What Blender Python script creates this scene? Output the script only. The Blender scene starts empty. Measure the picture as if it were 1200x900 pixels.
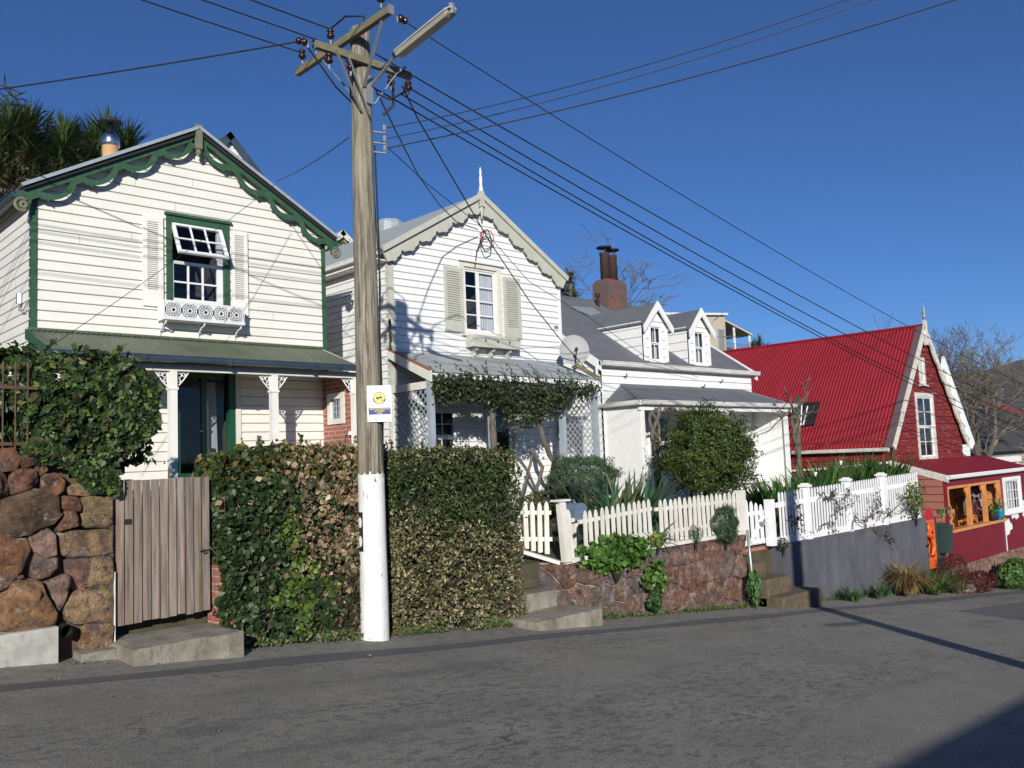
import bpy, math, random
import numpy as np
from mathutils import Vector, noise
random.seed(7); RNG = np.random.default_rng(7)
sc = bpy.context.scene
COL = sc.collection
rad = math.radians

# ---------------------------------------------------------------- camera (eye is the origin of heights; x runs down the street, y away from it)
F = 1023.6; PI_ = rad(4.877); RO = rad(-2.276); HD = rad(43.6)
_f = np.array([0, math.cos(PI_), math.sin(PI_)]); _u = np.array([0, -math.sin(PI_), math.cos(PI_)]); _r = np.array([1., 0, 0])
_r2 = _r*math.cos(RO)+_u*math.sin(RO); _u2 = -_r*math.sin(RO)+_u*math.cos(RO)
_M = np.array([[math.cos(HD), math.sin(HD), 0], [-math.sin(HD), math.cos(HD), 0], [0, 0, 1]])
CR, CU, CF = _M@_r2, _M@_u2, _M@_f
def at(x, y, Y):
    """survey helper: where the sight line through a photo point meets the vertical plane at distance Y"""
    d = CR*(x-600)/F-CU*(y-450)/F+CF
    return tuple(d*Y/d[1])
def atu(x, y, X):
    d = CR*(x-600)/F-CU*(y-450)/F+CF
    return tuple(d*X/d[0])

# ---------------------------------------------------------------- materials
def nmat(name):
    m = bpy.data.materials.new(name); m.use_nodes = True
    nt = m.node_tree; b = nt.nodes['Principled BSDF']
    return m, nt, b
def N(nt, t, **k):
    n = nt.nodes.new(t)
    for a, v in k.items():
        if a.startswith('i_'):
            key = a[2:]
            n.inputs[int(key) if key.isdigit() else key.replace('_', ' ')].default_value = v
        else: setattr(n, a, v)
    return n
def c4(c): return (c[0], c[1], c[2], 1)
def coords(nt, sx=1, sy=1, sz=1):
    tc = N(nt, 'ShaderNodeTexCoord'); mp = N(nt, 'ShaderNodeMapping')
    mp.inputs['Scale'].default_value = (sx, sy, sz)
    nt.links.new(tc.outputs['Object'], mp.inputs['Vector']); return mp.outputs['Vector']
def mixc(nt, fac, a, b, mode='MIX'):
    m = N(nt, 'ShaderNodeMix', data_type='RGBA', blend_type=mode)
    L = nt.links
    for s, v in ((0, fac), (6, a), (7, b)):
        if hasattr(v, 'is_linked') or hasattr(v, 'links'): L.new(v, m.inputs[s])
        else: m.inputs[s].default_value = v if s == 0 else c4(v)
    return m.outputs[2]
def ramp(nt, src, p0, p1, c0=(0, 0, 0), c1=(1, 1, 1)):
    r = N(nt, 'ShaderNodeValToRGB'); e = r.color_ramp.elements
    e[0].position = p0; e[1].position = p1; e[0].color = c4(c0); e[1].color = c4(c1)
    nt.links.new(src, r.inputs[0]); return r.outputs[0]
def noi(nt, vec, scale, detail=4, rough=.6):
    n = N(nt, 'ShaderNodeTexNoise'); n.inputs['Scale'].default_value = scale
    n.inputs['Detail'].default_value = detail; n.inputs['Roughness'].default_value = rough
    nt.links.new(vec, n.inputs['Vector']); return n.outputs[0]
def bump(nt, b, h, strength=.3, dist=.01):
    n = N(nt, 'ShaderNodeBump'); n.inputs['Strength'].default_value = strength; n.inputs['Distance'].default_value = dist
    nt.links.new(h, n.inputs['Height']); nt.links.new(n.outputs[0], b.inputs['Normal'])
def M(name, col, col2=None, scale=3, rough=.6, s=(1, 1, 1), lo=.35, hi=.7, fine=40, bmp=.25, bd=.004, metal=0, vcol=False, grime=0, gcol=(.12, .11, .09), spec=.5, glo=.54, ghi=.68):
    m, nt, b = nmat(name); L = nt.links
    v = coords(nt, *s)
    col2 = col2 or tuple(x*.8 for x in col)
    c = mixc(nt, ramp(nt, noi(nt, v, scale, 6), lo, hi), col, col2)
    if grime:
        g = ramp(nt, noi(nt, coords(nt, s[0]*1.3, s[1]*1.3, s[2]*.8), scale*2.7, 8, .75), glo, ghi)
        gm = N(nt, 'ShaderNodeMath', operation='MULTIPLY'); gm.inputs[1].default_value = grime; L.new(g, gm.inputs[0])
        c = mixc(nt, gm.outputs[0], c, gcol)
    if vcol:
        a = N(nt, 'ShaderNodeVertexColor', layer_name='Col'); c = mixc(nt, 1.0, c, a.outputs[0], 'MULTIPLY')
    L.new(c, b.inputs['Base Color'])
    b.inputs['Roughness'].default_value = rough; b.inputs['Metallic'].default_value = metal
    b.inputs['Specular IOR Level'].default_value = spec
    if bmp: bump(nt, b, noi(nt, v, fine, 4), bmp, bd)
    return m
def leafmat(name, rough=.45, trans=.25):
    m, nt, b = nmat(name); L = nt.links
    a = N(nt, 'ShaderNodeVertexColor', layer_name='Col')
    L.new(a.outputs[0], b.inputs['Base Color']); b.inputs['Roughness'].default_value = rough
    b.inputs['Specular IOR Level'].default_value = .35
    t = N(nt, 'ShaderNodeBsdfTranslucent'); L.new(a.outputs[0], t.inputs['Color'])
    ms = N(nt, 'ShaderNodeMixShader'); ms.inputs[0].default_value = trans
    L.new(b.outputs[0], ms.inputs[1]); L.new(t.outputs[0], ms.inputs[2])
    L.new(ms.outputs[0], nt.nodes['Material Output'].inputs['Surface'])
    return m
def glassmat(name, tint=(.75, .78, .82)):
    m, nt, b = nmat(name); L = nt.links
    nt.nodes.remove(b)
    lw = N(nt, 'ShaderNodeLayerWeight'); pw = N(nt, 'ShaderNodeMath', operation='POWER'); pw.inputs[1].default_value = 3.5; L.new(lw.outputs['Facing'], pw.inputs[0])
    fr = N(nt, 'ShaderNodeMath', operation='MULTIPLY_ADD'); fr.inputs[1].default_value = .8; fr.inputs[2].default_value = .06; L.new(pw.outputs[0], fr.inputs[0]); g = N(nt, 'ShaderNodeBsdfGlossy'); g.inputs['Roughness'].default_value = .03
    t = N(nt, 'ShaderNodeBsdfTransparent'); t.inputs['Color'].default_value = c4(tint)
    bm = N(nt, 'ShaderNodeBump', i_Strength=.04); L.new(noi(nt, coords(nt), 1.5, 1), bm.inputs['Height'])
    L.new(bm.outputs[0], g.inputs['Normal'])
    ms = N(nt, 'ShaderNodeMixShader'); L.new(fr.outputs[0], ms.inputs[0]); L.new(t.outputs[0], ms.inputs[1]); L.new(g.outputs[0], ms.inputs[2])
    L.new(ms.outputs[0], nt.nodes['Material Output'].inputs['Surface'])
    return m
def brickmat(name, c1, c2, mortar, bw=.23, bh=.08, soot=0):
    m, nt, b = nmat(name); L = nt.links
    tc = N(nt, 'ShaderNodeTexCoord'); sx = N(nt, 'ShaderNodeSeparateXYZ'); L.new(tc.outputs['Object'], sx.inputs[0])
    ad = N(nt, 'ShaderNodeMath', operation='ADD'); L.new(sx.outputs[0], ad.inputs[0]); L.new(sx.outputs[1], ad.inputs[1])
    cb = N(nt, 'ShaderNodeCombineXYZ'); L.new(ad.outputs[0], cb.inputs[0]); L.new(sx.outputs[2], cb.inputs[1])
    br = N(nt, 'ShaderNodeTexBrick'); L.new(cb.outputs[0], br.inputs['Vector'])
    br.inputs['Color1'].default_value = c4(c1); br.inputs['Color2'].default_value = c4(c2); br.inputs['Mortar'].default_value = c4(mortar)
    br.inputs['Scale'].default_value = 1; br.inputs['Brick Width'].default_value = bw; br.inputs['Row Height'].default_value = bh
    br.inputs['Mortar Size'].default_value = .007; br.inputs['Mortar Smooth'].default_value = .3; br.inputs['Bias'].default_value = -.2
    v = coords(nt)
    c = mixc(nt, ramp(nt, noi(nt, v, 9, 6), .45, .8), br.outputs[0], (.35*c1[0]+.1, .35*c1[1]+.1, .35*c1[2]+.1))
    if soot: c = mixc(nt, ramp(nt, noi(nt, v, 2.2, 6), .4, .62), c, (.09, .075, .07))
    L.new(c, b.inputs['Base Color']); b.inputs['Roughness'].default_value = .9
    bump(nt, b, br.outputs['Fac'], -.6, .01)
    return m
def peelmat(name, paint, paint2, wood, amount=.55, rough=.6):
    """old red boards whose paint flakes off in long horizontal scabs"""
    m, nt, b = nmat(name); L = nt.links
    v = coords(nt, .9, .9, 9)
    c = mixc(nt, ramp(nt, noi(nt, coords(nt), 2.5, 4), .3, .7), paint, paint2)
    msk = ramp(nt, noi(nt, v, 2.6, 8, .72), amount, amount+.06)
    w = mixc(nt, noi(nt, coords(nt, 1, 1, 20), 14, 5), wood, tuple(x*.55 for x in wood))
    c = mixc(nt, msk, c, w)
    L.new(c, b.inputs['Base Color']); b.inputs['Roughness'].default_value = rough
    bump(nt, b, msk, -.5, .003)
    return m
MT = {}
def stonemat():
    m, nt, b = nmat('rough_volcanic_stone'); L = nt.links; v = coords(nt)
    a = N(nt, 'ShaderNodeVertexColor', layer_name='Col')
    n1 = ramp(nt, noi(nt, v, 6, 9, .75), .38, .62, (.38, .36, .34), (1.45, 1.38, 1.3)); c = mixc(nt, 1, a.outputs[0], n1, 'MULTIPLY')
    c = mixc(nt, ramp(nt, noi(nt, coords(nt, 1, 1, 1.3), 2.6, 9, .75), .55, .63), c, (.19, .08, .035))
    c = mixc(nt, ramp(nt, noi(nt, coords(nt, 1.2, 1, .9), 3.7, 9, .78), .53, .60), c, (.13, .105, .10))
    c = mixc(nt, ramp(nt, noi(nt, coords(nt, .8, 1, 1.1), 7.5, 9, .8), .56, .61), c, (.42, .37, .30))
    c = mixc(nt, ramp(nt, noi(nt, coords(nt, 1.1, 1, .7), 4.9, 9, .8), .57, .64), c, (.075, .07, .03))
    c = mixc(nt, ramp(nt, noi(nt, v, 16, 6, .75), .36, .45), (.04, .03, .02), c)
    L.new(c, b.inputs['Base Color']); b.inputs['Roughness'].default_value = .95
    h = N(nt, 'ShaderNodeMath', operation='ADD'); L.new(noi(nt, v, 9, 9, .78), h.inputs[0]); L.new(noi(nt, v, 38, 6, .75), h.inputs[1])
    bump(nt, b, h.outputs[0], 1, .05); return m
def mats():
    T = MT
    T['cream'] = M('cream_board_paint', (.80, .785, .72), (.74, .72, .65), scale=1.3, rough=.5, s=(1, 1, 3), fine=25, bmp=.15, vcol=True, grime=.2, gcol=(.55, .53, .46))
    T['white'] = M('white_board_paint', (.83, .83, .82), (.76, .76, .74), scale=1.5, rough=.5, s=(1, 1, 3), fine=25, bmp=.15, vcol=True, grime=.22, gcol=(.55, .54, .50))
    T['trimcream'] = M('cream_trim', (.70, .68, .60), (.60, .58, .50), scale=5, rough=.5, grime=.15, gcol=(.35, .32, .25))
    T['trimwhite'] = M('white_trim', (.80, .80, .78), (.72, .72, .70), scale=5, rough=.45, grime=.1, gcol=(.4, .4, .36))
    T['trimgrey'] = M('stone_grey_trim', (.50, .50, .43), (.43, .43, .36), scale=5, rough=.55, grime=.25, gcol=(.3, .3, .25))
    T['bluegrey'] = M('blue_grey_trim', (.33, .38, .42), (.26, .30, .34), scale=5, rough=.55, grime=.3, gcol=(.5, .5, .48))
    T['green'] = M('bottle_green_paint', (.035, .10, .05), (.028, .075, .04), scale=6, rough=.45, grime=.4, gcol=(.16, .2, .13))
    T['lichen'] = M('lichened_timber', (.20, .20, .14), (.10, .12, .07), scale=18, rough=.9)
    T['doorgreen'] = M('door_green_gloss', (.01, .075, .035), (.01, .055, .028), rough=.25)
    T['greenroof'] = M('green_roof_iron', (.10, .12, .075), (.075, .09, .06), scale=1.5, rough=.55, s=(3, .6, 1), grime=.5, gcol=(.22, .23, .18))
    T['redroof'] = M('red_roof_iron', (.26, .009, .018), (.20, .008, .014), scale=.9, rough=.5, s=(1, 2, 1), grime=.25, gcol=(.13, .02, .022), bmp=.1)
    T['greyroof'] = M('grey_roof_iron', (.125, .13, .145), (.095, .10, .115), scale=1.3, rough=.55, grime=.4, gcol=(.19, .19, .2), bmp=.1)
    T['blueroof'] = M('pale_zinc_roof', (.27, .30, .31), (.20, .225, .235), scale=2, rough=.5, s=(4, .7, 1), grime=.5, gcol=(.42, .36, .28), bmp=.1)
    T['gutterblue'] = M('dark_blue_gutter', (.05, .075, .10), (.035, .05, .07), scale=4, rough=.35, bmp=0)
    T['gutterwhite'] = M('white_gutter', (.72, .72, .69), (.5, .49, .45), scale=2.5, rough=.45, s=(.7, .7, 3), grime=.4, gcol=(.25, .24, .2), bmp=0)
    T['black'] = M('soot_black', (.015, .014, .014), rough=.7, bmp=0)
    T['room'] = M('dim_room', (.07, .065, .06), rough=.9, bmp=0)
    T['glass'] = glassmat('window_glass')
    T['curtain'] = M('white_curtain', (.75, .75, .73), (.55, .55, .54), scale=14, rough=.9, s=(3, 3, .1), bmp=.4, bd=.02)
    T['steel'] = M('bright_flue_steel', (.75, .75, .76), (.6, .6, .62), rough=.22, metal=1, bmp=0)
    T['ochre'] = M('ochre_flue_base', (.55, .33, .15), rough=.5, bmp=0)
    T['rust'] = M('rusty_flue', (.06, .026, .024), (.03, .018, .018), scale=8, rough=.8)
    T['brick'] = brickmat('red_brick', (.35, .10, .06), (.22, .07, .05), (.42, .38, .33))
    T['chimbrick'] = brickmat('chimney_brick', (.20, .055, .04), (.12, .04, .032), (.14, .11, .09), soot=1)
    T['redpeel'] = peelmat('peeling_red_boards', (.165, .012, .010), (.20, .016, .014), (.28, .22, .19), .56)
    T['redpeelside'] = peelmat('worn_red_boards', (.20, .008, .007), (.15, .008, .007), (.26, .21, .17), .55)
    T['maroon'] = M('maroon_paint', (.18, .012, .020), (.15, .010, .017), scale=1.5, rough=.5, bmp=.1)
    T['salmon'] = M('salmon_boards', (.36, .13, .10), (.30, .11, .08), scale=3, rough=.6, s=(1, 1, 4))
    T['orange'] = M('orange_paint', (.62, .27, .09), (.52, .21, .07), scale=4, rough=.5)
    T['gateorange'] = M('gate_orange', (.75, .13, .02), (.62, .09, .015), scale=6, rough=.45)
    T['oldwhite'] = M('weathered_white_trim', (.66, .63, .56), (.42, .38, .32), scale=9, lo=.4, hi=.75, rough=.65, grime=.5, gcol=(.25, .2, .16))
    T['fencecream'] = M('weathered_cream_pickets', (.72, .70, .64), (.60, .57, .49), scale=4, rough=.7, s=(1, 1, .5), grime=.45, gcol=(.25, .22, .14))
    T['fencewhite'] = M('fresh_white_pickets', (.82, .82, .82), (.76, .76, .76), scale=4, rough=.45, bmp=.05)
    T['gatewood'] = M('weathered_gate_boards', (.36, .30, .255), (.15, .12, .10), scale=2.2, rough=.85, s=(12, 12, .6), lo=.36, hi=.64, glo=.5, ghi=.62, fine=30, bmp=.7, vcol=True, grime=.55, gcol=(.24, .09, .065))
    T['polewood'] = M('weathered_pole', (.25, .215, .155), (.095, .078, .055), scale=1.6, rough=.9, s=(10, 10, .5), lo=.4, hi=.6, glo=.5, ghi=.58, fine=22, bmp=.6, bd=.01, grime=.9, gcol=(.36, .34, .27))
    T['armwood'] = M('crossarm_timber', (.20, .18, .11), (.13, .115, .07), scale=5, rough=.85, s=(4, .8, 4))
    T['polepaint'] = M('pole_white_paint', (.80, .80, .78), (.66, .66, .63), scale=3, s=(2, 2, .6), rough=.4, bmp=.3, grime=.6, gcol=(.35, .33, .28))
    T['galv'] = M('galvanised_steel', (.42, .43, .43), (.33, .34, .34), rough=.4, metal=.6, bmp=0)
    T['lampshell'] = M('lamp_casing', (.45, .46, .46), (.36, .36, .35), rough=.5, bmp=0)
    T['lamplens'] = M('lamp_lens', (.42, .39, .30), (.36, .33, .24), scale=2, rough=.35, bmp=0)
    T['ceramic'] = M('brown_porcelain', (.03, .012, .009), rough=.2, bmp=0)
    T['cable'] = M('black_cable', (.012, .012, .013), rough=.6, bmp=0)
    T['redcable'] = M('red_cable', (.45, .05, .05), rough=.6, bmp=0)
    T['conc'] = M('old_concrete', (.30, .275, .23), (.15, .135, .10), scale=3.5, rough=.95, grime=.75, gcol=(.09, .09, .045), fine=45, bmp=.9, bd=.012)
    T['plaster'] = M('pale_plaster', (.45, .44, .40), (.30, .29, .26), scale=6, rough=.95, grime=.6, gcol=(.14, .12, .09), bmp=.4)
    T['greywall'] = M('grey_painted_render', (.065, .067, .082), (.115, .115, .13), scale=1.5, rough=.85, s=(1.3, 1.3, .6), grime=.45, gcol=(.19, .185, .20), fine=14, bmp=.2)
    T['greyblock'] = M('dull_concrete_block', (.22, .20, .17), (.16, .145, .12), scale=5, rough=.95)
    T['stone'] = stonemat() if True else M('rust_red_stone', (1.15, 1.12, 1.08), (.38, .36, .34), scale=5, rough=.95, lo=.33, hi=.68, fine=20, bmp=1, bd=.05, vcol=True, grime=.85, gcol=(.30, .28, .2))
    T['mortar'] = M('lime_mortar', (.36, .31, .26), (.16, .10, .08), scale=7, rough=.95, fine=60, bmp=.5)
    T['darkjoint'] = M('dark_earth_joint', (.12, .08, .055), (.06, .045, .03), scale=10, rough=1)
    T['soil'] = M('garden_soil', (.09, .07, .045), (.05, .05, .025), scale=3, rough=1, fine=50, bmp=.8, bd=.02)
    T['leaf'] = leafmat('leaf_blades'); T['dryleaf'] = leafmat('dry_leaf', .7, .2)
    T['bark'] = M('grey_bark', (.14, .12, .095), (.08, .07, .055), scale=14, rough=.95, s=(1, 1, .4), bmp=.6)
    T['lichbark'] = M('lichened_bark', (.12, .105, .085), (.27, .21, .08), scale=2.2, lo=.56, hi=.66, rough=.95)
    T['twig'] = M('dark_twigs_and_core', (.022, .018, .010), (.012, .011, .006), rough=1, bmp=0)
    T['teal'] = M('teal_glaze', (.01, .22, .28), rough=.2, bmp=0)
    T['cobalt'] = M('cobalt_glaze', (.02, .02, .25), rough=.2, bmp=0)
    T['terra'] = M('terracotta', (.35, .12, .06), rough=.8)
    T['boxgreen'] = M('dark_green_box', (.03, .06, .055), (.025, .045, .045), rough=.45, bmp=0)
    T['mailblue'] = M('slate_blue_metal', (.13, .18, .27), (.10, .14, .2), rough=.4, bmp=0)
    T['darktable'] = M('dark_metal_table', (.045, .045, .05), rough=.5, bmp=0)
    T['dish'] = M('dish_grey', (.33, .33, .33), (.28, .28, .28), scale=3, rough=.6, bmp=0)
    T['signwhite'] = M('sign_white', (.80, .80, .82), (.78, .78, .8), rough=.35, bmp=0)
    T['signyellow'] = M('sign_yellow', (.80, .72, .10), rough=.4, bmp=0)
    T['signblue'] = M('sign_navy', (.03, .035, .22), rough=.4, bmp=0)
    T['signgrey'] = M('sign_grey', (.30, .32, .38), rough=.5, bmp=0)
    T['ironrust'] = M('rusty_iron_rail', (.08, .045, .03), (.12, .06, .035), rough=.85)
    T['wicker'] = M('brown_wicker', (.12, .07, .035), (.07, .04, .02), scale=40, rough=.9)
    T['beige'] = M('beige_render', (.58, .52, .38), (.52, .46, .33), scale=2, rough=.8)
    T['farstone'] = M('pale_stone_wall', (.42, .38, .26), (.30, .27, .18), scale=1.2, rough=.9, bmp=0)
    T['darkroof'] = M('dark_far_roof', (.05, .05, .055), (.035, .035, .04), scale=1, rough=.8, bmp=0)
    T['lace'] = M('white_cast_iron', (.78, .78, .78), rough=.4, bmp=0)
    T['tank'] = M('zinc_tank', (.33, .37, .39), (.22, .25, .27), scale=3, rough=.5, s=(1, 1, 2), grime=.4, gcol=(.42, .43, .42))
mats()

# ---------------------------------------------------------------- mesh building
class MB:
    def __init__(s): s.v = []; s.f = []; s.m = []; s.c = []
    def add(s, vs, fs, m=0, c=(1, 1, 1)):
        o = len(s.v); s.v += [tuple(map(float, p)) for p in vs]
        for f in fs: s.f.append([i+o for i in f]); s.m.append(m); s.c.append(c)
    def quad(s, a, b, c_, d, m=0, c=(1, 1, 1)): s.add([a, b, c_, d], [(0, 1, 2, 3)], m, c)
    def box(s, x0, x1, y0, y1, z0, z1, m=0, c=(1, 1, 1)):
        v = [(x, y, z) for z in (z0, z1) for y in (y0, y1) for x in (x0, x1)]
        s.add(v, [(0, 2, 3, 1), (4, 5, 7, 6), (0, 1, 5, 4), (2, 6, 7, 3), (0, 4, 6, 2), (1, 3, 7, 5)], m, c)
    def hexa(s, v, m=0, c=(1, 1, 1)):
        s.add(v, [(0, 3, 2, 1), (4, 5, 6, 7), (0, 1, 5, 4), (1, 2, 6, 5), (2, 3, 7, 6), (3, 0, 4, 7)], m, c)
    def beam(s, a, b, w, h, up=(0, 0, 1), m=0, c=(1, 1, 1)):
        a = Vector(a); b = Vector(b); d = (b-a).normalized(); up = Vector(up)
        sd = d.cross(up).normalized(); u2 = sd.cross(d).normalized()
        q = lambda p: [p-sd*w/2-u2*h/2, p+sd*w/2-u2*h/2, p+sd*w/2+u2*h/2, p-sd*w/2+u2*h/2]
        s.hexa(q(a)+q(b), m, c)
    def tube(s, pts, r, n=8, m=0, c=(1, 1, 1), cap=True):
        P = [Vector(p) for p in pts]; k = len(P)
        R = [r]*k if not hasattr(r, '__len__') else list(r)
        o = len(s.v); prev = None
        for i, p in enumerate(P):
            d = (P[min(i+1, k-1)]-P[max(i-1, 0)])
            if d.length < 1e-9: d = Vector((0, 0, 1))
            d.normalize()
            if prev is None:
                prev = Vector((1, 0, 0)) if abs(d.x) < .8 else Vector((0, 1, 0))
            a = (prev-d*prev.dot(d)).normalized(); prev = a; b = d.cross(a)
            for j in range(n):
                t = 2*math.pi*j/n; q = p+(a*math.cos(t)+b*math.sin(t))*R[i]; s.v.append((q.x, q.y, q.z))
        for i in range(k-1):
            for j in range(n):
                s.f.append([o+i*n+j, o+i*n+(j+1) % n, o+(i+1)*n+(j+1) % n, o+(i+1)*n+j]); s.m.append(m); s.c.append(c)
        if cap:
            s.f.append([o+j for j in range(n)][::-1]); s.m.append(m); s.c.append(c)
            s.f.append([o+(k-1)*n+j for j in range(n)]); s.m.append(m); s.c.append(c)
    def prism(s, poly, P, d0, d1, m=0, c=(1, 1, 1)):
        """poly of (s,z); P(s,z,d) -> point; extruded between depths"""
        n = len(poly); v = [P(a, b, d0) for a, b in poly]+[P(a, b, d1) for a, b in poly]
        fs = [tuple(range(n)), tuple(range(2*n-1, n-1, -1))]+[(i, i+n, (i+1) % n+n, (i+1) % n) for i in range(n)]
        s.add(v, fs, m, c)
    def build(s, name, ms, parent=None, label=None, smooth=False):
        me = bpy.data.meshes.new(name)
        off = (0, 0, 0)
        p = parent
        while p is not None:
            off = tuple(off[i]+p.location[i] for i in range(3)); p = p.parent
        me.from_pydata([(a-off[0], b-off[1], z-off[2]) for a, b, z in s.v], [], s.f)
        ms = ms if isinstance(ms, (list, tuple)) else [ms]
        for m in ms: me.materials.append(MT[m] if isinstance(m, str) else m)
        if len(ms) > 1: me.polygons.foreach_set('material_index', s.m)
        ca = me.color_attributes.new('Col', 'FLOAT_COLOR', 'CORNER')
        lt = [len(f) for f in s.f]
        cc = np.repeat(np.array([(a, b, d, 1) for a, b, d in s.c], dtype=np.float32).reshape(-1, 4), lt, axis=0)
        ca.data.foreach_set('color', cc.ravel())
        if smooth: me.polygons.foreach_set('use_smooth', [True]*len(s.f))
        me.update()
        o = bpy.data.objects.new(name, me); COL.objects.link(o)
        if parent: o.parent = parent
        if label: o['label'] = label
        return o
def tag(o, label, cat, group=None, kind=None):
    if label: o['label'] = label
    if cat: o['category'] = cat
    if group: o['group'] = group
    if kind: o['kind'] = kind
    return o
def thing(name, label, cat, loc, group=None):
    o = bpy.data.objects.new(name, None); o.empty_display_size = .3
    COL.objects.link(o); o.location = loc
    return tag(o, label, cat, group)
def struct(o): o['kind'] = 'structure'; return o
def leafobj(name, P, Nn, size, cols, mat='leaf', parent=None, asp=.6, updir=None, fold=.25, shape='leaf'):
    """many small folded leaves: P points, Nn facing normals, size per leaf, cols per leaf"""
    n = len(P); P = np.asarray(P, float); Nn = np.asarray(Nn, float)
    Nn /= np.linalg.norm(Nn, axis=1, keepdims=True)+1e-9
    U = RNG.normal(size=(n, 3)) if updir is None else np.asarray(updir, float)+RNG.normal(size=(n, 3))*.35
    U -= Nn*(U*Nn).sum(1, keepdims=True); U /= np.linalg.norm(U, axis=1, keepdims=True)+1e-9
    S = np.cross(Nn, U); size = np.asarray(size).reshape(-1, 1)*np.ones((n, 1))
    a = P-U*size*.5; b = P+U*size*.5
    l = P-U*size*.08+S*size*asp*.5+Nn*size*fold*.4; r = P-U*size*.08-S*size*asp*.5+Nn*size*fold*.4
    V = np.stack([a, l, b, r], 1).reshape(-1, 3)
    off = np.zeros(3); p = parent
    while p is not None: off += np.array(p.location); p = p.parent
    V = V-off
    idx = np.arange(n)*4
    Fc = np.stack([idx, idx+1, idx+2, idx, idx+2, idx+3], 1).reshape(-1)
    me = bpy.data.meshes.new(name); me.vertices.add(n*4); me.vertices.foreach_set('co', V.ravel())
    me.loops.add(n*6); me.loops.foreach_set('vertex_index', Fc.astype(np.int32))
    me.polygons.add(n*2); me.polygons.foreach_set('loop_start', np.arange(n*2, dtype=np.int32)*3)
    me.materials.append(MT[mat]); me.update(calc_edges=True)
    ca = me.color_attributes.new('Col', 'FLOAT_COLOR', 'CORNER')
    C = np.concatenate([np.asarray(cols, float), np.ones((n, 1))], 1)
    ca.data.foreach_set('color', np.repeat(C, 6, axis=0).astype(np.float32).ravel())
    o = bpy.data.objects.new(name, me); COL.objects.link(o)
    if parent: o.parent = parent
    return o
def nz(x, y, z, s=1.0): return noise.noise(Vector((x*s, y*s, z*s)))
def pick(cols, n, jit=.25):
    c = np.array(cols)[RNG.integers(0, len(cols), n)]
    return np.clip(c*(1+RNG.uniform(-jit, jit, (n, 1))), 0, 1)
def strap(mb, base, az, el, L, w, droop, seg=4, c=(.1, .2, .05), m=0):
    """a long narrow leaf arching from its base"""
    p = Vector(base); e = el; h = Vector((math.cos(az), math.sin(az), 0)); sd = Vector((-math.sin(az), math.cos(az), 0))
    pts = []
    for i in range(seg+1):
        t = i/seg; ww = w*(1-t**2.2)*.5+.0015
        n_ = (sd*1).normalized()
        pts.append((p-n_*ww, p+n_*ww))
        d = h*math.cos(e)+Vector((0, 0, 1))*math.sin(e); p = p+d*(L/seg); e -= droop/seg
    vs = [q for ab in pts for q in ab]
    mb.add(vs, [(2*i, 2*i+1, 2*i+3, 2*i+2) for i in range(seg)], m, c)
def jc(c, j=.25):
    k = 1+random.uniform(-j, j); return (c[0]*k, c[1]*k*random.uniform(.93, 1.07), c[2]*k)

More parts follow.
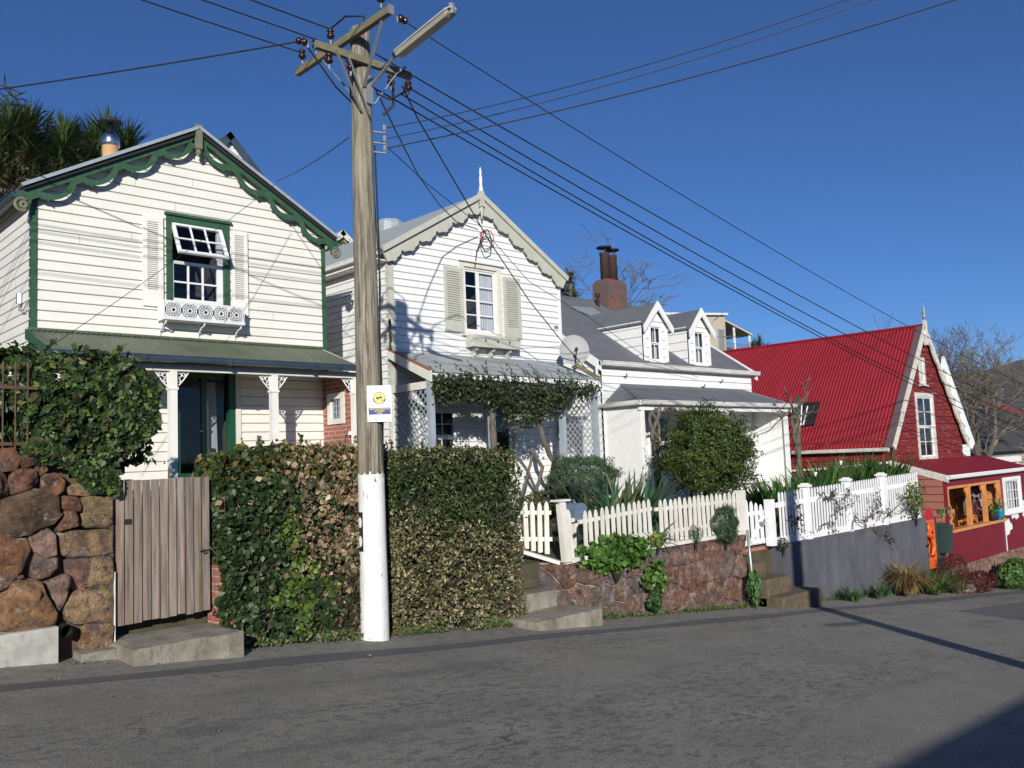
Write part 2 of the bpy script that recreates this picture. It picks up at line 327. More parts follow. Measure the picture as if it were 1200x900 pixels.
# wall-plane frames: 'x' = wall along x at y=off facing the street (-y); 'y' = wall along y at x=off facing -x
def PF(axis, off):
    if axis == 'x': return lambda s, z, d: (s, off-d, z)
    if axis == 'y': return lambda s, z, d: (off-d, s, z)
    return lambda s, z, d: (off+d, s, z)          # 'Y' facing +x
def wb(mb, axis, off, s0, s1, z0, z1, d0, d1, m=0, c=(1, 1, 1)):
    P = PF(axis, off); v = [P(s, z, d) for z in (z0, z1) for d in (d0, d1) for s in (s0, s1)]
    mb.add(v, [(0, 2, 3, 1), (4, 5, 7, 6), (0, 1, 5, 4), (2, 6, 7, 3), (0, 4, 6, 2), (1, 3, 7, 5)], m, c)
def clap(mb, axis, off, sl, sr, z0, z1, pitch=.15, holes=(), g=.019, dep=.036, jit=.03, m=0, ph=0):
    """lapped weatherboards between sl(z) and sr(z)"""
    P = PF(axis, off)
    fl = sl if callable(sl) else (lambda z: sl); fr = sr if callable(sr) else (lambda z: sr)
    def row(za, zb, da, db, c):
        cuts = sorted({za, zb, *[h[2] for h in holes if za < h[2] < zb], *[h[3] for h in holes if za < h[3] < zb]})
        for a, b in zip(cuts, cuts[1:]):
            mid = (a+b)/2; hs = sorted([(h[0], h[1]) for h in holes if h[2] < mid < h[3]])
            segs = []; cur = None
            xs = [cur]
            for h0, h1 in hs: segs.append((cur, h0)); cur = h1
            segs.append((cur, None))
            fa = (a-za)/(zb-za); fb = (b-za)/(zb-za); dA = da+(db-da)*fa; dB = da+(db-da)*fb
            for l, r in segs:
                la = fl(a) if l is None else max(l, fl(a)); lb = fl(b) if l is None else max(l, fl(b))
                ra = fr(a) if r is None else min(r, fr(a)); rb = fr(b) if r is None else min(r, fr(b))
                if ra <= la and rb <= lb: continue
                ra = max(ra, la); rb = max(rb, lb)
                mb.quad(P(la, a, dA), P(ra, a, dA), P(rb, b, dB), P(lb, b, dB), m, c)
    def ledge(z, da, db, c):
        hs = sorted([(h[0], h[1]) for h in holes if h[2] < z < h[3]]); cur = fl(z); segs = []
        for h0, h1 in hs: segs.append((cur, h0)); cur = h1
        segs.append((cur, fr(z)))
        for l, r in segs:
            if r > l: mb.quad(P(l, z, da), P(r, z, da), P(r, z, db), P(l, z, db), m, c)
    z = z0-ph
    while z < z1-1e-4:
        k = 1-random.uniform(0, jit); c = (k, k, k*.995)
        a, b = max(z, z0), min(z+pitch, z1)
        top = min(b, z+pitch)
        gz = z+g
        if a < gz: row(a, min(gz, top), 0, 0, c)
        if top > gz:
            lo = max(gz, a)
            row(lo, top, dep, dep-.006, c)
            if gz >= a: ledge(gz, 0, dep, c)
            w_ = fr(lo)-fl(lo)
            if w_ > 2 and random.random() < .7:
                s_ = fl(lo)+w_*random.uniform(.08, .92)
                if not any(h[0]-.1 < s_ < h[1]+.1 and h[2] < top and h[3] > lo for h in holes):
                    mb.quad(P(s_, lo, dep+.001), P(s_+.005, lo, dep+.001), P(s_+.005, top, dep-.004), P(s_, top, dep-.004), m, (.35, .33, .3))
            ledge(top, dep-.006, 0, c)
        z += pitch
def corr(mb, p0, a, b, pitch=.08, amp=.009, f0=None, f1=None, m=0):
    """corrugated sheet: p0 corner, a across the ribs, b down the fall; f0/f1 trim the ends"""
    p0 = Vector(p0); a = Vector(a); b = Vector(b); n = a.cross(b).normalized()
    if n.z < 0: n = -n
    K = max(4, int(a.length/pitch*4)); vs = []
    for i in range(K+1):
        t = i/K; h = amp*math.sin(t*a.length/pitch*2*math.pi)
        q = p0+a*t+n*h
        vs += [q+b*(f0(t) if f0 else 0), q+b*(f1(t) if f1 else 1)]
    mb.add(vs, [(2*i, 2*i+1, 2*i+3, 2*i+2) for i in range(K)], m)
def window(par, axis, off, s0, s1, z0, z1, cols=2, rows=2, fm='trimwhite', sm='trimwhite', fw=.07, sw=.045, split=True, curtain=None, room=True, proud=.05, label=None, name='window', sill=True, rec=.02):
    mb = MB()
    for a in ((s0, s0+fw, z0, z1), (s1-fw, s1, z0, z1), (s0+fw, s1-fw, z1-fw, z1), (s0+fw, s1-fw, z0, z0+fw*.8)): wb(mb, axis, off, *a, -.04, proud)
    w = mb.build(name, fm, par, label)
    a0, a1, b0, b1 = s0+fw, s1-fw, z0+fw*.8, z1-fw
    mb = MB(); sashes = [(b0, (b0+b1)/2, rec), ((b0+b1)/2-sw*.5, b1, rec-.028)] if split else [(b0, b1, rec)]
    if split: sashes = [((b0+b1)/2, b1, rec), (b0, (b0+b1)/2, rec-.03)]
    for (c0, c1, d) in sashes:
        g = MB()
        for q in ((a0, a0+sw, c0, c1), (a1-sw, a1, c0, c1), (a0+sw, a1-sw, c1-sw, c1), (a0+sw, a1-sw, c0, c0+sw)): wb(g, axis, off, *q, d-.03, d)
        cw = (a1-a0-2*sw)/cols; rh = (c1-c0-2*sw)/rows
        for i in range(1, cols): x = a0+sw+cw*i; wb(g, axis, off, x-.009, x+.009, c0+sw, c1-sw, d-.022, d-.004)
        for i in range(1, rows): z = c0+sw+rh*i; wb(g, axis, off, a0+sw, a1-sw, z-.009, z+.009, d-.021, d-.005)
        so = g.build('sash', sm, w)
        gl = MB(); P = PF(axis, off); dd = d-.013
        gl.quad(P(a0+sw, c0+sw, dd), P(a1-sw, c0+sw, dd), P(a1-sw, c1-sw, dd), P(a0+sw, c1-sw, dd)); gl.build('glass', 'glass', w)
    if sill:
        g = MB(); wb(g, axis, off, s0-.05, s1+.05, z0-.04, z0, -.02, proud+.05); g.build('sill', fm, w)
    if curtain:
        for (k0, k1) in curtain:
            g = MB(); P = PF(axis, off); K = 24; x0 = a0+(a1-a0)*k0; x1 = a0+(a1-a0)*k1
            vs = []
            for i in range(K+1):
                x = x0+(x1-x0)*i/K; d = -.12-.015*math.sin(i*1.9)
                vs += [P(x, b0, d), P(x, b1, d)]
            g.add(vs, [(2*i, 2*i+2, 2*i+3, 2*i+1) for i in range(K)]); g.build('curtain', 'curtain', w)
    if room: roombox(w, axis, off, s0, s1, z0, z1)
    return w
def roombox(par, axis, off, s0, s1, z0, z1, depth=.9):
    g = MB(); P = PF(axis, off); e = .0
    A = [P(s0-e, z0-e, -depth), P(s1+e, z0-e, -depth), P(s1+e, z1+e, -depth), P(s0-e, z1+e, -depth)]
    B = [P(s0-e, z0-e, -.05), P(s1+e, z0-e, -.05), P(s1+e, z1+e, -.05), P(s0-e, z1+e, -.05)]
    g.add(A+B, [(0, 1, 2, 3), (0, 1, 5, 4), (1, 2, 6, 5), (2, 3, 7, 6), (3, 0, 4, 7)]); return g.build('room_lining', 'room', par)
def shutter(par, axis, off, s0, s1, z0, z1, mt, n=24, bar=.05, bot=.14, blank=False, label=None):
    g = MB(); 
    for q in ((s0, s0+bar, z0, z1), (s1-bar, s1, z0, z1), (s0+bar, s1-bar, z1-bar*1.3, z1), (s0+bar, s1-bar, z0, z0+bot)): wb(g, axis, off, *q, .034, .075)
    P = PF(axis, off); zz0, zz1 = z0+bot, z1-bar*1.3; h = (zz1-zz0)/n
    for i in range(n):
        a = zz0+i*h
        g.add([P(s0+bar, a, .068), P(s1-bar, a, .068), P(s1-bar, a+h*1.15, .044), P(s0+bar, a+h*1.15, .044), P(s0+bar, a+h*.25, .072), P(s1-bar, a+h*.25, .072)],
              [(0, 1, 5, 4), (4, 5, 2, 3)])
    wb(g, axis, off, s0+bar, s1-bar, zz0, zz1, .034, .037)
    return g.build('shutter', mt, par, label)
def gutter(mb, p, q, r=.06, m=0):
    """ogee-ish gutter: half round tube with lip"""
    p = Vector(p); q = Vector(q); d = (q-p).normalized(); out = Vector((0, 0, 1)).cross(d)
    if out.y > 0 and abs(out.y) > .5: out = -out
    if abs(out.x) > .5 and out.x > 0: out = -out
    prof = [(-.0, .05), (0, -.02), (.015, -.05), (.06, -.06), (.1, -.045), (.115, 0), (.11, .045), (.122, .05), (.125, .03)]
    prof = [(a*r/.06, b*r/.06) for a, b in prof]
    vs = []
    for e in (p, q):
        for a, b in prof: vs.append(e+out*a+Vector((0, 0, b)))
    n = len(prof)
    mb.add(vs, [(i, i+1, n+i+1, n+i) for i in range(n-1)]+[tuple(range(n)), tuple(range(2*n-1, n-1, -1))], m)
# ================================================================= GROUND
def sm(a, b, x):
    t = min(1, max(0, (x-a)/(b-a))); return t*t*(3-2*t)
def su(u): return -40 if u < -40 else (u if u < 55 else 55+(u-55)*.25 if u < 75 else 60)
def road_z(u, v): return -1.6-.1*su(u)+.017*min(max(v, -6), 12)
YN = [(-60, 2.2), (-40, 2.2), (-5, .7), (3.0, .15), (3.12, -1.5), (9.2, -1.55), (14.4, -1.6), (14.62, -1.95), (23.4, -2.1), (24.2, -3.3), (31, -4.2), (45, -5.8), (60, -7.2), (90, -7.3)]
def yard(u):
    for (a, za), (b, zb) in zip(YN, YN[1:]):
        if u <= b: return za+(zb-za)*max(0, (u-a))/(b-a)
    return YN[-1][1]
def ground_z(u, v):
    if v <= 9.22: return road_z(u, v)-.012
    z = yard(u)+.1*min(max(v-9.3, 0), 5)
    if 3.2 < u < 24: z -= .25*sm(13.8, 14.5, v)
    z += .26*max(0, min(v, 75)-19)*(1-sm(28, 62, u)*.93)
    return z
def make_ground():
    us = sorted(set([-3000, -1200, -500, -200, -100, -60] + list(np.arange(-40, 62, 2.)) + [3.0, 3.12, 9.2, 14.4, 14.62, 22.5, 23.4, 24.2, 66, 75, 90, 110, 140, 180, 230, 300, 400, 600, 900, 1500, 3500]))
    vs = sorted(set([-2500, -900, -300, -100, -40, -20, -12, -8] + list(np.arange(-6, 9, 1.)) + [9.0, 9.21, 9.3, 10, 11, 12, 13, 13.8, 14.5, 16, 19, 22, 26, 30, 35, 40, 50, 60, 75, 100, 150, 250, 400, 700, 1200, 3500]))
    mb = MB(); V = [(u, v, ground_z(u, v)) for v in vs for u in us]; n = len(us)
    mb.add(V, [(j*n+i, j*n+i+1, (j+1)*n+i+1, (j+1)*n+i) for j in range(len(vs)-1) for i in range(n-1)])
    o = mb.build('ground', 'soil'); tag(o, 'rough earth and garden ground sloping down the hill', None, kind='structure')
make_ground()
def asphalt():
    m, nt, b = nmat('worn_asphalt'); L = nt.links; v = coords(nt)
    c = mixc(nt, ramp(nt, noi(nt, v, 1.1, 4), .35, .65), (.30, .28, .232), (.24, .226, .188))
    st = ramp(nt, noi(nt, coords(nt, 1, 2.0, 1), 7, 9, .78), .51, .56)
    area = ramp(nt, noi(nt, coords(nt, .7, 1.4, 1), .38, 4), .40, .58)
    mu = N(nt, 'ShaderNodeMath', operation='MULTIPLY'); L.new(st, mu.inputs[0]); L.new(area, mu.inputs[1])
    mu2 = N(nt, 'ShaderNodeMath', operation='MULTIPLY'); L.new(mu.outputs[0], mu2.inputs[0]); mu2.inputs[1].default_value = .8
    c = mixc(nt, mu2.outputs[0], c, (.10, .102, .10))
    ck = N(nt, 'ShaderNodeTexVoronoi', feature='DISTANCE_TO_EDGE'); ck.inputs['Scale'].default_value = .55; wv = N(nt, 'ShaderNodeVectorMath', operation='ADD'); ns = N(nt, 'ShaderNodeTexNoise'); ns.inputs['Scale'].default_value = 2.2; ns.inputs['Detail'].default_value = 6; L.new(v, ns.inputs['Vector']); L.new(v, wv.inputs[0]); L.new(ns.outputs['Color'], wv.inputs[1]); L.new(wv.outputs[0], ck.inputs['Vector'])
    cm = N(nt, 'ShaderNodeMath', operation='MULTIPLY'); L.new(ramp(nt, ck.outputs['Distance'], .0, .006, (1, 1, 1), (0, 0, 0)), cm.inputs[0]); L.new(ramp(nt, noi(nt, v, .5, 3), .52, .60), cm.inputs[1])
    c = mixc(nt, cm.outputs[0], c, (.05, .05, .048))
    c = mixc(nt, ramp(nt, noi(nt, coords(nt, .35, 1.3, 1), 1.3, 5), .56, .72), c, (.15, .145, .13))
    sp = ramp(nt, noi(nt, v, 90, 3, .7), .38, .66, (.5, .5, .5), (1.55, 1.53, 1.48)); c = mixc(nt, 1, c, sp, 'MULTIPLY')
    ch = ramp(nt, noi(nt, v, 230, 1), .68, .74); c = mixc(nt, ch, c, (.36, .35, .32))
    L.new(c, b.inputs['Base Color']); b.inputs['Roughness'].default_value = .85
    bump(nt, b, noi(nt, v, 90, 4, .7), .6, .012); return m
MT['asphalt'] = asphalt()
MT['darkseal'] = M('fresh_seal_asphalt', (.10, .10, .10), (.13, .13, .125), scale=3, rough=.85, fine=120, bmp=.6, bd=.01)
MT['edgegravel'] = M('gritty_road_edge', (.28, .265, .23), (.18, .17, .14), scale=6, rough=.95, fine=110, bmp=.7, bd=.012, grime=.6, gcol=(.05, .05, .035))
def ribbon(name, edges, dz, mt):
    """edges: list of (u, v_near, v_far)"""
    mb = MB(); V = []
    for u, a, b in edges:
        for k in range(5):
            v = a+(b-a)*k/4; V.append((u, v, road_z(u, v)+dz))
    mb.add(V, [(5*i+k, 5*(i+1)+k, 5*(i+1)+k+1, 5*i+k+1) for i in range(len(edges)-1) for k in range(4)])
    return mb.build(name, mt)
US = list(np.arange(-40, 60, 1.0))
r = ribbon('road', [(u, -3.2, 8.25+.05*math.sin(u)) for u in US], 0, 'asphalt'); tag(r, 'worn grey asphalt road sloping down to the right', None, kind='structure')
r = ribbon('road_edge_strip', [(u, 8.1, 9.2) for u in US], -.004, 'edgegravel'); tag(r, 'gritty strip between the road and the walls', None, kind='structure')
r = ribbon('seal_band', [(u, 7.82+.04*math.sin(u*.9)-(.1 if u > 15 else 0)*min(1, (u-15)/6), 8.12+.05*math.sin(u*1.7)) for u in np.arange(-40, 60, .5)], .004, 'darkseal'); tag(r, 'dark repaired seal band along the road edge', None, kind='structure')
mb = MB()
for (u0, u1, v0, v1) in ((17.5, 23.5, 4.9, 6.9),):
    vv = [(u0, v0), (u1, v0+.3), (u1+1.5, v1), (u0+.6, v1-.2)]
    mb.add([(a, b, road_z(a, b)+.005) for a, b in vv], [(0, 1, 2, 3)])
o = mb.build('road_patch', M('patch_asphalt', (.13, .13, .125), rough=.9)); tag(o, 'darker mended patch in the road', None, kind='structure')
# hills across the water
def hills():
    mb = MB(); K, J = 110, 26; V = []
    for i in range(K+1):
        t = i/K; az = rad(-12+t*62)            # angle from +x towards +y
        for j in range(J+1):
            q = j/J; d = 700+q*1500
            u, v = d*math.cos(az), d*math.sin(az)
            prof = .101-.030*sm(8, 20, math.degrees(az))-.035*sm(19, 36, math.degrees(az))
            top = 2000*prof*(.92+.13*nz(math.degrees(az)*.12, 1.3, 0)+.05*nz(math.degrees(az)*.7, 4.3, 0))
            h = -8+top*sm(0, .8, q)*(1-.25*sm(.85, 1, q)) + 26*nz(u*.004, v*.004, 2)*sm(0, .3, q)*(1-sm(.6, .8, q)) + 8*nz(u*.015, v*.015, 5)*sm(0, .3, q)*(1-sm(.7, .8, q))
            V.append((u, v, h))
    mb.add(V, [(i*(J+1)+j, (i+1)*(J+1)+j, (i+1)*(J+1)+j+1, i*(J+1)+j+1) for i in range(K) for j in range(J)])
    m = M('winter_hillside', (.045, .042, .026), (.022, .026, .016), scale=.012, rough=1, lo=.4, hi=.6, fine=.06, bmp=1, bd=14)
    o = mb.build('hills', m, smooth=True); tag(o, 'distant dark wooded hills beyond the rooftops', None, kind='structure')
hills()

# ================================================================= gable fretwork
def barge(mb, A, B, y, th, top, prof, n=160):
    """A apex, B foot as (x,z); prof(t, s)-> list of (d0,d1) solid intervals measured below the top edge"""
    A = Vector((A[0], A[1])); B = Vector((B[0], B[1])); L = (B-A).length; d = (B-A)/L; nn = Vector((d.y, -d.x))
    if nn.y > 0: nn = -nn
    prev = None
    for i in range(n+1):
        s = L*i/n; iv = prof(s, L)
        if prev is not None and len(prev[1]) == len(iv):
            for (a0, a1), (b0, b1) in zip(prev[1], iv):
                if a1-a0 < .004 and b1-b0 < .004: continue
                pa = A+d*prev[0]; pb = A+d*s
                q = [pa+nn*a0, pb+nn*b0, pb+nn*b1, pa+nn*a1]
                v = [(p.x, y, p.y) for p in q]+[(p.x, y+th, p.y) for p in q]
                mb.add(v, [(0, 1, 2, 3), (7, 6, 5, 4), (0, 4, 5, 1), (3, 2, 6, 7)])
        prev = (s, iv)
def fret1(s, L):
    per = .70; t = ((s-.12) % per)/per; ln = .5-.5*math.cos(2*math.pi*t)
    c = .15+.135*max(0, math.sin(math.pi*t))**.8
    if t < .1 or t > .9: c = .17
    if abs(t-.22) < .025 or abs(t-.78) < .025: c += .035
    c += 0
    if .14 < t < .84:
        k = math.sin(math.pi*(t-.14)/.70); b = .115+.125*k**.9; a = .10
        return [(0, a), (max(a, b-.02), c)]
    return [(0, .10), (.10, c)]
def fret2(s, L):
    per = .52; t = (s % per)/per
    c = .20+.05*abs(math.sin(math.pi*t)) + (.03 if abs(t-.5) < .1 else 0) - (.035 if (t < .07 or t > .93) else 0)
    return [(0, c)]

# ================================================================= HOUSE ONE (cream, green trim)
def house1():
    X0, X1, Y, YB = 3.67, 8.57, 14.0, 21.5
    zap = 5.66; xc = 6.12; sl = .56
    H = thing('house', 'cream weatherboard house with ornate green barge boards and green verandah roof', 'house', (xc, Y, -.9))
    zt = lambda x: zap-.06-sl*abs(x-xc)
    win = (5.63, 6.72, 2.74, 4.2); door = (5.74, 6.80, -.35, 1.66)
    mb = MB()
    def lft(z): return max(X0, xc-(zap-.06-z)/sl) if z < zap-.06 else xc
    def rgt(z): return min(X1, xc+(zap-.06-z)/sl) if z < zap-.06 else xc
    clap(mb, 'x', Y, lft, rgt, -.9, zap-.07, .152, [win, door])
    mb.build('wall', 'cream', H)
    mb = MB(); clap(mb, 'y', X0, Y, YB, -.9, zt(X0), .152); mb.build('wall', 'cream', H)
    mb = MB(); P = PF('Y', X1); mb.box(X1-.02, X1, Y+.03, YB, -.9, zt(X1)); mb.box(X0, X1, YB-.02, YB+.0, -.9, 4.1); mb.build('wall', 'trimcream', H)
    # corner boards
    for x in (X0, X1):
        mb = MB(); mb.box(x-.035, x+.05 if x == X0 else x+.035, Y-.045, Y+.06, -.9, zt(x)-.02) if x == X0 else mb.box(x-.05, x+.035, Y-.045, Y+.06, -.9, zt(x)-.02)
        mb.build('corner_board', 'green', H)
    # roof
    yf = 13.79; mb = MB()
    for sgn in (-1, 1):
        ex = xc+sgn*2.66; ez = zap+.06-sl*2.66
        corr(mb, (xc, yf, zap+.06), (0, YB+.3-yf, 0), (ex-xc, 0, ez-zap-.06))
    rf = mb.build('roof', 'blueroof', H)
    mb = MB()
    for sgn in (-1, 1):
        ex = xc+sgn*2.66; ez = zap+.04-sl*2.66
        mb.beam((xc, yf-.02, zap+.07), (ex, yf-.02, ez+.03), .05, .05, (0, 0, 1))
    mb.build('roof_edge', 'bluegrey', rf)
    mb = MB()
    for sgn in (-1, 1):
        ex = xc+sgn*2.63; ez = zap+.02-sl*2.63
        mb.beam((xc, yf+.02, zap-.01), (ex, yf+.02, ez-.01), .06, .045, (0, 0, 1))
    mb.build('roof_batten', 'black', rf)
    mb = MB()   # soffit
    for sgn in (-1, 1):
        ex = xc+sgn*2.62; ez = zap-.04-sl*2.62
        mb.quad((xc, yf+.06, zap-.05), (xc, YB, zap-.05), (ex, YB, ez), (ex, yf+.06, ez))
    mb.build('soffit', 'trimgrey', H)
    for sgn in (-1, 1):
        mb = MB(); barge(mb, (xc, zap), (xc+sgn*2.72, zap-sl*2.72), 13.83, .03, 0, fret1)
        mb.build('barge_board', 'green', H)
        mb = MB(); x = xc+sgn*2.62; z = zap-.23-sl*2.62
        mb.tube([(x+sgn*.02+.09*math.cos(a)*sgn, 13.83, z+.09*math.sin(a)) for a in np.linspace(-2.2, 2.2, 14)], .025, 6); mb.tube([(x-sgn*.0+.04*math.cos(a), 13.83, z+.04*math.sin(a)) for a in np.linspace(0, 6.28, 9)], .03, 6)
        mb.build('barge_scroll', 'lichen', H)
    mb = MB(); mb.box(xc-.055, xc+.055, 13.76, 13.83, zap-.3, zap+.12); mb.tube([(xc, 13.8, zap-.3), (xc, 13.8, zap-.36), (xc, 13.8, zap-.42)], [.03, .05, .02], 8)
    mb.build('gable_pendant', 'lichen', H)
    # side gutter
    mb = MB(); ex = xc-2.66; ez = zap-sl*2.66; gutter(mb, (ex+.02, YB, ez-.03), (ex+.02, yf+.1, ez-.03)); mb.build('gutter', 'gutterblue', H)
    # upper window: green surround, lower sash and open top sash
    s0, s1, z0, z1 = win
    mb = MB()
    for a in ((s0, s0+.095, z0, z1), (s1-.11, s1, z0, z1), (s0+.095, s1-.11, z1-.11, z1), (s0-.03, s1+.03, z1, z1+.045)): wb(mb, 'x', Y, *a, -.05, .055 if a[2] != z1 else .09)
    wb(mb, 'x', Y, s0+.095, s1-.11, z0, z0+.05, -.05, .04)
    w = mb.build('window', 'green', H)
    a0, a1 = s0+.1, s1-.115
    mb = MB(); b0, b1 = z0+.05, 3.46
    for q in ((a0, a0+.03, b0, b1), (a1-.10, a1, b0, z1-.11), (a0+.03, a1-.10, b1-.05, b1), (a0+.03, a1-.10, b0, b0+.05)): wb(mb, 'x', Y, *q, -.03, .02)
    for i in (1, 2): x = a0+.03+(a1-.1-a0-.03)*i/3; wb(mb, 'x', Y, x-.014, x+.014, b0+.05, b1-.05, -.02, .014)
    wb(mb, 'x', Y, a0+.03, a1-.1, 3.1, 3.128, -.02, .012)
    mb.build('sash', 'trimwhite', w)
    mb = MB(); P = PF('x', Y); mb.quad(P(a0, b0, -.005), P(a1-.1, b0, -.005), P(a1-.1, b1, -.005), P(a0, b1, -.005)); mb.build('glass', 'glass', w)
    # open sash hinged at top
    top = 4.08; hgt = .62; th = rad(27); PA = lambda s, z, d: (s, Y-.03-(top-z)*math.sin(th)-d*math.cos(th), top-(top-z)*math.cos(th)+d*math.sin(th))
    mb = MB()
    def ob(mb, s0, s1, z0, z1, d0, d1):
        v = [PA(s, z, d) for z in (z0, z1) for d in (d0, d1) for s in (s0, s1)]
        mb.add(v, [(0, 2, 3, 1), (4, 5, 7, 6), (0, 1, 5, 4), (2, 6, 7, 3), (0, 4, 6, 2), (1, 3, 7, 5)])
    c0, c1 = a0-.01, a1-.02
    for q in ((c0, c0+.055, top-hgt, top), (c1-.06, c1, top-hgt, top), (c0+.055, c1-.06, top-.045, top), (c0+.055, c1-.06, top-hgt, top-hgt+.06)): ob(mb, *q, -.02, .02)
    for i in (1, 2): x = c0+.055+(c1-c0-.115)*i/3; ob(mb, x-.014, x+.014, top-hgt+.06, top-.045, -.012, .012)
    ob(mb, c0+.055, c1-.06, top-hgt/2-.014, top-hgt/2+.014, -.011, .011)
    mb.build('open_sash', 'trimwhite', w, 'top sash propped open outwards')
    mb = MB(); mb.quad(PA(c0+.05, top-hgt+.05, 0), PA(c1-.05, top-hgt+.05, 0), PA(c1-.05, top-.04, 0), PA(c0+.05, top-.04, 0)); mb.build('glass', 'glass', w)
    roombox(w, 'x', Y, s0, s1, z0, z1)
    shutter(H, 'x', Y, 5.25, 5.57, 2.66, 4.13, 'cream', 34, .07, .25)
    shutter(H, 'x', Y, 6.745, 7.04, 2.64, 4.11, 'cream', 34, .06, .25)
    # lace window box
    mb = MB(); bx0, bx1, bz0, bz1, yf2, yb = 5.47, 6.84, 2.42, 2.73, 13.66, 13.93
    mb.box(bx0, bx1, yf2, yb, bz0, bz0+.025); mb.box(bx0, bx1, yf2, yf2+.02, bz1-.03, bz1); mb.box(bx0, bx1, yf2, yf2+.02, bz0+.025, bz0+.05)
    mb.box(bx0, bx0+.02, yf2+.02, yb, bz0+.025, bz1); mb.box(bx1-.02, bx1, yf2+.02, yb, bz0+.025, bz1)
    box = mb.build('window_box', 'lace', H)
    mb = MB(); P = lambda s, z, d: (s, yf2+.008-d, z)
    def ring(cx, cz, r0, r1, n=20, a0=0, a1=2*math.pi):
        v = []
        for i in range(n+1):
            a = a0+(a1-a0)*i/n
            for r in (r0, r1): v += [P(cx+r*math.cos(a), cz+r*math.sin(a), 0), P(cx+r*math.cos(a), cz+r*math.sin(a), .012)]
        mb.add(v, [f for i in range(n) for f in ((4*i+1, 4*i+3, 4*i+7, 4*i+5), (4*i, 4*i+1, 4*i+5, 4*i+4), (4*i+2, 4*i+6, 4*i+7, 4*i+3))])
    nros = 5; w5 = (bx1-bx0-.04)/nros
    for i in range(nros):
        cx = bx0+.02+w5*(i+.5); cz = (bz0+bz1)/2+.005; R = .118
        ring(cx, cz, R-.014, R); ring(cx, cz, R-.045, R-.034); ring(cx, cz, .028, .05, 12)
        for k in range(12):
            a = k*math.pi/6; mb.add([P(cx+r*math.cos(a+e), cz+r*math.sin(a+e), .006) for r, e in ((.045, -.1), (R-.01, -.055), (R-.01, .055), (.045, .1))], [(0, 1, 2, 3)])
        for sx in (-1, 1):
            for sz in (-1, 1):
                mb.add([P(cx+sx*w5*.5, cz+sz*.13, .004), P(cx+sx*w5*.5, cz+sz*.03, .004), P(cx+sx*w5*.36, cz+sz*.09, .004), P(cx+sx*.03, cz+sz*.13, .004)], [(0, 1, 2, 3)])
    mb.build('lace_panel', 'lace', box)
    mb = MB(); mb.box(bx0+.025, bx1-.025, yf2+.035, yb-.01, bz0+.03, bz1-.02); mb.build('dark_backing', 'black', box)  # black block added so the gaps in the lace look like dark interior
    for x in (bx0+.05, (bx0+bx1)/2, bx1-.05):
        mb = MB(); mb.tube([(x, yf2+.03, bz0), (x, yf2+.06, bz0-.05), (x, yf2+.16, bz0-.07), (x, Y-.05, bz0-.16), (x, Y-.03, bz0-.26)], .014, 6)
        mb.tube([(x, Y-.1+.035*math.cos(a), bz0-.06+.035*math.sin(a)) for a in np.linspace(0, 6.2, 10)], .009, 5)
        mb.build('bracket', 'lace', box)
    # verandah
    vz1, vz0, vy = 2.14, 1.69, 12.72
    mb = MB(); corr(mb, (3.6, Y-.03, vz1), (4.92, 0, 0), (0, vy-Y+.03, vz0-vz1), .076, .008); vr = mb.build('verandah_roof', 'greenroof', H)
    mb = MB()
    for i in range(64):
        x = 3.62+4.88*i/64; mb.box(x, x+.045, Y-.06, Y-.028, vz1+.006, vz1+.03)
    mb.box(3.6, 8.52, Y-.05, Y-.03, vz1+.02, vz1+.05); mb.build('flashing', 'greenroof', vr)
    mb = MB(); v0 = [(3.56, Y-.05, vz1+.02), (3.56, vy-.02, vz0+.03), (3.56, vy-.02, vz0-.10), (3.56, Y-.05, vz1-.13)]
    mb.hexa([(x+dx, y, z) for dx in (0, .04) for x, y, z in v0]); mb.build('verge_board', 'green', vr)
    mb = MB(); v0 = [(8.49, Y-.05, vz1), (8.49, vy-.02, vz0), (8.49, vy-.02, vz0-.10), (8.49, Y-.05, vz1-.11)]
    mb.hexa([(x+dx, y, z) for dx in (0, .035) for x, y, z in v0]); mb.build('verge_board', 'trimcream', vr)
    mb = MB(); gutter(mb, (3.54, vy, vz0-.03), (8.56, vy, vz0-.03), .058)
    for x in (4.6, 6.05, 7.5): mb.box(x, x+.03, vy-.13, vy, vz0-.1, vz0+.02)
    mb.build('gutter', 'gutterblue', vr)
    mb = MB(); mb.box(3.6, 8.5, 12.84, 12.94, 1.50, 1.60); mb.quad((3.62, 12.95, 1.62), (8.48, 12.95, 1.62), (8.48, Y-.04, 1.75), (3.62, Y-.04, 1.75)); mb.build('verandah_beam', 'trimcream', H)
    for x in (3.72, 5.28, 6.935, 8.485):
        mb = MB(); mb.box(x-.055, x+.055, 12.84, 12.95, -.4, 1.5); mb.box(x-.068, x+.068, 12.827, 12.963, 1.22, 1.26)
        p = mb.build('verandah_post', 'cream', H)
        for sg in (-1, 1):
            if (x < 4 and sg < 0) or (x > 8.3 and sg > 0): continue
            mb = MB(); q = lambda a, b: (x+sg*(.055+a), 12.895, 1.5-b)
            mb.tube([q(.0, .24), q(.05, .2), q(.12, .12), q(.17, .05), q(.2, .0)], .012, 5)
            mb.tube([q(.0, .012), q(.2, .012)], .012, 5); mb.tube([q(.012, 0), q(.012, .24)], .012, 5)
            for (ca, cb, rr) in ((.055, .06, .032), (.12, .045, .025), (.045, .135, .026)): mb.tube([q(ca+rr*math.cos(t), cb+rr*math.sin(t)) for t in np.linspace(0, 6.28, 9)], .009, 4)
            mb.build('lace_bracket', 'lace', p)
    mb = MB(); mb.box(3.66, 8.5, 12.8, Y, -.5, -.36); mb.box(3.7, 8.5, 12.9, 13.0, -1.5, -.5); mb.build('verandah_floor', 'conc', H)
    # french doors
    s0, s1, z0, z1 = door
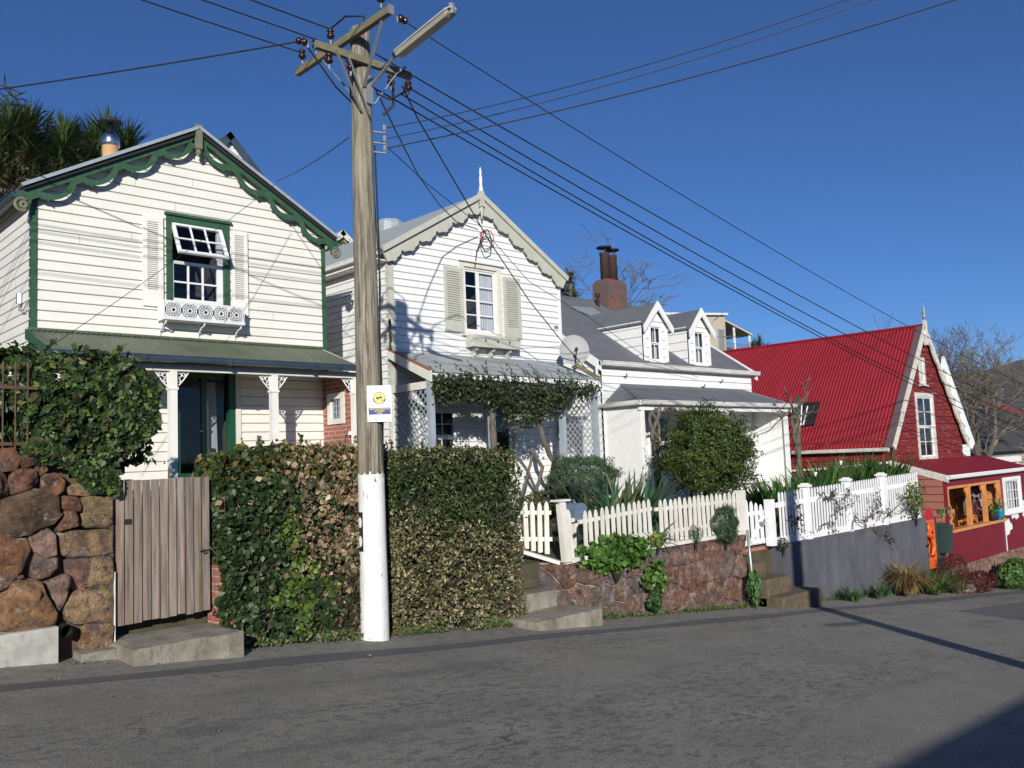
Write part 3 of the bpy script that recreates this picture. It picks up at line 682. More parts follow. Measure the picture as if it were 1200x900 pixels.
    mb = MB()
    for a in ((s0-.09, s0, z0, z1+.09), (s1, s1+.09, z0, z1+.09), (s0, s1, z1, z1+.09)): wb(mb, 'x', Y, *a, 0, .055)
    mb.build('door_surround', 'trimcream', H)
    mb = MB()
    wb(mb, 'x', Y, s1-.11, s1, z0, z1, -.10, .03); wb(mb, 'x', Y, s0, s0+.05, z0, z1, -.10, .03)
    for q in ((s0+.05, s0+.14, z0, z1-.03), (6.24, 6.33, z0, z1-.03), (s0+.14, 6.24, z1-.13, z1-.03), (s0+.14, 6.24, z0, z0+.32), (6.33, s1-.16, z1-.13, z1-.03), (6.33, s1-.16, z0, z0+.3)): wb(mb, 'x', Y, *q, -.10, -.05)
    d = mb.build('door', 'doorgreen', H); P = PF('x', Y)
    mb = MB(); mb.quad(P(s0+.14, z0+.3, -.075), P(s1-.16, z0+.3, -.075), P(s1-.16, z1-.1, -.075), P(s0+.14, z1-.1, -.075)); mb.build('glass', 'glass', d)
    mb = MB(); mb.quad(P(6.45, z0+.1, -.2), P(6.62, z0+.1, -.25), P(6.55, 1.5, -.2), P(6.33, 1.5, -.25)); mb.build('curtain', 'curtain', d)
    mb = MB(); mb.tube([(6.22, Y+.04, .65), (6.22, Y-.02, .65), (6.17, Y-.02, .65)], .012, 6); mb.build('handle', 'steel', d)
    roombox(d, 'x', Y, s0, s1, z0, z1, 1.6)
    # brick end wall with little window
    mb = MB(); h = (13.24, 13.78, .74, 1.30); xx = 8.5
    for a in ((13.0, h[0], -1.2, 1.62), (h[1], 13.97, -1.2, 1.7), (h[0], h[1], -1.2, h[2]), (h[0], h[1], h[3], 1.66)): wb(mb, 'y', xx, *a, -.1, 0)
    mb.build('brick_end_wall', 'brick', H)
    w = window(H, 'y', xx, *h, 3, 3, 'trimcream', 'bluegrey', fw=.11, sw=.025, split=False, proud=.03, sill=False, rec=-.01, room=False)
    mb = MB(); mb.tube([(8.46, 12.97, .55), (8.40, 12.97, .55)], .035, 8); mb.build('light_fitting', 'trimwhite', H)
    # outside socket and bracket on the side wall
    mb = MB(); q = Vector(at(21, 362, 14.35)); q.x = 3.6; mb.tube([(3.6, 14.4, 2.6), (3.6, 14.4, 2.75)], .05, 8); mb.tube([(3.6, 14.4, 2.6), (3.57, 14.3, 2.48), (3.58, 14.12, 2.45), (3.63, 14.08, 2.6)], .012, 5); mb.build('meter_fitting', 'galv', H)
    # flue
    fx, fy = 5.47, 16.05; mb = MB()
    b = Vector((fx, fy, 5.4)); mb.tube([b, b+Vector((0, 0, .53))], [.145, .14], 16, 0)
    fl = mb.build('flue', 'ochre', H, 'flue with ochre base and bright steel bell', True)
    mb = MB(); mb.tube([(fx, fy, 5.91), (fx, fy, 5.93), (fx, fy, 6.08), (fx, fy, 6.16), (fx, fy, 6.20), (fx, fy, 6.34)], [.14, .16, .155, .10, .065, .06], 20); mb.build('flue_bell', 'steel', fl, None, True)
    mb = MB(); mb.tube([(fx, fy, 6.36), (fx, fy, 6.39), (fx, fy, 6.47)], [.2, .195, .03], 20); mb.tube([(fx, fy, 6.3), (fx, fy, 6.38)], .02, 6); mb.build('cowl', 'black', fl)
    mb = MB(); mb.tube([(fx-.0, fy-.0, 4.9), (fx, fy, 5.32)], [.42, .17], 12); mb.build('flashing_cone', 'greenroof', fl)
house1()

# ================================================================= HOUSE TWO (white, grey shutters)
def lattice(par, P, s0, s1, z0, z1, mt, sp=.105, w=.028, arch=None):
    mb = MB(); L = (s1-s0)+(z1-z0); k = 0
    for sg, dd in ((1, 0), (-1, .008)):
        n = int(L/(sp*1.414))+2
        for i in range(-n, 2*n):
            c = i*sp*1.414
            # line z-z0 = sg*(s-s0)+c
            pts = []
            for s in (s0, s1):
                z = z0+sg*(s-s0)+c
                pts.append((s, z))
            (sa, za), (sb, zb) = pts
            def clipz(sa, za, sb, zb):
                if (za < z0 and zb < z0) or (za > z1 and zb > z1): return None
                if za < z0: sa = sa+(z0-za)/(zb-za)*(sb-sa); za = z0
                elif za > z1: sa = sa+(z1-za)/(zb-za)*(sb-sa); za = z1
                if zb < z0: sb = sa+(z0-za)/(zb-za)*(sb-sa); zb = z0
                elif zb > z1: sb = sa+(z1-za)/(zb-za)*(sb-sa); zb = z1
                return sa, za, sb, zb
            r = clipz(sa, za, sb, zb)
            if not r or abs(r[0]-r[2]) < .01: continue
            sa, za, sb, zb = r; h = w*.707/1.0*.7
            v = [P(sa, za-h, dd), P(sb, zb-h, dd), P(sb, zb+h, dd), P(sa, za+h, dd), P(sa, za-h, dd+.008), P(sb, zb-h, dd+.008), P(sb, zb+h, dd+.008), P(sa, za+h, dd+.008)]
            mb.hexa(v)
    return mb.build('lattice', mt, par)
def house2():
    X0, X1, Y, YB = 10.07, 14.96, 14.0, 20.5; xc = 12.46; zap = 5.70; sl = .585; yf = 13.84
    H = thing('house', 'white weatherboard house with louvred grey-green shutters and spiked finial', 'house', (xc, Y, -1.2))
    win = (12.0, 12.96, 2.70, 4.14); door = (12.55, 13.35, -.9, 1.35); dwin = (10.9, 11.7, -.1, 1.1)
    def lft(z): return max(X0, xc-(zap-.06-z)/sl) if z < zap-.06 else xc
    def rgt(z): return min(X1, xc+(zap-.06-z)/sl) if z < zap-.06 else xc
    mb = MB(); clap(mb, 'x', Y, lft, rgt, -1.3, zap-.07, .143, [win, door, dwin], ph=.04); mb.build('wall', 'white', H)
    mb = MB(); clap(mb, 'y', X0, Y, YB, -1.3, zap-.06-sl*(xc-X0)+.0, .143, ph=.04); mb.build('wall', 'white', H)
    mb = MB(); mb.box(X1-.02, X1, Y+.03, YB, -1.3, 4.15); mb.box(X0, X1, YB-.02, YB, -1.3, 4.1); mb.build('wall', 'white', H)
    mb = MB(); mb.box(X0-.035, X0+.09, Y-.045, Y+.07, -1.2, 4.12); mb.build('corner_board', 'trimgrey', H)
    mb = MB(); mb.box(X1-.045, X1+.03, Y-.042, Y+.05, -1.2, 4.1); mb.build('corner_board', 'trimwhite', H)
    E_ = 2.62; mb = MB()
    for sgn in (-1, 1): corr(mb, (xc, yf-.03, zap+.06), (0, YB+.2-yf, 0), (sgn*(E_+.04), 0, -sl*(E_+.04)))
    rf = mb.build('roof', 'blueroof', H)
    mb = MB()
    for sgn in (-1, 1): mb.quad((xc, yf+.05, zap-.05), (xc, YB, zap-.05), (xc+sgn*E_, YB, zap-.05-sl*E_), (xc+sgn*E_, yf+.05, zap-.05-sl*E_))
    mb.build('soffit', 'trimwhite', H)
    for sgn in (-1, 1):
        mb = MB(); barge(mb, (xc, zap-.02), (xc+sgn*E_, zap-.02-sl*E_), yf, .03, 0, fret2, 180); bo = mb.build('barge_board', 'trimgrey', H)
        mb = MB(); mb.beam((xc, yf-.02, zap+.035), (xc+sgn*(E_+.03), yf-.02, zap+.035-sl*(E_+.03)), .07, .11); mb.build('verge_cap', 'trimgrey', bo)
    mb = MB(); mb.box(xc-.05, xc+.05, yf-.07, yf+.04, zap-.22, zap+.12)
    mb.tube([(xc, yf-.02, zap-.22), (xc, yf-.02, zap-.3), (xc, yf-.02, zap-.36), (xc, yf-.02, zap-.5)], [.03, .045, .03, .01], 8)
    f = mb.build('finial', 'trimgrey', H)
    mb = MB(); zz = zap+.12; mb.tube([(xc, yf-.02, zz+a) for a in (0, .05, .12, .3, .36, .44, .54)], [.045, .05, .03, .035, .02, .028, .008], 8); mb.build('spike', 'trimwhite', f)
    mb = MB(); ex = xc-E_-.02; ez = zap-sl*E_-.05
    mb.box(ex-.03, ex+.02, yf+.1, YB, ez-.12, ez-.0); gutter(mb, (ex-.03, YB, ez+.0), (ex-.03, yf+.02, ez+.0), .055); mb.box(ex+.02, X0-.03, yf+.1, YB, ez-.13, ez-.11)
    mb.build('gutter', 'trimwhite', H)
    # window
    s0, s1, z0, z1 = win; mb = MB()
    for a in ((s0-.13, s0, z0-.02, z1), (s1, s1+.13, z0-.02, z1), (s0-.13, s1+.13, z1, z1+.1)): wb(mb, 'x', Y, *a, .0, .05)
    wb(mb, 'x', Y, s0-.17, s1+.17, z1+.1, z1+.13, 0, .1); wb(mb, 'x', Y, s0-.13, s1+.13, z0-.07, z0-.02, 0, .1)
    for a in ((s0, s0+.04, z0, z1), (s1-.04, s1, z0, z1), (s0+.04, s1-.04, z1-.05, z1), (s0+.04, s1-.04, z0-.02, z0+.04)): wb(mb, 'x', Y, *a, -.07, .01)
    w = mb.build('window', 'trimcream', H); P = PF('x', Y); xm = s0+.43
    for k, (a, b) in enumerate(((s0+.04, xm), (xm, s1-.04))):
        mb = MB()
        for q in ((a, a+.04, z0+.04, z1-.05), (b-.04, b, z0+.04, z1-.05), (a+.04, b-.04, z1-.09, z1-.05), (a+.04, b-.04, z0+.04, z0+.1)): wb(mb, 'x', Y, *q, -.045, -.01)
        for i in (1, 2, 3): z = z0+.1+(z1-z0-.19)*i/4; wb(mb, 'x', Y, a+.04, b-.04, z-.013, z+.013, -.035, -.014)
        mb.build('casement', 'trimwhite', w)
        mb = MB(); mb.quad(P(a, z0+.05, -.03), P(b, z0+.05, -.03), P(b, z1-.06, -.03), P(a, z1-.06, -.03)); mb.build('glass', 'glass', w)
    mb = MB(); K = 22; x0, x1 = xm+.06, s1-.06; vs = []
    for i in range(K+1):
        x = x0+(x1-x0)*i/K; d = -.08-.012*math.sin(i*1.7); vs += [P(x, z0+.04, d), P(x, z1-.06, d)]
    mb.add(vs, [(2*i, 2*i+2, 2*i+3, 2*i+1) for i in range(K)]); mb.build('curtain', 'curtain', w)
    roombox(w, 'x', Y, s0, s1, z0, z1)
    shutter(H, 'x', Y, 11.43, 11.94, 2.70, 4.07, 'trimgrey', 22, .075, .2)
    shutter(H, 'x', Y, 13.13, 13.64, 2.68, 4.04, 'trimgrey', 22, .075, .2)
    # plank window box with cut diamonds and corbels
    mb = MB(); b0, b1, zz0, zz1 = 11.98, 13.36, 2.38, 2.63; mb.box(b0, b1, 13.70, 13.73, zz0, zz1); mb.box(b0, b0+.03, 13.73, 13.95, zz0, zz1); mb.box(b1-.03, b1, 13.73, 13.95, zz0, zz1); mb.box(b0+.03, b1-.03, 13.73, 13.95, zz0+.02, zz0+.04)
    bx = mb.build('window_box', 'trimgrey', H)
    mb = MB()
    for x in (12.33, 12.68, 13.03):
        mb.add([(x-.025, 13.697, 2.52), (x, 13.697, 2.475), (x+.025, 13.697, 2.52), (x, 13.697, 2.565)], [(0, 1, 2, 3)])
    mb.build('cut_diamonds', 'black', bx)
    for x in (12.15, 12.63, 13.12):
        mb = MB(); prof = [(13.75, zz0), (13.95, zz0), (13.95, zz0-.26), (13.90, zz0-.26), (13.88, zz0-.2), (13.84, zz0-.17), (13.86, zz0-.1), (13.79, zz0-.07)]
        mb.add([(x-.03, a, b) for a, b in prof]+[(x+.03, a, b) for a, b in prof], [tuple(range(8)), tuple(range(15, 7, -1))]+[(i, (i+1) % 8, (i+1) % 8+8, i+8) for i in range(8)])
        mb.build('corbel', 'trimgrey', bx)
    # verandah
    vy, v1, v0 = 12.68, 2.20, 1.66
    mb = MB(); corr(mb, (9.98, Y-.04, v1), (4.72, 0, 0), (0, vy-Y+.04, v0-v1), .085, .01); vr = mb.build('verandah_roof', 'blueroof', H)
    mb = MB(); mb.box(10.0, 14.68, 12.66, 12.70, v0-.12, v0-.02); mb.build('fascia', 'trimwhite', vr)
    mb = MB(); q = [(9.95, Y-.05, v1+.03), (9.95, 12.62, v0+.02), (9.95, 12.62, v0-.19), (9.95, Y-.05, v1-.15)]; mb.hexa([(x+dx, y, z) for dx in (0, .04) for x, y, z in q]); mb.build('verge_board', 'trimcream', vr)
    mb = MB(); q = [(9.93, Y-.05, v1+.05), (9.93, 12.62, v0+.04), (9.93, 12.62, v0+.02), (9.93, Y-.05, v1+.03)]; mb.hexa([(x+dx, y, z) for dx in (0, .1) for x, y, z in q]); mb.build('verge_flashing', 'terra', vr)
    mb = MB(); mb.box(10.0, 10.07, 12.7, 13.95, 1.36, 1.5); mb.box(10.0, 10.07, 13.9, 13.97, -1, 1.36); mb.build('end_beam', 'trimcream', H)
    lattice(H, PF('y', 10.05), 12.82, 13.9, -1.0, 1.36, 'bluegrey')
    for x, y in ((10.02, 12.72), (11.52, 12.72), (14.60, 12.72), (13.55, 12.72)):
        mb = MB(); mb.box(x-.055, x+.055, y-.055, y+.055, -1.3, 1.52); mb.build('verandah_post', 'bluegrey', H)
    lattice(H, PF('Y', 14.58), 12.8, 13.8, -.35, 1.5, 'bluegrey')
    mb = MB(); mb.box(14.55, 14.62, 12.78, 13.9, -.42, -.35); mb.box(14.55, 14.62, 13.8, 13.88, -1.3, 1.5); mb.tube([(14.585, 12.8, 1.0), (14.585, 12.95, 1.35), (14.585, 13.2, 1.5)], .04, 6); mb.box(13.6, 14.55, 12.69, 12.75, -.28, -.2); mb.build('lattice_frame', 'bluegrey', H)
    mb = MB(); mb.quad((10.08, 12.75, v0-.06), (14.6, 12.75, v0-.06), (14.6, Y-.05, v1-.12), (10.08, Y-.05, v1-.12)); mb.build('shade_lining', 'boxgreen', H)  # dark lining added to deepen the shade under this verandah roof
    mb = MB(); mb.box(10.05, 14.6, 12.7, Y, -1.35, -1.15); mb.build('verandah_floor', 'greyblock', H)
    # door and low window under the verandah
    s0, s1, z0, z1 = door; mb = MB()
    for a in ((s0-.08, s0, z0, z1+.08), (s1, s1+.08, z0, z1+.08), (s0, s1, z1, z1+.08)): wb(mb, 'x', Y, *a, -.03, .05)
    mb.build('door_surround', 'trimwhite', H)
    mb = MB()
    for q in ((s0, s0+.12, z0, z1), (s1-.12, s1, z0, z1), (s0+.12, s1-.12, z1-.12, z1), (s0+.12, s1-.12, z0, z0+.85)): wb(mb, 'x', Y, *q, -.09, -.04)
    d = mb.build('door', 'trimcream', H); mb = MB(); mb.quad(P(s0+.1, z0+.8, -.065), P(s1-.1, z0+.8, -.065), P(s1-.1, z1-.1, -.065), P(s0+.1, z1-.1, -.065)); mb.build('glass', 'glass', d); roombox(d, 'x', Y, s0, s1, z0, z1)
    window(H, 'x', Y, *dwin, 2, 2)
    # cables and rolled wire on the gable
    mb = MB(); cx, cz = 12.50, 4.85
    mb.tube([(cx+.02+.17*math.sin(a)*.9, 13.78, cz-.12+.24*math.cos(a)+.02*math.sin(5*a)) for a in np.linspace(0, 6.28, 22)], .012, 5)
    mb.tube([(cx-.02, 13.8, cz+.05), (cx-.13, 13.93, 4.5), (cx-.2, 13.93, 4.15)], .012, 5); mb.build('cable_coil', 'cable', H)
    mb = MB(); mb.tube([(cx+.03+.2*math.sin(a), 13.76, cz-.03+.12*math.cos(a)+.03*math.sin(3*a)) for a in np.linspace(0, 6.28, 22)], .011, 5); mb.build('cable_coil', 'redcable', H)
    mb = MB(); mb.box(14.72, 14.86, 13.945, 13.965, 3.0, 3.06); mb.build('number_plate', 'galv', H)
    # insulators on the corner
    mb = MB()
    for z in (2.2, 2.45, 2.7): mb.tube([(10.02, 13.9, z), (9.92, 13.8, z+.02), (9.92, 13.8, z+.1)], [.015, .03, .02], 6)
    mb.tube([(9.95, 13.85, 2.8), (9.93, 13.82, 2.3), (10.0, 13.9, 2.0)], .014, 5); mb.build('corner_fitting', 'black', H)
    # roof tank / chimney stub at the back
    return H
house2()

# ================================================================= HOUSE THREE (white with dormers)
def house3():
    X0, X1, Y, YR, YB = 16.35, 23.2, 14.0, 17.6, 21.2; ze = 2.30; sl = .67; zr = ze+.03+sl*(YR-Y)
    H = thing('house', 'low white house with two gabled dormers and a tall brick chimney', 'house', (19.8, Y, -1.9))
    wn = [(18.08, 19.1, -.5, 1.02), (21.0, 21.8, -.5, .95)]
    P = PF('x', Y)
    mb = MB(); clap(mb, 'x', Y, X0, X1, -2, ze-.02, .19, wn, ph=.05); mb.build('wall', 'white', H)
    for x, ax in ((X0, 'y'), (X1, 'Y')):
        mb = MB(); clap(mb, ax, x, lambda z: Y if z < ze else Y+(z-ze)/sl, lambda z: YB if z < ze else YB-(z-ze)/sl, -2, zr-.08, .19); mb.build('wall', 'white', H)
    mb = MB(); mb.box(X0, X1, YB-.02, YB, -2, ze); mb.build('wall', 'white', H)
    mb = MB(); corr(mb, (X0-.15, YR, zr), (X1-X0+.3, 0, 0), (0, Y-.12-YR, -(YR-Y+.12)*sl), .085, .008); corr(mb, (X0-.15, YR, zr), (X1-X0+.3, 0, 0), (0, YB+.1-YR, -(YB-YR)*sl), .085, .008)
    rf = mb.build('roof', 'greyroof', H)
    mb = MB(); mb.tube([(X0-.15, YR, zr+.01), (X1+.15, YR, zr+.01)], .05, 8); mb.build('ridge_cap', 'greyroof', rf)
    for x in (X0-.17, X1+.13):
        mb = MB(); yy = Y-.16; z = ze+.03-sl*.16
        q = [(x, YR, zr+.05), (x, yy, z+.05), (x, yy, z-.18), (x, YR, zr-.15)]; mb.hexa([(a+dx, b, c) for dx in (0, .04) for a, b, c in q])
        q = [(x, YR, zr+.05), (x, YB, zr+.05-sl*(YB-YR)), (x, YB, zr-.15-sl*(YB-YR)), (x, YR, zr-.15)]; mb.hexa([(a+dx, b, c) for dx in (0, .04) for a, b, c in q])
        mb.build('barge_board', 'trimwhite', rf)
    mb = MB(); gutter(mb, (X0-.17, Y-.11, ze-.06), (X1+.2, Y-.11, ze-.06), .07); mb.box(X0, X1, Y-.1, Y-.03, ze-.12, ze-.0); mb.build('gutter', 'gutterwhite', H)
    mb = MB()
    q = [Vector((x, y, ze+.03+sl*(y-Y)+.03)) for x, y in ((18.45, 16.95), (19.75, 17.1), (19.75, 16.5), (18.95, 16.45))]
    mb.add(q, [(0, 1, 2, 3)]); mb.build('roof_sheet', 'blueroof', rf, 'paler replaced sheet of roofing by the chimney')
    mb = MB(); mb.tube([(20.25, 17.3, 4.3), (20.25, 17.3, 4.85)], .05, 8); mb.tube([(20.25, 17.3, 4.85), (20.25, 17.3, 4.95)], .08, 8); mb.build('vent_pipe', 'black', rf)
    # dormers
    for (d0, d1) in ((18.32, 19.44), (20.36, 21.46)):
        xc = (d0+d1)/2; yd = 14.2; ez = 3.46; az = 4.02; i0, i1 = d0+.04, d1-.04
        dz = lambda y: ze+.03+sl*(y-Y)
        win = (xc-.27, xc+.27, 2.44, 3.42)
        ys = (az-ze-.03)/sl+Y
        mb = MB(); s_ = (az-.1-ez)/((d1-d0)/2)
        clap(mb, 'x', yd, lambda z: i0 if z < ez else i0+(z-ez)/s_, lambda z: i1 if z < ez else i1-(z-ez)/s_, 2.3, az-.16, .24, [win])
        dm = mb.build('dormer', 'white', H)
        for x, ax in ((i0, 'y'), (i1, 'Y')):
            mb = MB(); clap(mb, ax, x, yd, lambda z: max(yd+.01, Y+(z-ze-.03)/sl), 2.35, ez+.04, .24); mb.build('dormer_cheek', 'white', dm)
        mb = MB(); ye = (ez-ze-.03)/sl+Y
        for sg in (-1, 1):
            hw = (d1-d0)/2+.06; 
            yend_r = Y+(az-ze-.03)/sl; yend_e = Y+(ez-.05-ze-.03)/sl
            L = yend_r-yd+.18; a = (0, L, 0)
            corr(mb, (xc, yd-.16, az), a, (sg*hw, 0, ez-.05-az), .085, .008, None, (lambda t, L=L, ye=yend_e, yr=yend_r: 1 if yd-.16+t*L < ye else max(0, 1-(yd-.16+t*L-ye)/(yr-ye))))
        mb.build('dormer_roof', 'greyroof', dm)
        for sg in (-1, 1):
            mb = MB(); n = (sg*(d1-d0+.16)/2, ez-.12-az); ln = math.hypot(*n); dn = (n[0]/ln, n[1]/ln)
            a0 = (xc, az+.04); a1 = (xc+n[0], az+.04+n[1]); dn2 = -.21
            q = [(a0[0], yd-.18, a0[1]), (a1[0], yd-.18, a1[1]), (a1[0], yd-.18, a1[1]-.2), (a0[0], yd-.18, a0[1]-.24)]
            mb.hexa([(a, b+dy, c) for dy in (0, .04) for a, b, c in q]); mb.build('barge_board', 'trimwhite', dm)
        for x in (i0, i1): 
            mb = MB(); mb.box(x-.03, x+.03, yd-.035, yd+.02, 2.33, ez); mb.box(x+(-.03 if x == i0 else -.1), x+(.1 if x == i0 else .03), yd-.034, yd, 2.33, ez-.02); mb.build('corner_board', 'trimwhite', dm)
        mb = MB()
        window(H, 'x', yd, *win, 2, 1, 'trimwhite', 'trimwhite', fw=.05, sw=.03, curtain=[(.0, .32), (.62, 1.0)])
    # chimney
    cx0, cx1, cy0, cy1 = 20.55, 21.5, 17.15, 17.75; mb = MB(); mb.box(cx0, cx1, cy0, cy1, 3.6, 5.34); ch = mb.build('chimney', 'chimbrick', H)
    mb = MB(); b = [(cx0, cy0, 5.34), (cx1, cy0, 5.34), (cx1, cy1, 5.34), (cx0, cy1, 5.34)]; t = [(cx0+.09, cy0+.07, 5.45), (cx1-.12, cy0+.07, 5.45), (cx1-.12, cy1-.07, 5.45), (cx0+.09, cy1-.07, 5.45)]
    mb.hexa(b+t); mb.build('chimney_shoulder', 'chimbrick', ch)
    for x, y, z1 in ((20.78, 17.4, 6.48), (21.2, 17.44, 6.46)):
        mb = MB(); mb.tube([(x, y, 5.36), (x, y, z1-.25), (x, y, z1-.22), (x, y, z1-.18)], [.15, .145, .165, .15], 16); fl = mb.build('flue', 'rust', ch, None, True)
        mb = MB(); mb.tube([(x, y, z1-.03), (x, y, z1+.01), (x, y, z1+.05)], [.24, .23, .05], 16)
        for a in (0, 2.1, 4.2): mb.tube([(x+.13*math.cos(a), y+.13*math.sin(a), z1-.2), (x+.13*math.cos(a), y+.13*math.sin(a), z1)], .012, 4)
        mb.build('cowl', 'black', fl)
    # verandah, hipped at both ends
    vy = 12.8; zt_ = 1.76; ze2 = 1.24; 
    mb = MB(); A = (16.36, vy, ze2); B = (23.42, vy, ze2); C_ = (22.6, Y-.03, zt_); D = (17.1, Y-.03, zt_)
    w = B[0]-A[0]
    f = lambda t: min(1, max(0, (t*w)/(D[0]-A[0]))) if t*w < D[0]-A[0] else (min(1, max(0, (1-t)*w/(B[0]-C_[0]))) if (1-t)*w < B[0]-C_[0] else 1)
    corr(mb, A, (w, 0, 0), (0, Y-.03-vy, zt_-ze2), .085, .008, None, f)
    mb.add([A, D, (16.36, Y+.1, ze2)], [(0, 1, 2)]); mb.add([B, C_, (23.42, Y+.1, ze2)], [(0, 2, 1)])
    vr = mb.build('verandah_roof', 'greyroof', H)
    
    for a_, b_ in ((A, D), (B, C_)): mb = MB(); mb.beam(a_, b_, .09, .025, (0, 0, 1)); mb.build('hip_cap', 'greyroof', vr)
    mb = MB(); gutter(mb, (16.28, vy, ze2-.04), (23.5, vy, ze2-.04), .065); gutter(mb, (16.34, Y+.1, ze2-.04), (16.34, vy-.05, ze2-.04), .065); mb.build('gutter', 'gutterwhite', vr)
    mb = MB(); mb.box(16.36, 23.4, 12.82, 12.90, 1.02, 1.16); mb.quad((16.4, 12.9, 1.17), (23.3, 12.9, 1.17), (23.3, Y, 1.22), (16.4, Y, 1.22)); mb.build('verandah_beam', 'trimwhite', vr)
    mb = MB()
    yy = 12.86
    for i in range(8): mb.box(16.40, 16.43, 12.86+i*.142, 12.86+i*.142+.137, -1.9, 1.14)
    mb.build('boarded_end', 'trimwhite', H)
    mb = MB()
    for i in range(8): mb.box(23.16, 23.19, 12.90+i*.135, 12.90+i*.135+.131, -1.9, 1.14)
    mb.build('boarded_end', 'trimwhite', H)
    for x in (16.46, 19.95, 23.12):
        mb = MB(); mb.box(x-.05, x+.05, 12.83, 12.93, -1.9, 1.03); mb.build('verandah_post', 'trimwhite', H)
    for sg in (-1, 1):
        mb = MB(); mb.tube([(19.95+sg*.05, 12.88, .72), (19.95+sg*.14, 12.88, .85), (19.95+sg*.2, 12.88, 1.01)], .025, 6); mb.build('post_bracket', 'trimwhite', H)
    mb = MB(); mb.box(16.4, 23.2, 12.82, Y, -1.42, -1.3); mb.build('verandah_floor', 'conc', H)
    mb = MB(); q = [(18.2, 12.55, -1.72), (23.25, 12.75, -1.28), (23.25, 12.75, -1.46), (18.2, 12.55, -1.98)]; mb.hexa([(a, b+dy, c) for dy in (0, .06) for a, b, c in q]); mb.build('deck_fascia', 'trimwhite', H)
    mb = MB(); mb.box(21.9, 23.1, 13.45, 13.85, -.95, -.9); mb.box(22.0, 22.06, 13.5, 13.8, -1.3, -.95); mb.box(22.9, 22.96, 13.5, 13.8, -1.3, -.95); mb.box(21.9, 23.1, 13.83, 13.87, -.75, -.55); mb.build('bench', 'trimwhite', H)
    for k, q in enumerate(wn): window(H, 'x', Y, *q, 2, 2 if k else 2, 'trimwhite', 'trimwhite', fw=.07, sw=.05)
    mb = MB(); mb.tube([(16.1, Y-.1, 2.2), (16.15, Y-.05, 1.9), (16.35, Y-.05, 1.5), (16.35, Y-.05, 1.2)], .03, 6); mb.build('downpipe', 'trimwhite', H)
    mb = MB()
    for x, z in ((21.5, 1.95), (20.6, 1.78), (17.2, 1.95)): mb.tube([(x, Y-.03, z), (x, Y-.14, z), (x, Y-.14, z+.07)], .016, 5)
    mb.build('cable_hooks', 'black', H)
house3()

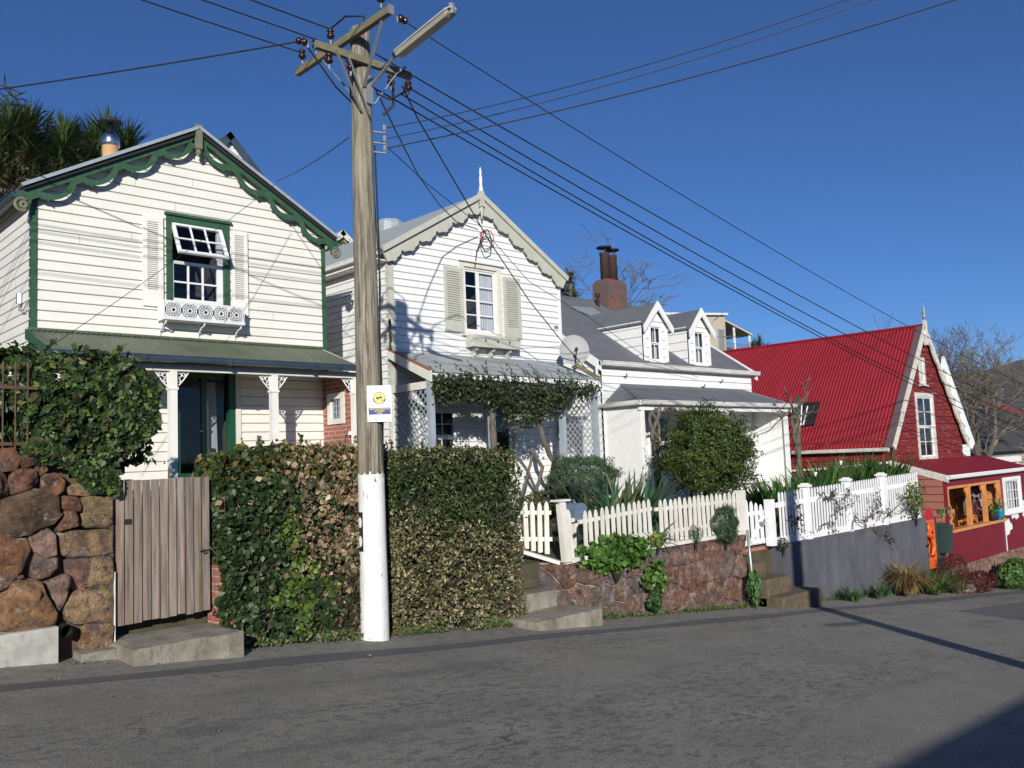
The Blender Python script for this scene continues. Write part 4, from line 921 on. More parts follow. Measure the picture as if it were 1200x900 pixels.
# ================================================================= RED HOUSE
def redhouse():
    X0, X1, Y, YB = 24.22, 29.5, 10.4, 18.2; xc = 26.93; zap = 3.44; sl = 1.26; zw = .05
    H = thing('house', 'peeling red boarded house with a steep red iron roof and orange-framed verandah', 'house', (xc, Y, -4.2))
    def lft(z): return max(X0+.05, xc-(zap-.06-z)/sl)
    def rgt(z): return min(X1, xc+(zap-.06-z)/sl)
    win = (26.08, 27.42, -.52, 1.46); vent = (26.52, 26.98, 1.70, 2.52)
    mb = MB(); clap(mb, 'x', Y, lft, rgt, -.75, zap-.1, .215, [win, vent], g=.016, dep=.035); mb.build('wall', 'redpeel', H)
    mb = MB(); clap(mb, 'y', X0, Y, YB, -.86, .12, .2, g=.016, dep=.035); clap(mb, 'y', X0, Y, 11.9, -1.7, -.86, .2, g=.016, dep=.035); mb.build('wall', 'redpeelside', H)
    mb = MB(); mb.box(X0+.02, X0+.3, Y+1.3, YB, -3.2, -.87); mb.box(X0+.05, X1, Y+.02, YB, -4.3, -1.7); mb.box(X1-.02, X1, Y+.02, YB, -1.7, .1); mb.build('base_wall', 'greyblock', H)
    mb = MB(); mb.box(X0-.03, X0+.06, Y-.04, Y+.03, -.75, .1); mb.build('corner_board', 'black', H)
    ex = X0-.16; ez = zap+.05-sl*(xc-ex); 
    mb = MB(); corr(mb, (xc, Y-.12, zap+.05), (0, YB-Y+.2, 0), (ex-xc, 0, ez-zap-.05), .105, .014); corr(mb, (xc, Y-.12, zap+.05), (0, YB-Y+.2, 0), (2*xc-ex-xc, 0, ez-zap-.05), .105, .014)
    rf = mb.build('roof', 'redroof', H)
    mb = MB(); mb.tube([(xc, Y-.12, zap+.06), (xc, YB, zap+.06)], .045, 8); mb.build('ridge_cap', 'redroof', rf)
    mb = MB(); q = [(xc, Y-.14, zap+.085), (xc, Y+.08, zap+.085), (ex-.02, Y+.08, ez+.03), (ex-.02, Y-.14, ez+.03)]; mb.add(q, [(0, 1, 2, 3)]); mb.build('verge_flashing', M('dull_flashing', (.13, .09, .09), rough=.6), rf)
    def fr(s, L):
        t = (s % .75)/.75; return [(0, .17+.05*abs(math.sin(math.pi*t)))]
    for sg in (-1, 1):
        mb = MB(); barge(mb, (xc, zap+.1), (xc+sg*(xc-ex+.0), ez+.05), Y-.17, .05, 0, (lambda s, L: [(0, .17)]) if sg < 0 else fr, 120); mb.build('barge_board', 'oldwhite', H)
    mb = MB(); mb.box(xc-.07, xc+.07, Y-.2, Y-.12, zap-.55, zap+.2); mb.box(xc-.2, xc+.2, Y-.19, Y-.16, zap-.32, zap-.22); f = mb.build('finial', 'oldwhite', H)
    mb = MB(); mb.tube([(xc, Y-.16, zap+a) for a in (.18, .25, .3, .36, .44, .55, .68)], [.06, .03, .06, .05, .06, .03, .006], 8); mb.build('spike', 'galv', f)
    mb = MB()
    for i in range(5): mb.box(26.58+.02*i, 26.72+.02*i, Y-.06, Y-.02, 2.62+i*.1, 2.68+i*.1)
    mb.build('vent_slats', 'oldwhite', H)
    mb = MB(); gutter(mb, (ex+.02, YB, ez-.03), (ex+.02, Y-.05, ez-.03), .06); mb.build('gutter', 'oldwhite', H)
    mb = MB(); mb.tube([(X0-.06, YB, -.86), (X0-.06, 12.2, -.66), (X0-.06, Y, -.52)], .035, 8); mb.build('pipe', 'trimwhite', H)
    window(H, 'x', Y, *win, 2, 2, 'oldwhite', 'trimwhite', fw=.12, sw=.04, curtain=[(.0, .12)])
    window(H, 'x', Y, *vent, 3, 1, 'oldwhite', 'trimwhite', fw=.08, sw=.03, split=False)
    # skylight standing open
    def rp(x, y): # roof plane left
        d = CR*(x-600)/F-CU*(y-450)/F+CF; k = (zap+.05-sl*xc); t = k/(d[2]-sl*d[0]); return Vector(d*t)
    a, b, c_, d_ = rp(938, 474), rp(961, 472), rp(955, 499), rp(931, 502); n = Vector((-sl, 0, 1)).normalized()
    mb = MB(); mb.hexa([p+n*.02 for p in (a, b, c_, d_)]+[p+n*.08 for p in (a, b, c_, d_)]); sk = mb.build('skylight', 'black', rf)
    mb = MB(); u_ = (a-d_); e = (b-a)*.28
    mb.add([d_+n*.1, d_+e+n*.1, a+e+n*.38, a+n*.38], [(0, 1, 2, 3)]); mb.build('skylight_flap', 'green', sk)
    mb = MB(); mb.beam(d_+e+n*.1+(b-a)*.12, a+e+n*.3+(b-a)*.1-u_*.3, .03, .03); mb.beam((a+b)*.5+n*.1-u_*.2, (c_+d_)*.5+n*.1, .03, .03); mb.build('skylight_stay', 'trimwhite', sk)
    # lean-to: roof falls to the street
    L0, L1, yf = 24.16, 31.2, 8.95
    mb = MB(); corr(mb, (L0, Y-.04, -.50), (L1-L0, 0, 0), (0, yf-Y+.04, -.42), .105, .01); lr = mb.build('verandah_roof', 'maroon', H)
    mb = MB(); q = [(L0-.04, Y, -.46), (L0-.04, yf-.05, -.9), (L0-.04, yf-.05, -1.08), (L0-.04, Y, -.64)]; mb.hexa([(a+dx, b, c) for dx in (0, .05) for a, b, c in q]); mb.build('verge_board', 'oldwhite', lr)
    mb = MB(); gutter(mb, (L0-.05, yf, -.95), (L1, yf, -.95), .06); mb.build('gutter', 'trimwhite', lr)
    yw = 9.05; o0, o1, oz0, oz1 = 24.3, 28.42, -2.33, -1.2
    mb = MB(); clap(mb, 'x', yw, o0-.1, 31.1, -3.32, oz0, .19, g=.005, dep=.012); clap(mb, 'x', yw, o0-.1, 31.1, oz0, -1.02, .19, [(o0, o1, oz0-.1, oz1), (28.68, 30.2, -2.22, -1.15)], g=.005, dep=.012)
    mb.build('wall', 'maroon', H)
    mb = MB(); clap(mb, 'y', L0, (lambda z: yw if z < -1.0 else yw+(z+1.0)/.42*1.45), Y, -3.6, -.62, .2, [(9.75, 10.3, -3.3, -1.35)]); mb.build('wall', 'salmon', H)
    mb = MB(); mb.box(L0-.02, L0+.09, yw-.06, yw+.04, -3.3, -1.05); mb.build('corner_board', 'maroon', H)
    mb = MB()
    for q in ((9.72, 9.8, -3.3, -1.3), (10.25, 10.33, -3.3, -1.3), (9.72, 10.33, -1.32, -1.24)): wb(mb, 'y', L0, *q, -.03, .05)
    d = mb.build('door', 'oldwhite', H); mb = MB(); wb(mb, 'y', L0, 9.8, 10.25, -3.3, -1.32, -.09, -.05); mb.build('door_panel', 'boxgreen', d)
    mb = MB()
    wb(mb, 'x', yw, o0, o1, oz0-.08, oz0, -.15, .12); wb(mb, 'x', yw, o0, o1, oz1-.07, oz1, -.08, .03)
    for x in (o0, 25.87, 27.1, o1-.12):
        wb(mb, 'x', yw, x, x+.12, oz0, oz1-.07, -.08, .03)
    fr_ = mb.build('verandah_frame', 'orange', H)
    for x in (o0+.12, 25.87, 25.99, 27.1, 27.22, o1-.12):
        sg = 1 if x in (o0+.12, 25.99, 27.22) else -1; mb = MB()
        mb.prism([(x, oz1-.07), (x+sg*.2, oz1-.07), (x+sg*.14, oz1-.14), (x+sg*.12, oz1-.22), (x+sg*.05, oz1-.27), (x, oz1-.4)], PF('x', yw), -.06, -.02); mb.build('post_bracket', 'orange', fr_)
    # back of the porch
    mb = MB(); clap(mb, 'x', Y-.05, L0+.1, 31, -3.3, -.75, .2, [(26.3, 27.3, -2.3, -1.0)]); mb.build('porch_back_wall', 'orange', H)
    window(H, 'x', Y-.05, 26.3, 27.3, -2.3, -1.0, 2, 1, 'trimwhite', 'trimwhite', room=False)
    mb = MB(); mb.box(L0+.1, 31, yw+.02, Y, -3.32, -3.2); mb.quad((L0, yw, -1.0), (31, yw, -1.0), (31, Y, -.6), (L0, Y, -.6)); mb.box(31.05, 31.1, yw+.03, Y, -3.4, -.9); mb.build('porch_lining', 'maroon', H)
    mb = MB(); clap(mb, 'y', 28.45, yw+.02, Y-.06, -3.2, -1.0, .2, [(9.55, 9.95, -2.1, -1.25)]); mb.build('porch_partition', 'orange', H)
    window(H, 'y', 28.45, 9.55, 9.95, -2.1, -1.25, 1, 2, 'trimwhite', 'trimwhite', fw=.05, split=False, curtain=[(0, 1)], room=False)
    window(H, 'x', yw, 28.68, 30.2, -2.22, -1.15, 5, 3, 'trimwhite', 'trimwhite', fw=.1, sw=.04, split=False, proud=.06, curtain=[(0, 1)])
    mb = MB(); P = PF('x', yw)
    for poly in ([(28.6, -2.42), (28.95, -2.38), (29.05, -2.5), (29.2, -2.56), (29.22, -2.7), (28.98, -2.74), (28.9, -2.84), (28.62, -2.86)], [(29.2, -2.3), (29.8, -2.28), (29.9, -2.4), (29.6, -2.46), (29.5, -2.38), (29.25, -2.42)], [(30.2, -1.9), (30.6, -1.95), (30.6, -2.5), (30.25, -2.4)]):
        mb.prism(poly, P, .013, .016)
    mb.box(28.56, 28.6, yw-.03, yw-.014, -3.3, -2.33); mb.build('bare_paint_patch', 'trimwhite', H, 'patches scraped to white primer')
redhouse()
# ================================================================= STONE WALLS
def chaikin(p, k=2):
    for _ in range(k):
        q = []
        for i in range(len(p)):
            a, b = p[i], p[(i+1) % len(p)]
            q += [(a[0]*.87+b[0]*.13, a[1]*.87+b[1]*.13), (a[0]*.13+b[0]*.87, a[1]*.13+b[1]*.87)]
        p = q
    return p
def stone(mb, poly, P, h, c, k=2, rough=1.0, facets=4, fine=.07):
    cx = sum(a for a, b in poly)/len(poly); cz = sum(b for a, b in poly)/len(poly)
    p = chaikin(poly, k); q = []
    for i in range(len(p)):
        a, b = p[i], p[(i+1) % len(p)]; n_ = max(1, int(math.hypot(a[0]-b[0], a[1]-b[1])/fine))
        for t in range(n_): q.append((a[0]+(b[0]-a[0])*t/n_, a[1]+(b[1]-a[1])*t/n_))
    p = [(a+.018*rough*nz(a*9, b*9, 4)+.010*nz(a*27, b*27, 6), b+.018*rough*nz(a*9, b*9, 14)+.010*nz(a*27, b*27, 9)) for a, b in q]; n = len(p); vs = []
    sz = max(max(abs(a-cx), abs(b-cz)) for a, b in p)
    pl = []
    for _ in range(facets): t = random.uniform(0, 6.28); pl.append((math.cos(t), math.sin(t), random.uniform(.25, .8), random.uniform(.5, 1.6)))
    R = [(1, -.06), (.99, .55), (.955, .84), (.9, .94), (.8, .98), (.68, 1), (.55, 1.02), (.42, 1.03), (.28, 1.04), (.14, 1.04)]
    def dep(s, z, f):
        d = h*f
        for nx, ny, o, st in pl: d = min(d, h*(1.1-st*max(0, ((s-cx)*nx+(z-cz)*ny)/sz-o)))
        return max(d, h*.1)+rough*(.035*nz(s*3.1+cx*7, z*3.1, 1)+.020*nz(s*9+cx, z*9, 3)+.013*nz(s*24, z*24, 8))*min(1, h*12)
    for r, f in R:
        for a, b in p:
            s, z = cx+(a-cx)*r, cz+(b-cz)*r
            vs.append(P(s, z, f if f < 0 else dep(s, z, f)))
    vs.append(P(cx, cz, dep(cx, cz, 1.04)))
    fs = [(j*n+i, j*n+(i+1) % n, (j+1)*n+(i+1) % n, (j+1)*n+i) for j in range(len(R)-1) for i in range(n)]
    m = (len(R)-1)*n; fs += [(m+i, m+(i+1) % n, m+n) for i in range(n)]
    mb.add(vs, fs, 0, c)
def voro(s0, s1, z0, z1, sx, sz, seed, jit=.42):
    rg = random.Random(seed); pts = []; r = 0; z = z0
    while z < z1+sz:
        s = s0-(sx*.5 if r % 2 else 0)
        while s < s1+sx: pts.append((s+rg.uniform(-jit, jit)*sx, z+rg.uniform(-jit, jit)*sz)); s += sx*rg.choice([.7, 1, 1.3])
        z += sz; r += 1
    out = []
    for i, (px, pz) in enumerate(pts):
        poly = [(s0, z0), (s1, z0), (s1, z1), (s0, z1)]
        for j, (qx, qz) in enumerate(pts):
            if i == j or abs(qx-px) > 3.5*sx or abs(qz-pz) > 3.5*sz: continue
            k = sx/sz
            nx, nzz = (qx-px), (qz-pz)*k*k; mx, mz = (px+qx)/2, (pz+qz)/2; new = []
            for a, b in zip(poly, poly[1:]+poly[:1]):
                da = (a[0]-mx)*nx+(a[1]-mz)*nzz; db = (b[0]-mx)*nx+(b[1]-mz)*nzz
                if da <= 0: new.append(a)
                if da*db < 0: t = da/(da-db); new.append((a[0]+(b[0]-a[0])*t, a[1]+(b[1]-a[1])*t))
            poly = new
            if not poly: break
        if len(poly) > 2: out.append(poly)
    return out
def shrink(p, g):
    cx = sum(a for a, b in p)/len(p); cz = sum(b for a, b in p)/len(p)
    w = max(a for a, b in p)-min(a for a, b in p); h = max(b for a, b in p)-min(b for a, b in p)
    if w < 3*g or h < 3*g: return None
    return [(cx+(a-cx)*(1-2*g/w), cz+(b-cz)*(1-2*g/h)) for a, b in p]
def left_wall():
    W = thing('stone_wall', 'dry wall of rust-red boulders with squared tan quoins beside the plank gate', 'stone wall', (2.2, 9, -1.6))
    Yw = 9.12; P = PF('x', Yw)
    B = [[(0,50),(60,45),(85,90),(60,130),(20,140),(0,120)], [(75,80),(130,75),(140,110),(100,125),(75,125)], [(130,95),(175,90),(185,130),(150,155),(130,130)],
      [(50,130),(130,125),(150,180),(110,210),(50,220),(40,180)], [(-60,120),(35,150),(40,220),(0,245),(-60,240)], [(165,145),(220,140),(255,170),(245,215),(200,240),(165,200)],
      [(-20,250),(90,220),(150,205),(215,230),(235,290),(200,340),(110,370),(-20,380)], [(235,235),(300,235),(312,265),(300,290),(250,275)],
      [(255,280),(290,285),(310,310),(290,350),(235,360),(225,350)], [(120,370),(170,358),(215,375),(218,445),(170,460),(125,450)],
      [(-40,385),(110,375),(118,440),(80,520),(30,580),(-40,600)], [(125,455),(230,458),(225,510),(150,545),(95,525),(95,495)],
      [(170,550),(260,530),(272,560),(260,620),(225,655),(195,620)], [(5,600),(40,560),(80,545),(150,550),(180,610),(215,660),(215,700),(150,735),(60,740),(5,730)],
      [(-120,610),(0,600),(0,735),(-120,745)], [(60,528),(95,522),(100,548),(65,550)]]
    Q = [[(262,190),(430,155),(430,222),(272,230)], [(310,232),(428,227),(428,345),(310,350)], [(215,370),(428,352),(430,452),(250,462)],
      [(350,460),(430,457),(430,575),(345,578),(340,500)], [(250,640),(290,590),(430,580),(430,700),(290,715),(250,690)], [(315,717),(428,705),(425,815),(315,815)]]
    pk = [[(255,470),(345,465),(342,580),(290,582),(255,520)]]
    mb = MB()
    def conv(pl):
        cx = sum(a for a, b in pl)/len(pl); cy = sum(b for a, b in pl)/len(pl); pl = [(cx+(a-cx)*1.08, cy+(b-cy)*1.08) for a, b in pl]
        return [(lambda q: (q[0], q[2]))(at(a/3.213, 510+b/3.213, 8.98)) for a, b in pl]
    for i, pl in enumerate(B):
        c = random.choice([(.22, .10, .055), (.26, .12, .065), (.25, .13, .09), (.19, .09, .05), (.28, .13, .07)])
        if i == 6: c = (.19, .12, .075)
        if i in (13,): c = (.34, .19, .10)
        if i in (9, 11, 12): c = (.32, .20, .175)
        stone(mb, conv(pl), P, .19 if i in (6, 10, 13) else .14, jc(c, .12), 1, 2.2)
    for pl in pk: stone(mb, conv(pl), P, .1, (.32, .17, .14), 1, 1.2)
    for pl in Q: stone(mb, conv(pl), P, .13, jc((.34, .24, .13), .12), 1, 1.0, 2)
    for pl in voro(-5, 1.85, -1.5, .25, .55, .42, 3):
        pl = shrink(pl, .02)
        if pl: stone(mb, pl, P, .15, jc(random.choice([(.26, .115, .065), (.32, .17, .13), (.22, .10, .06)]), .15), 1, 1.5)
    mb.build('boulders', 'stone', W, None, True)
    mb = MB(); mb.box(-5, 3.1, Yw, 9.75, -2.1, -.02); mb.box(-5, 2.72, Yw+.001, 9.75, -.02, .2); mb.box(3.06, 3.1, 9.02, Yw, -1.7, -.05); mb.build('wall_core', 'darkjoint', W)
    mb = MB(); mb.box(-5, 2.57, 8.9, 9.11, -2, -1.38); mb.build('plaster_plinth', 'plaster', W, 'pale cracked plaster plinth')
    mb = MB(); mb.box(2.76, 3.1, 8.86, 9.1, -2, -1.66); mb.build('footing', 'conc', W)
    mb = MB(); c = at(75, 739, 9.0); mb.tube([(c[0], 9.2, c[2]+.01), (c[0], 8.92, c[2])], [.062, .062], 14, cap=False); mb.tube([(c[0], 9.2, c[2]+.01), (c[0], 8.92, c[2])], [.052, .052], 14, cap=False)
    mb.build('drain_pipe', 'black', W)
    mb = MB(); mb.box(3.104, 3.112, 9.0, 9.05, -1.75, -.95); mb.build('whitewashed_edge', 'trimwhite', W)
left_wall()
def mid_wall():
    W = thing('stone_wall', 'mortared wall of mauve and rust blocks under the cream picket fence', 'stone wall', (11.8, 9, -2.4))
    P = lambda s, z, d: (s, 9.08-d+max(0, 9.45-s)*1.25, z)
    mb = MB(); zb = lambda s: road_z(s, 9)-.1
    for pl in voro(9.05, 14.46, -3.2, -1.56, .52, .36, 11, .27):
        cz = sum(b for a, b in pl)/len(pl); cs = sum(a for a, b in pl)/len(pl)
        if max(b for a, b in pl) < zb(cs): continue
        pl = shrink(pl, .004+.008*(sum(a for a, b in pl)/len(pl) < 11.5))
        if pl:
            c = random.choice([(.21, .15, .14), (.24, .155, .13), (.17, .14, .14), (.26, .14, .10), (.22, .12, .09), (.19, .155, .15), (.22, .15, .125)])
            if cs > 12: c = random.choice([c, (.29, .19, .16), (.25, .13, .10)])
            stone(mb, pl, P, .055, jc(c, .15), 0, 1.5, 3, .08)
    mb.build('stones', 'stone', W, None, True)
    mb = MB(); n = 28; ss = [9.05+(14.46-9.05)*i/n for i in range(n+1)]
    v = [];
    for s in ss: v += [P(s, -3.4, -.0), P(s, -1.56, .0), (s, 9.6, -1.56)]
    mb.add(v, [(3*i, 3*i+3, 3*i+4, 3*i+1) for i in range(n)]+[(3*i+1, 3*i+4, 3*i+5, 3*i+2) for i in range(n)])
    mb.box(14.43, 14.47, 9.07, 9.6, -3.4, -1.56); mb.build('mortar_bed', 'mortar', W)
    mb = MB()
    for (a, b) in ((9.75, 11.72), (11.78, 14.4)): mb.box(a, b, 8.98, 9.1, -1.57, -1.51)
    mb.build('coping_board', 'fencecream', W)
mid_wall()
def grey_wall():
    W = thing('retaining_wall', 'smooth grey-painted retaining wall below the white picket fence', 'retaining wall', (19.2, 9, -3.4))
    mb = MB(); mb.box(15.72, 22.72, 9.0, 9.3, -4.3, -1.96); mb.box(15.72, 22.72, 8.99, 9.31, -1.96, -1.9)
    mb.build('wall_face', 'greywall', W)
    W2 = thing('retaining_wall', 'dark brick retaining wall with stone steps under the small white gate', 'retaining wall', (15.2, 9.3, -2.9))
    mb = MB(); mb.box(14.5, 15.72, 9.32, 9.5, -3.6, -1.9); mb.build('wall_face', brickmat('dark_brick', (.10, .06, .055), (.085, .075, .08), (.14, .12, .11)), W2)
    mb = MB(); mb.box(14.5, 15.72, 9.27, 9.32, -1.98, -1.9); mb.build('brick_course', 'brick', W2)
    st = M('mossy_step_stone', (.14, .10, .07), (.06, .055, .025), scale=7, rough=.95, bmp=.6, bd=.02, grime=.6, gcol=(.10, .10, .04))
    for (x0, x1, y0, y1, z) in ((14.62, 16.05, 8.42, 8.99, -2.72), (14.62, 15.5, 8.72, 9.32, -2.42), (14.62, 15.1, 9.02, 9.32, -2.14)):
        s = MB(); s.box(x0, x1, y0, y1, z-.9, z); ob = s.build('stone_step', st, W2); bv = ob.modifiers.new('b', 'BEVEL'); bv.width = .045; bv.segments = 3
grey_wall()
def found():
    W = thing('foundation_wall', 'reddish rubble foundation under the maroon verandah boards', 'stone wall', (27.5, 9.0, -4))
    P = PF('x', 9.06); mb = MB()
    for pl in voro(24.3, 31.2, -5.0, -3.3, .5, .36, 21, .3):
        pl = shrink(pl, .012)
        if pl: stone(mb, pl, P, .04, jc(random.choice([(.30, .15, .12), (.34, .19, .15), (.27, .15, .11), (.32, .2, .17)]), .12), 1, .8)
    mb.build('stones', 'stone', W, None, True)
    mb = MB(); mb.box(24.3, 31.2, 9.06, 9.3, -5.2, -3.32); mb.build('mortar_bed', 'mortar', W)
found()
# concrete step slabs
def slab(name, lab, x0, x1, y0, y1, z, zb, mt='conc'):
    mb = MB(); n = 14; v = []
    for j in range(5):
        for i in range(n+1):
            x = x0+(x1-x0)*i/n; y = y0+(y1-y0)*j/4
            v.append((x+.02*nz(x*3, y*3, 1), y+(.03*nz(x*4, 7, y) if j == 0 else 0), z+.016*nz(x*5, y*5, 0)-(.012 if j == 0 or i in (0, n) else 0)))
    fs = [(j*(n+1)+i, j*(n+1)+i+1, (j+1)*(n+1)+i+1, (j+1)*(n+1)+i) for j in range(4) for i in range(n)]
    k = len(v); v += [(v[i][0], v[i][1]-.01, zb) for i in range(n+1)]; fs += [(i, k+i, k+i+1, i+1) for i in range(n)]
    for col, s in ((0, 1), (n, 1)):
        idx = [j*(n+1)+col for j in range(5)]; kk = len(v); v += [(v[a][0], v[a][1], zb) for a in idx]; fs += [(idx[j], idx[j+1], kk+j+1, kk+j) for j in range(4)]
    mb.add(v, fs); o = mb.build(name, mt); tag(o, lab, 'step'); return o
slab('doorstep', 'broad worn concrete step in front of the plank gate', 3.08, 4.14, 8.44, 9.2, -1.61, -2.1)
slab('doorstep', 'concrete platform step at the foot of the leaning picket fence', 8.3, 9.62, 8.42, 9.1, -2.17, -2.6)
T_ = thing('steps', 'two mossy stone steps between the tall hedge and the stone wall', 'steps', (8.9, 9.3, -2))
for (y0, z) in ((9.05, -1.93), (9.4, -1.72), (9.75, -1.5)):
    mb = MB(); mb.box(8.5, 9.35, y0, y0+.4, z-.5, z); mb.build('step', 'conc', T_)

# ================================================================= GATES AND FENCES
def plank_gate():
    G = thing('wooden_gate', 'weathered grey-pink vertical plank gate between stone wall and ivy hedge', 'gate', (3.13, 9.05, -1.47))
    x0, x1 = 3.13, 4.10; n = 11; w = (x1-x0)/n
    for i in range(n):
        mb = MB(); t = 1-random.uniform(0, .3); c = (t*random.uniform(.95, 1.15), t, t*random.uniform(.9, 1.05)); x = x0+i*w
        zt_ = -.06+random.uniform(-.008, .008); mb.box(x+.006, x+w-.008, 9.05+random.uniform(-.004, .004), 9.075, -1.46-.02*(1-i/n)+random.uniform(-.015, .01), zt_, 0, c); mb.build('plank', 'gatewood', G)
    
    for z in (-.35, -1.3): mb = MB(); mb.box(x0, x1, 9.077, 9.11, z, z+.1); mb.build('rail', 'gatewood', G)
    mb = MB(); mb.box(3.21, 3.28, 9.035, 9.05, -.5, -.45); mb.build('latch_plate', 'black', G)
    mb = MB(); mb.tube([(3.98, 9.03, -.84), (4.15, 9.03, -.83)], .008, 5); mb.tube([(4.02, 9.04, -.82), (4.02, 9.03, -.87), (4.06, 9.03, -.86)], .006, 5); mb.build('bolt', 'black', G)
    p = MB(); p.box(4.14, 4.36, 9.0, 9.22, -1.9, -1.0); b = p.build('gate_pier', 'brick'); tag(b, 'low red brick pier at the right foot of the plank gate', 'pier')
plank_gate()
def picket(mb, P, s, zb, zt_, w, d0=.0, d1=.02, lean=0, point=.07):
    h = w/2; L = lambda a, b: (a+lean*(b-zb), b)
    mb.prism([L(s-h, zb), L(s+h, zb), L(s+h, zt_-point), L(s+h*.62, zt_-point*.35), L(s, zt_), L(s-h*.62, zt_-point*.35), L(s-h, zt_-point)], P, d0, d1)
def cream_fence():
    Fn = thing('picket_fence', 'old cream picket fence with pointed tops on the stone wall', 'fence', (11.8, 9.0, -1.5))
    P0 = lambda s, z, d: (s, 9.04-d+max(0, 9.45-s)*1.3, z)
    def sec(s0, s1, n, top, bot, lab=None, w=.072, lean0=0):
        mb = MB()
        for i in range(n):
            s = s0+(s1-s0)*(i+.5)/n
            picket(mb, P0, s, bot(s)+random.uniform(-.01, .01), top(s)+random.uniform(-.012, .012), w, .0, .02, lean0+random.uniform(-.02, .02), .085)
        mb.build('picket_panel', 'fencecream', Fn, lab)
        for off in (.16, .55):
            mb = MB(); a = P0(s0-.04, top(s0)-off, -.03); b = P0(s1+.04, top(s1)-off, -.03)
            mb.beam(a, b, .03, .06); mb.build('rail', 'fencecream', Fn)
    sec(8.93, 9.36, 7, lambda s: -.64-.06*(s-9), lambda s: -1.28-.5*(s-9.02), 'leaning end panel', .036)
    sec(9.62, 9.78, 1, lambda s: -.80, lambda s: -1.52, None, .085, -.06)
    sec(9.95, 11.68, 13, lambda s: -.84+.06*(s-9.95) if s < 11.3 else -.76, lambda s: -1.5)
    sec(11.85, 14.33, 18, lambda s: -.78, lambda s: -1.5, None, .082)
    mb = MB(); mb.prism([(9.45, -1.55), (9.60, -1.55), (9.50, -.66), (9.38, -.66)], PF('x', 9.0), -.02, .07); mb.prism([(9.30, -.66), (9.58, -.66), (9.58, -.63), (9.30, -.63)], PF('x', 9.0), -.05, .1); mb.build('post', 'fencecream', Fn, 'rust-streaked leaning post')
    mb = MB(); mb.box(14.33, 14.5, 9.0, 9.14, -1.55, -.76); mb.build('post', 'fencecream', Fn)
    mb = MB(); mb.beam(P0(9.02, -1.33, 0), P0(9.45, -1.56, 0), .12, .05); mb.beam(P0(9.5, -1.56, 0), P0(9.85, -1.55, 0), .14, .05); mb.build('base_board', 'fencecream', Fn)
cream_fence()
def white_fence():
    Fn = thing('picket_fence', 'bright white picket fence with capped posts on the grey retaining wall', 'fence', (19, 9.1, -1.9)); P = PF('x', 9.12)
    posts = (15.55, 17.0, 18.85, 20.65); mb = MB()
    for a, b in ((15.9, 16.88), (17.12, 18.73), (18.97, 20.53), (20.77, 22.65)):
        n = int((b-a)/.118)
        for i in range(n+1):
            s = a+(b-a)*i/n; top = -.88+.14*(s-15.9)/6.8
            picket(mb, P, s, -1.78, top, .058, 0, .018, 0, .05)
    mb.build('picket_panel', 'fencewhite', Fn)
    mb = MB(); mb.hexa([(15.8, 9.125, -1.18), (22.7, 9.125, -1.06), (22.7, 9.16, -1.06), (15.8, 9.16, -1.18), (15.8, 9.125, -1.08), (22.7, 9.125, -.96), (22.7, 9.16, -.96), (15.8, 9.16, -1.08)]); mb.build('rail', 'fencewhite', Fn); mb = MB()
    mb.box(15.72, 22.7, 9.08, 9.18, -1.89, -1.76); mb.build('rail', 'fencewhite', Fn)
    for x in posts:
        tp = -.86+.14*(x-15.5)/6.8-(.14 if x < 16 else 0); mb = MB(); mb.box(x-.075, x+.075, 9.06, 9.21, -1.9, tp); 
        if x > 16: mb.box(x-.105, x+.105, 9.03, 9.24, tp, tp+.045); mb.hexa([(x-.08, 9.055, tp+.045), (x+.08, 9.055, tp+.045), (x+.08, 9.215, tp+.045), (x-.08, 9.215, tp+.045), (x-.05, 9.085, tp+.08), (x+.05, 9.085, tp+.08), (x+.05, 9.185, tp+.08), (x-.05, 9.185, tp+.08)])
        mb.build('post', 'fencewhite', Fn)
    G = thing('garden_gate', 'small white round-topped picket gate above the stone steps', 'gate', (15.0, 9.15, -1.9)); P = PF('x', 9.2); mb = MB()
    for i, s in enumerate((14.62, 14.80, 14.98, 15.15, 15.32)):
        tp = -.96-.04*abs(i-1.0)
        picket(mb, P, s, -1.82, tp, .10, 0, .02, 0, .09)
    mb.build('picket_panel', 'fencewhite', G)
    mb = MB(); mb.box(14.55, 15.45, 9.21, 9.25, -1.84, -1.74); mb.box(14.55, 15.45, 9.21, 9.25, -1.28, -1.2); mb.beam((15.4, 9.19, -1.3), (14.9, 9.19, -1.78), .03, .09); mb.build('gate_frame', 'fencewhite', G)
    mb = MB(); mb.prism([(15.18, -1.42), (15.42, -1.40), (15.40, -1.47), (15.3, -1.52), (15.22, -1.49)], PF('x', 9.17), 0, .012); mb.build('latch', 'galv', G)
    o = MB(); o.tube([(14.42, 8.96, -1.5), (14.47, 8.95, -2.3), (14.5, 8.93, -2.95)], .026, 8); b = o.build('drain_pipe', 'galv', None, None, True); tag(b, 'thin grey pipe leaning down the end of the stone wall', 'pipe')
white_fence()
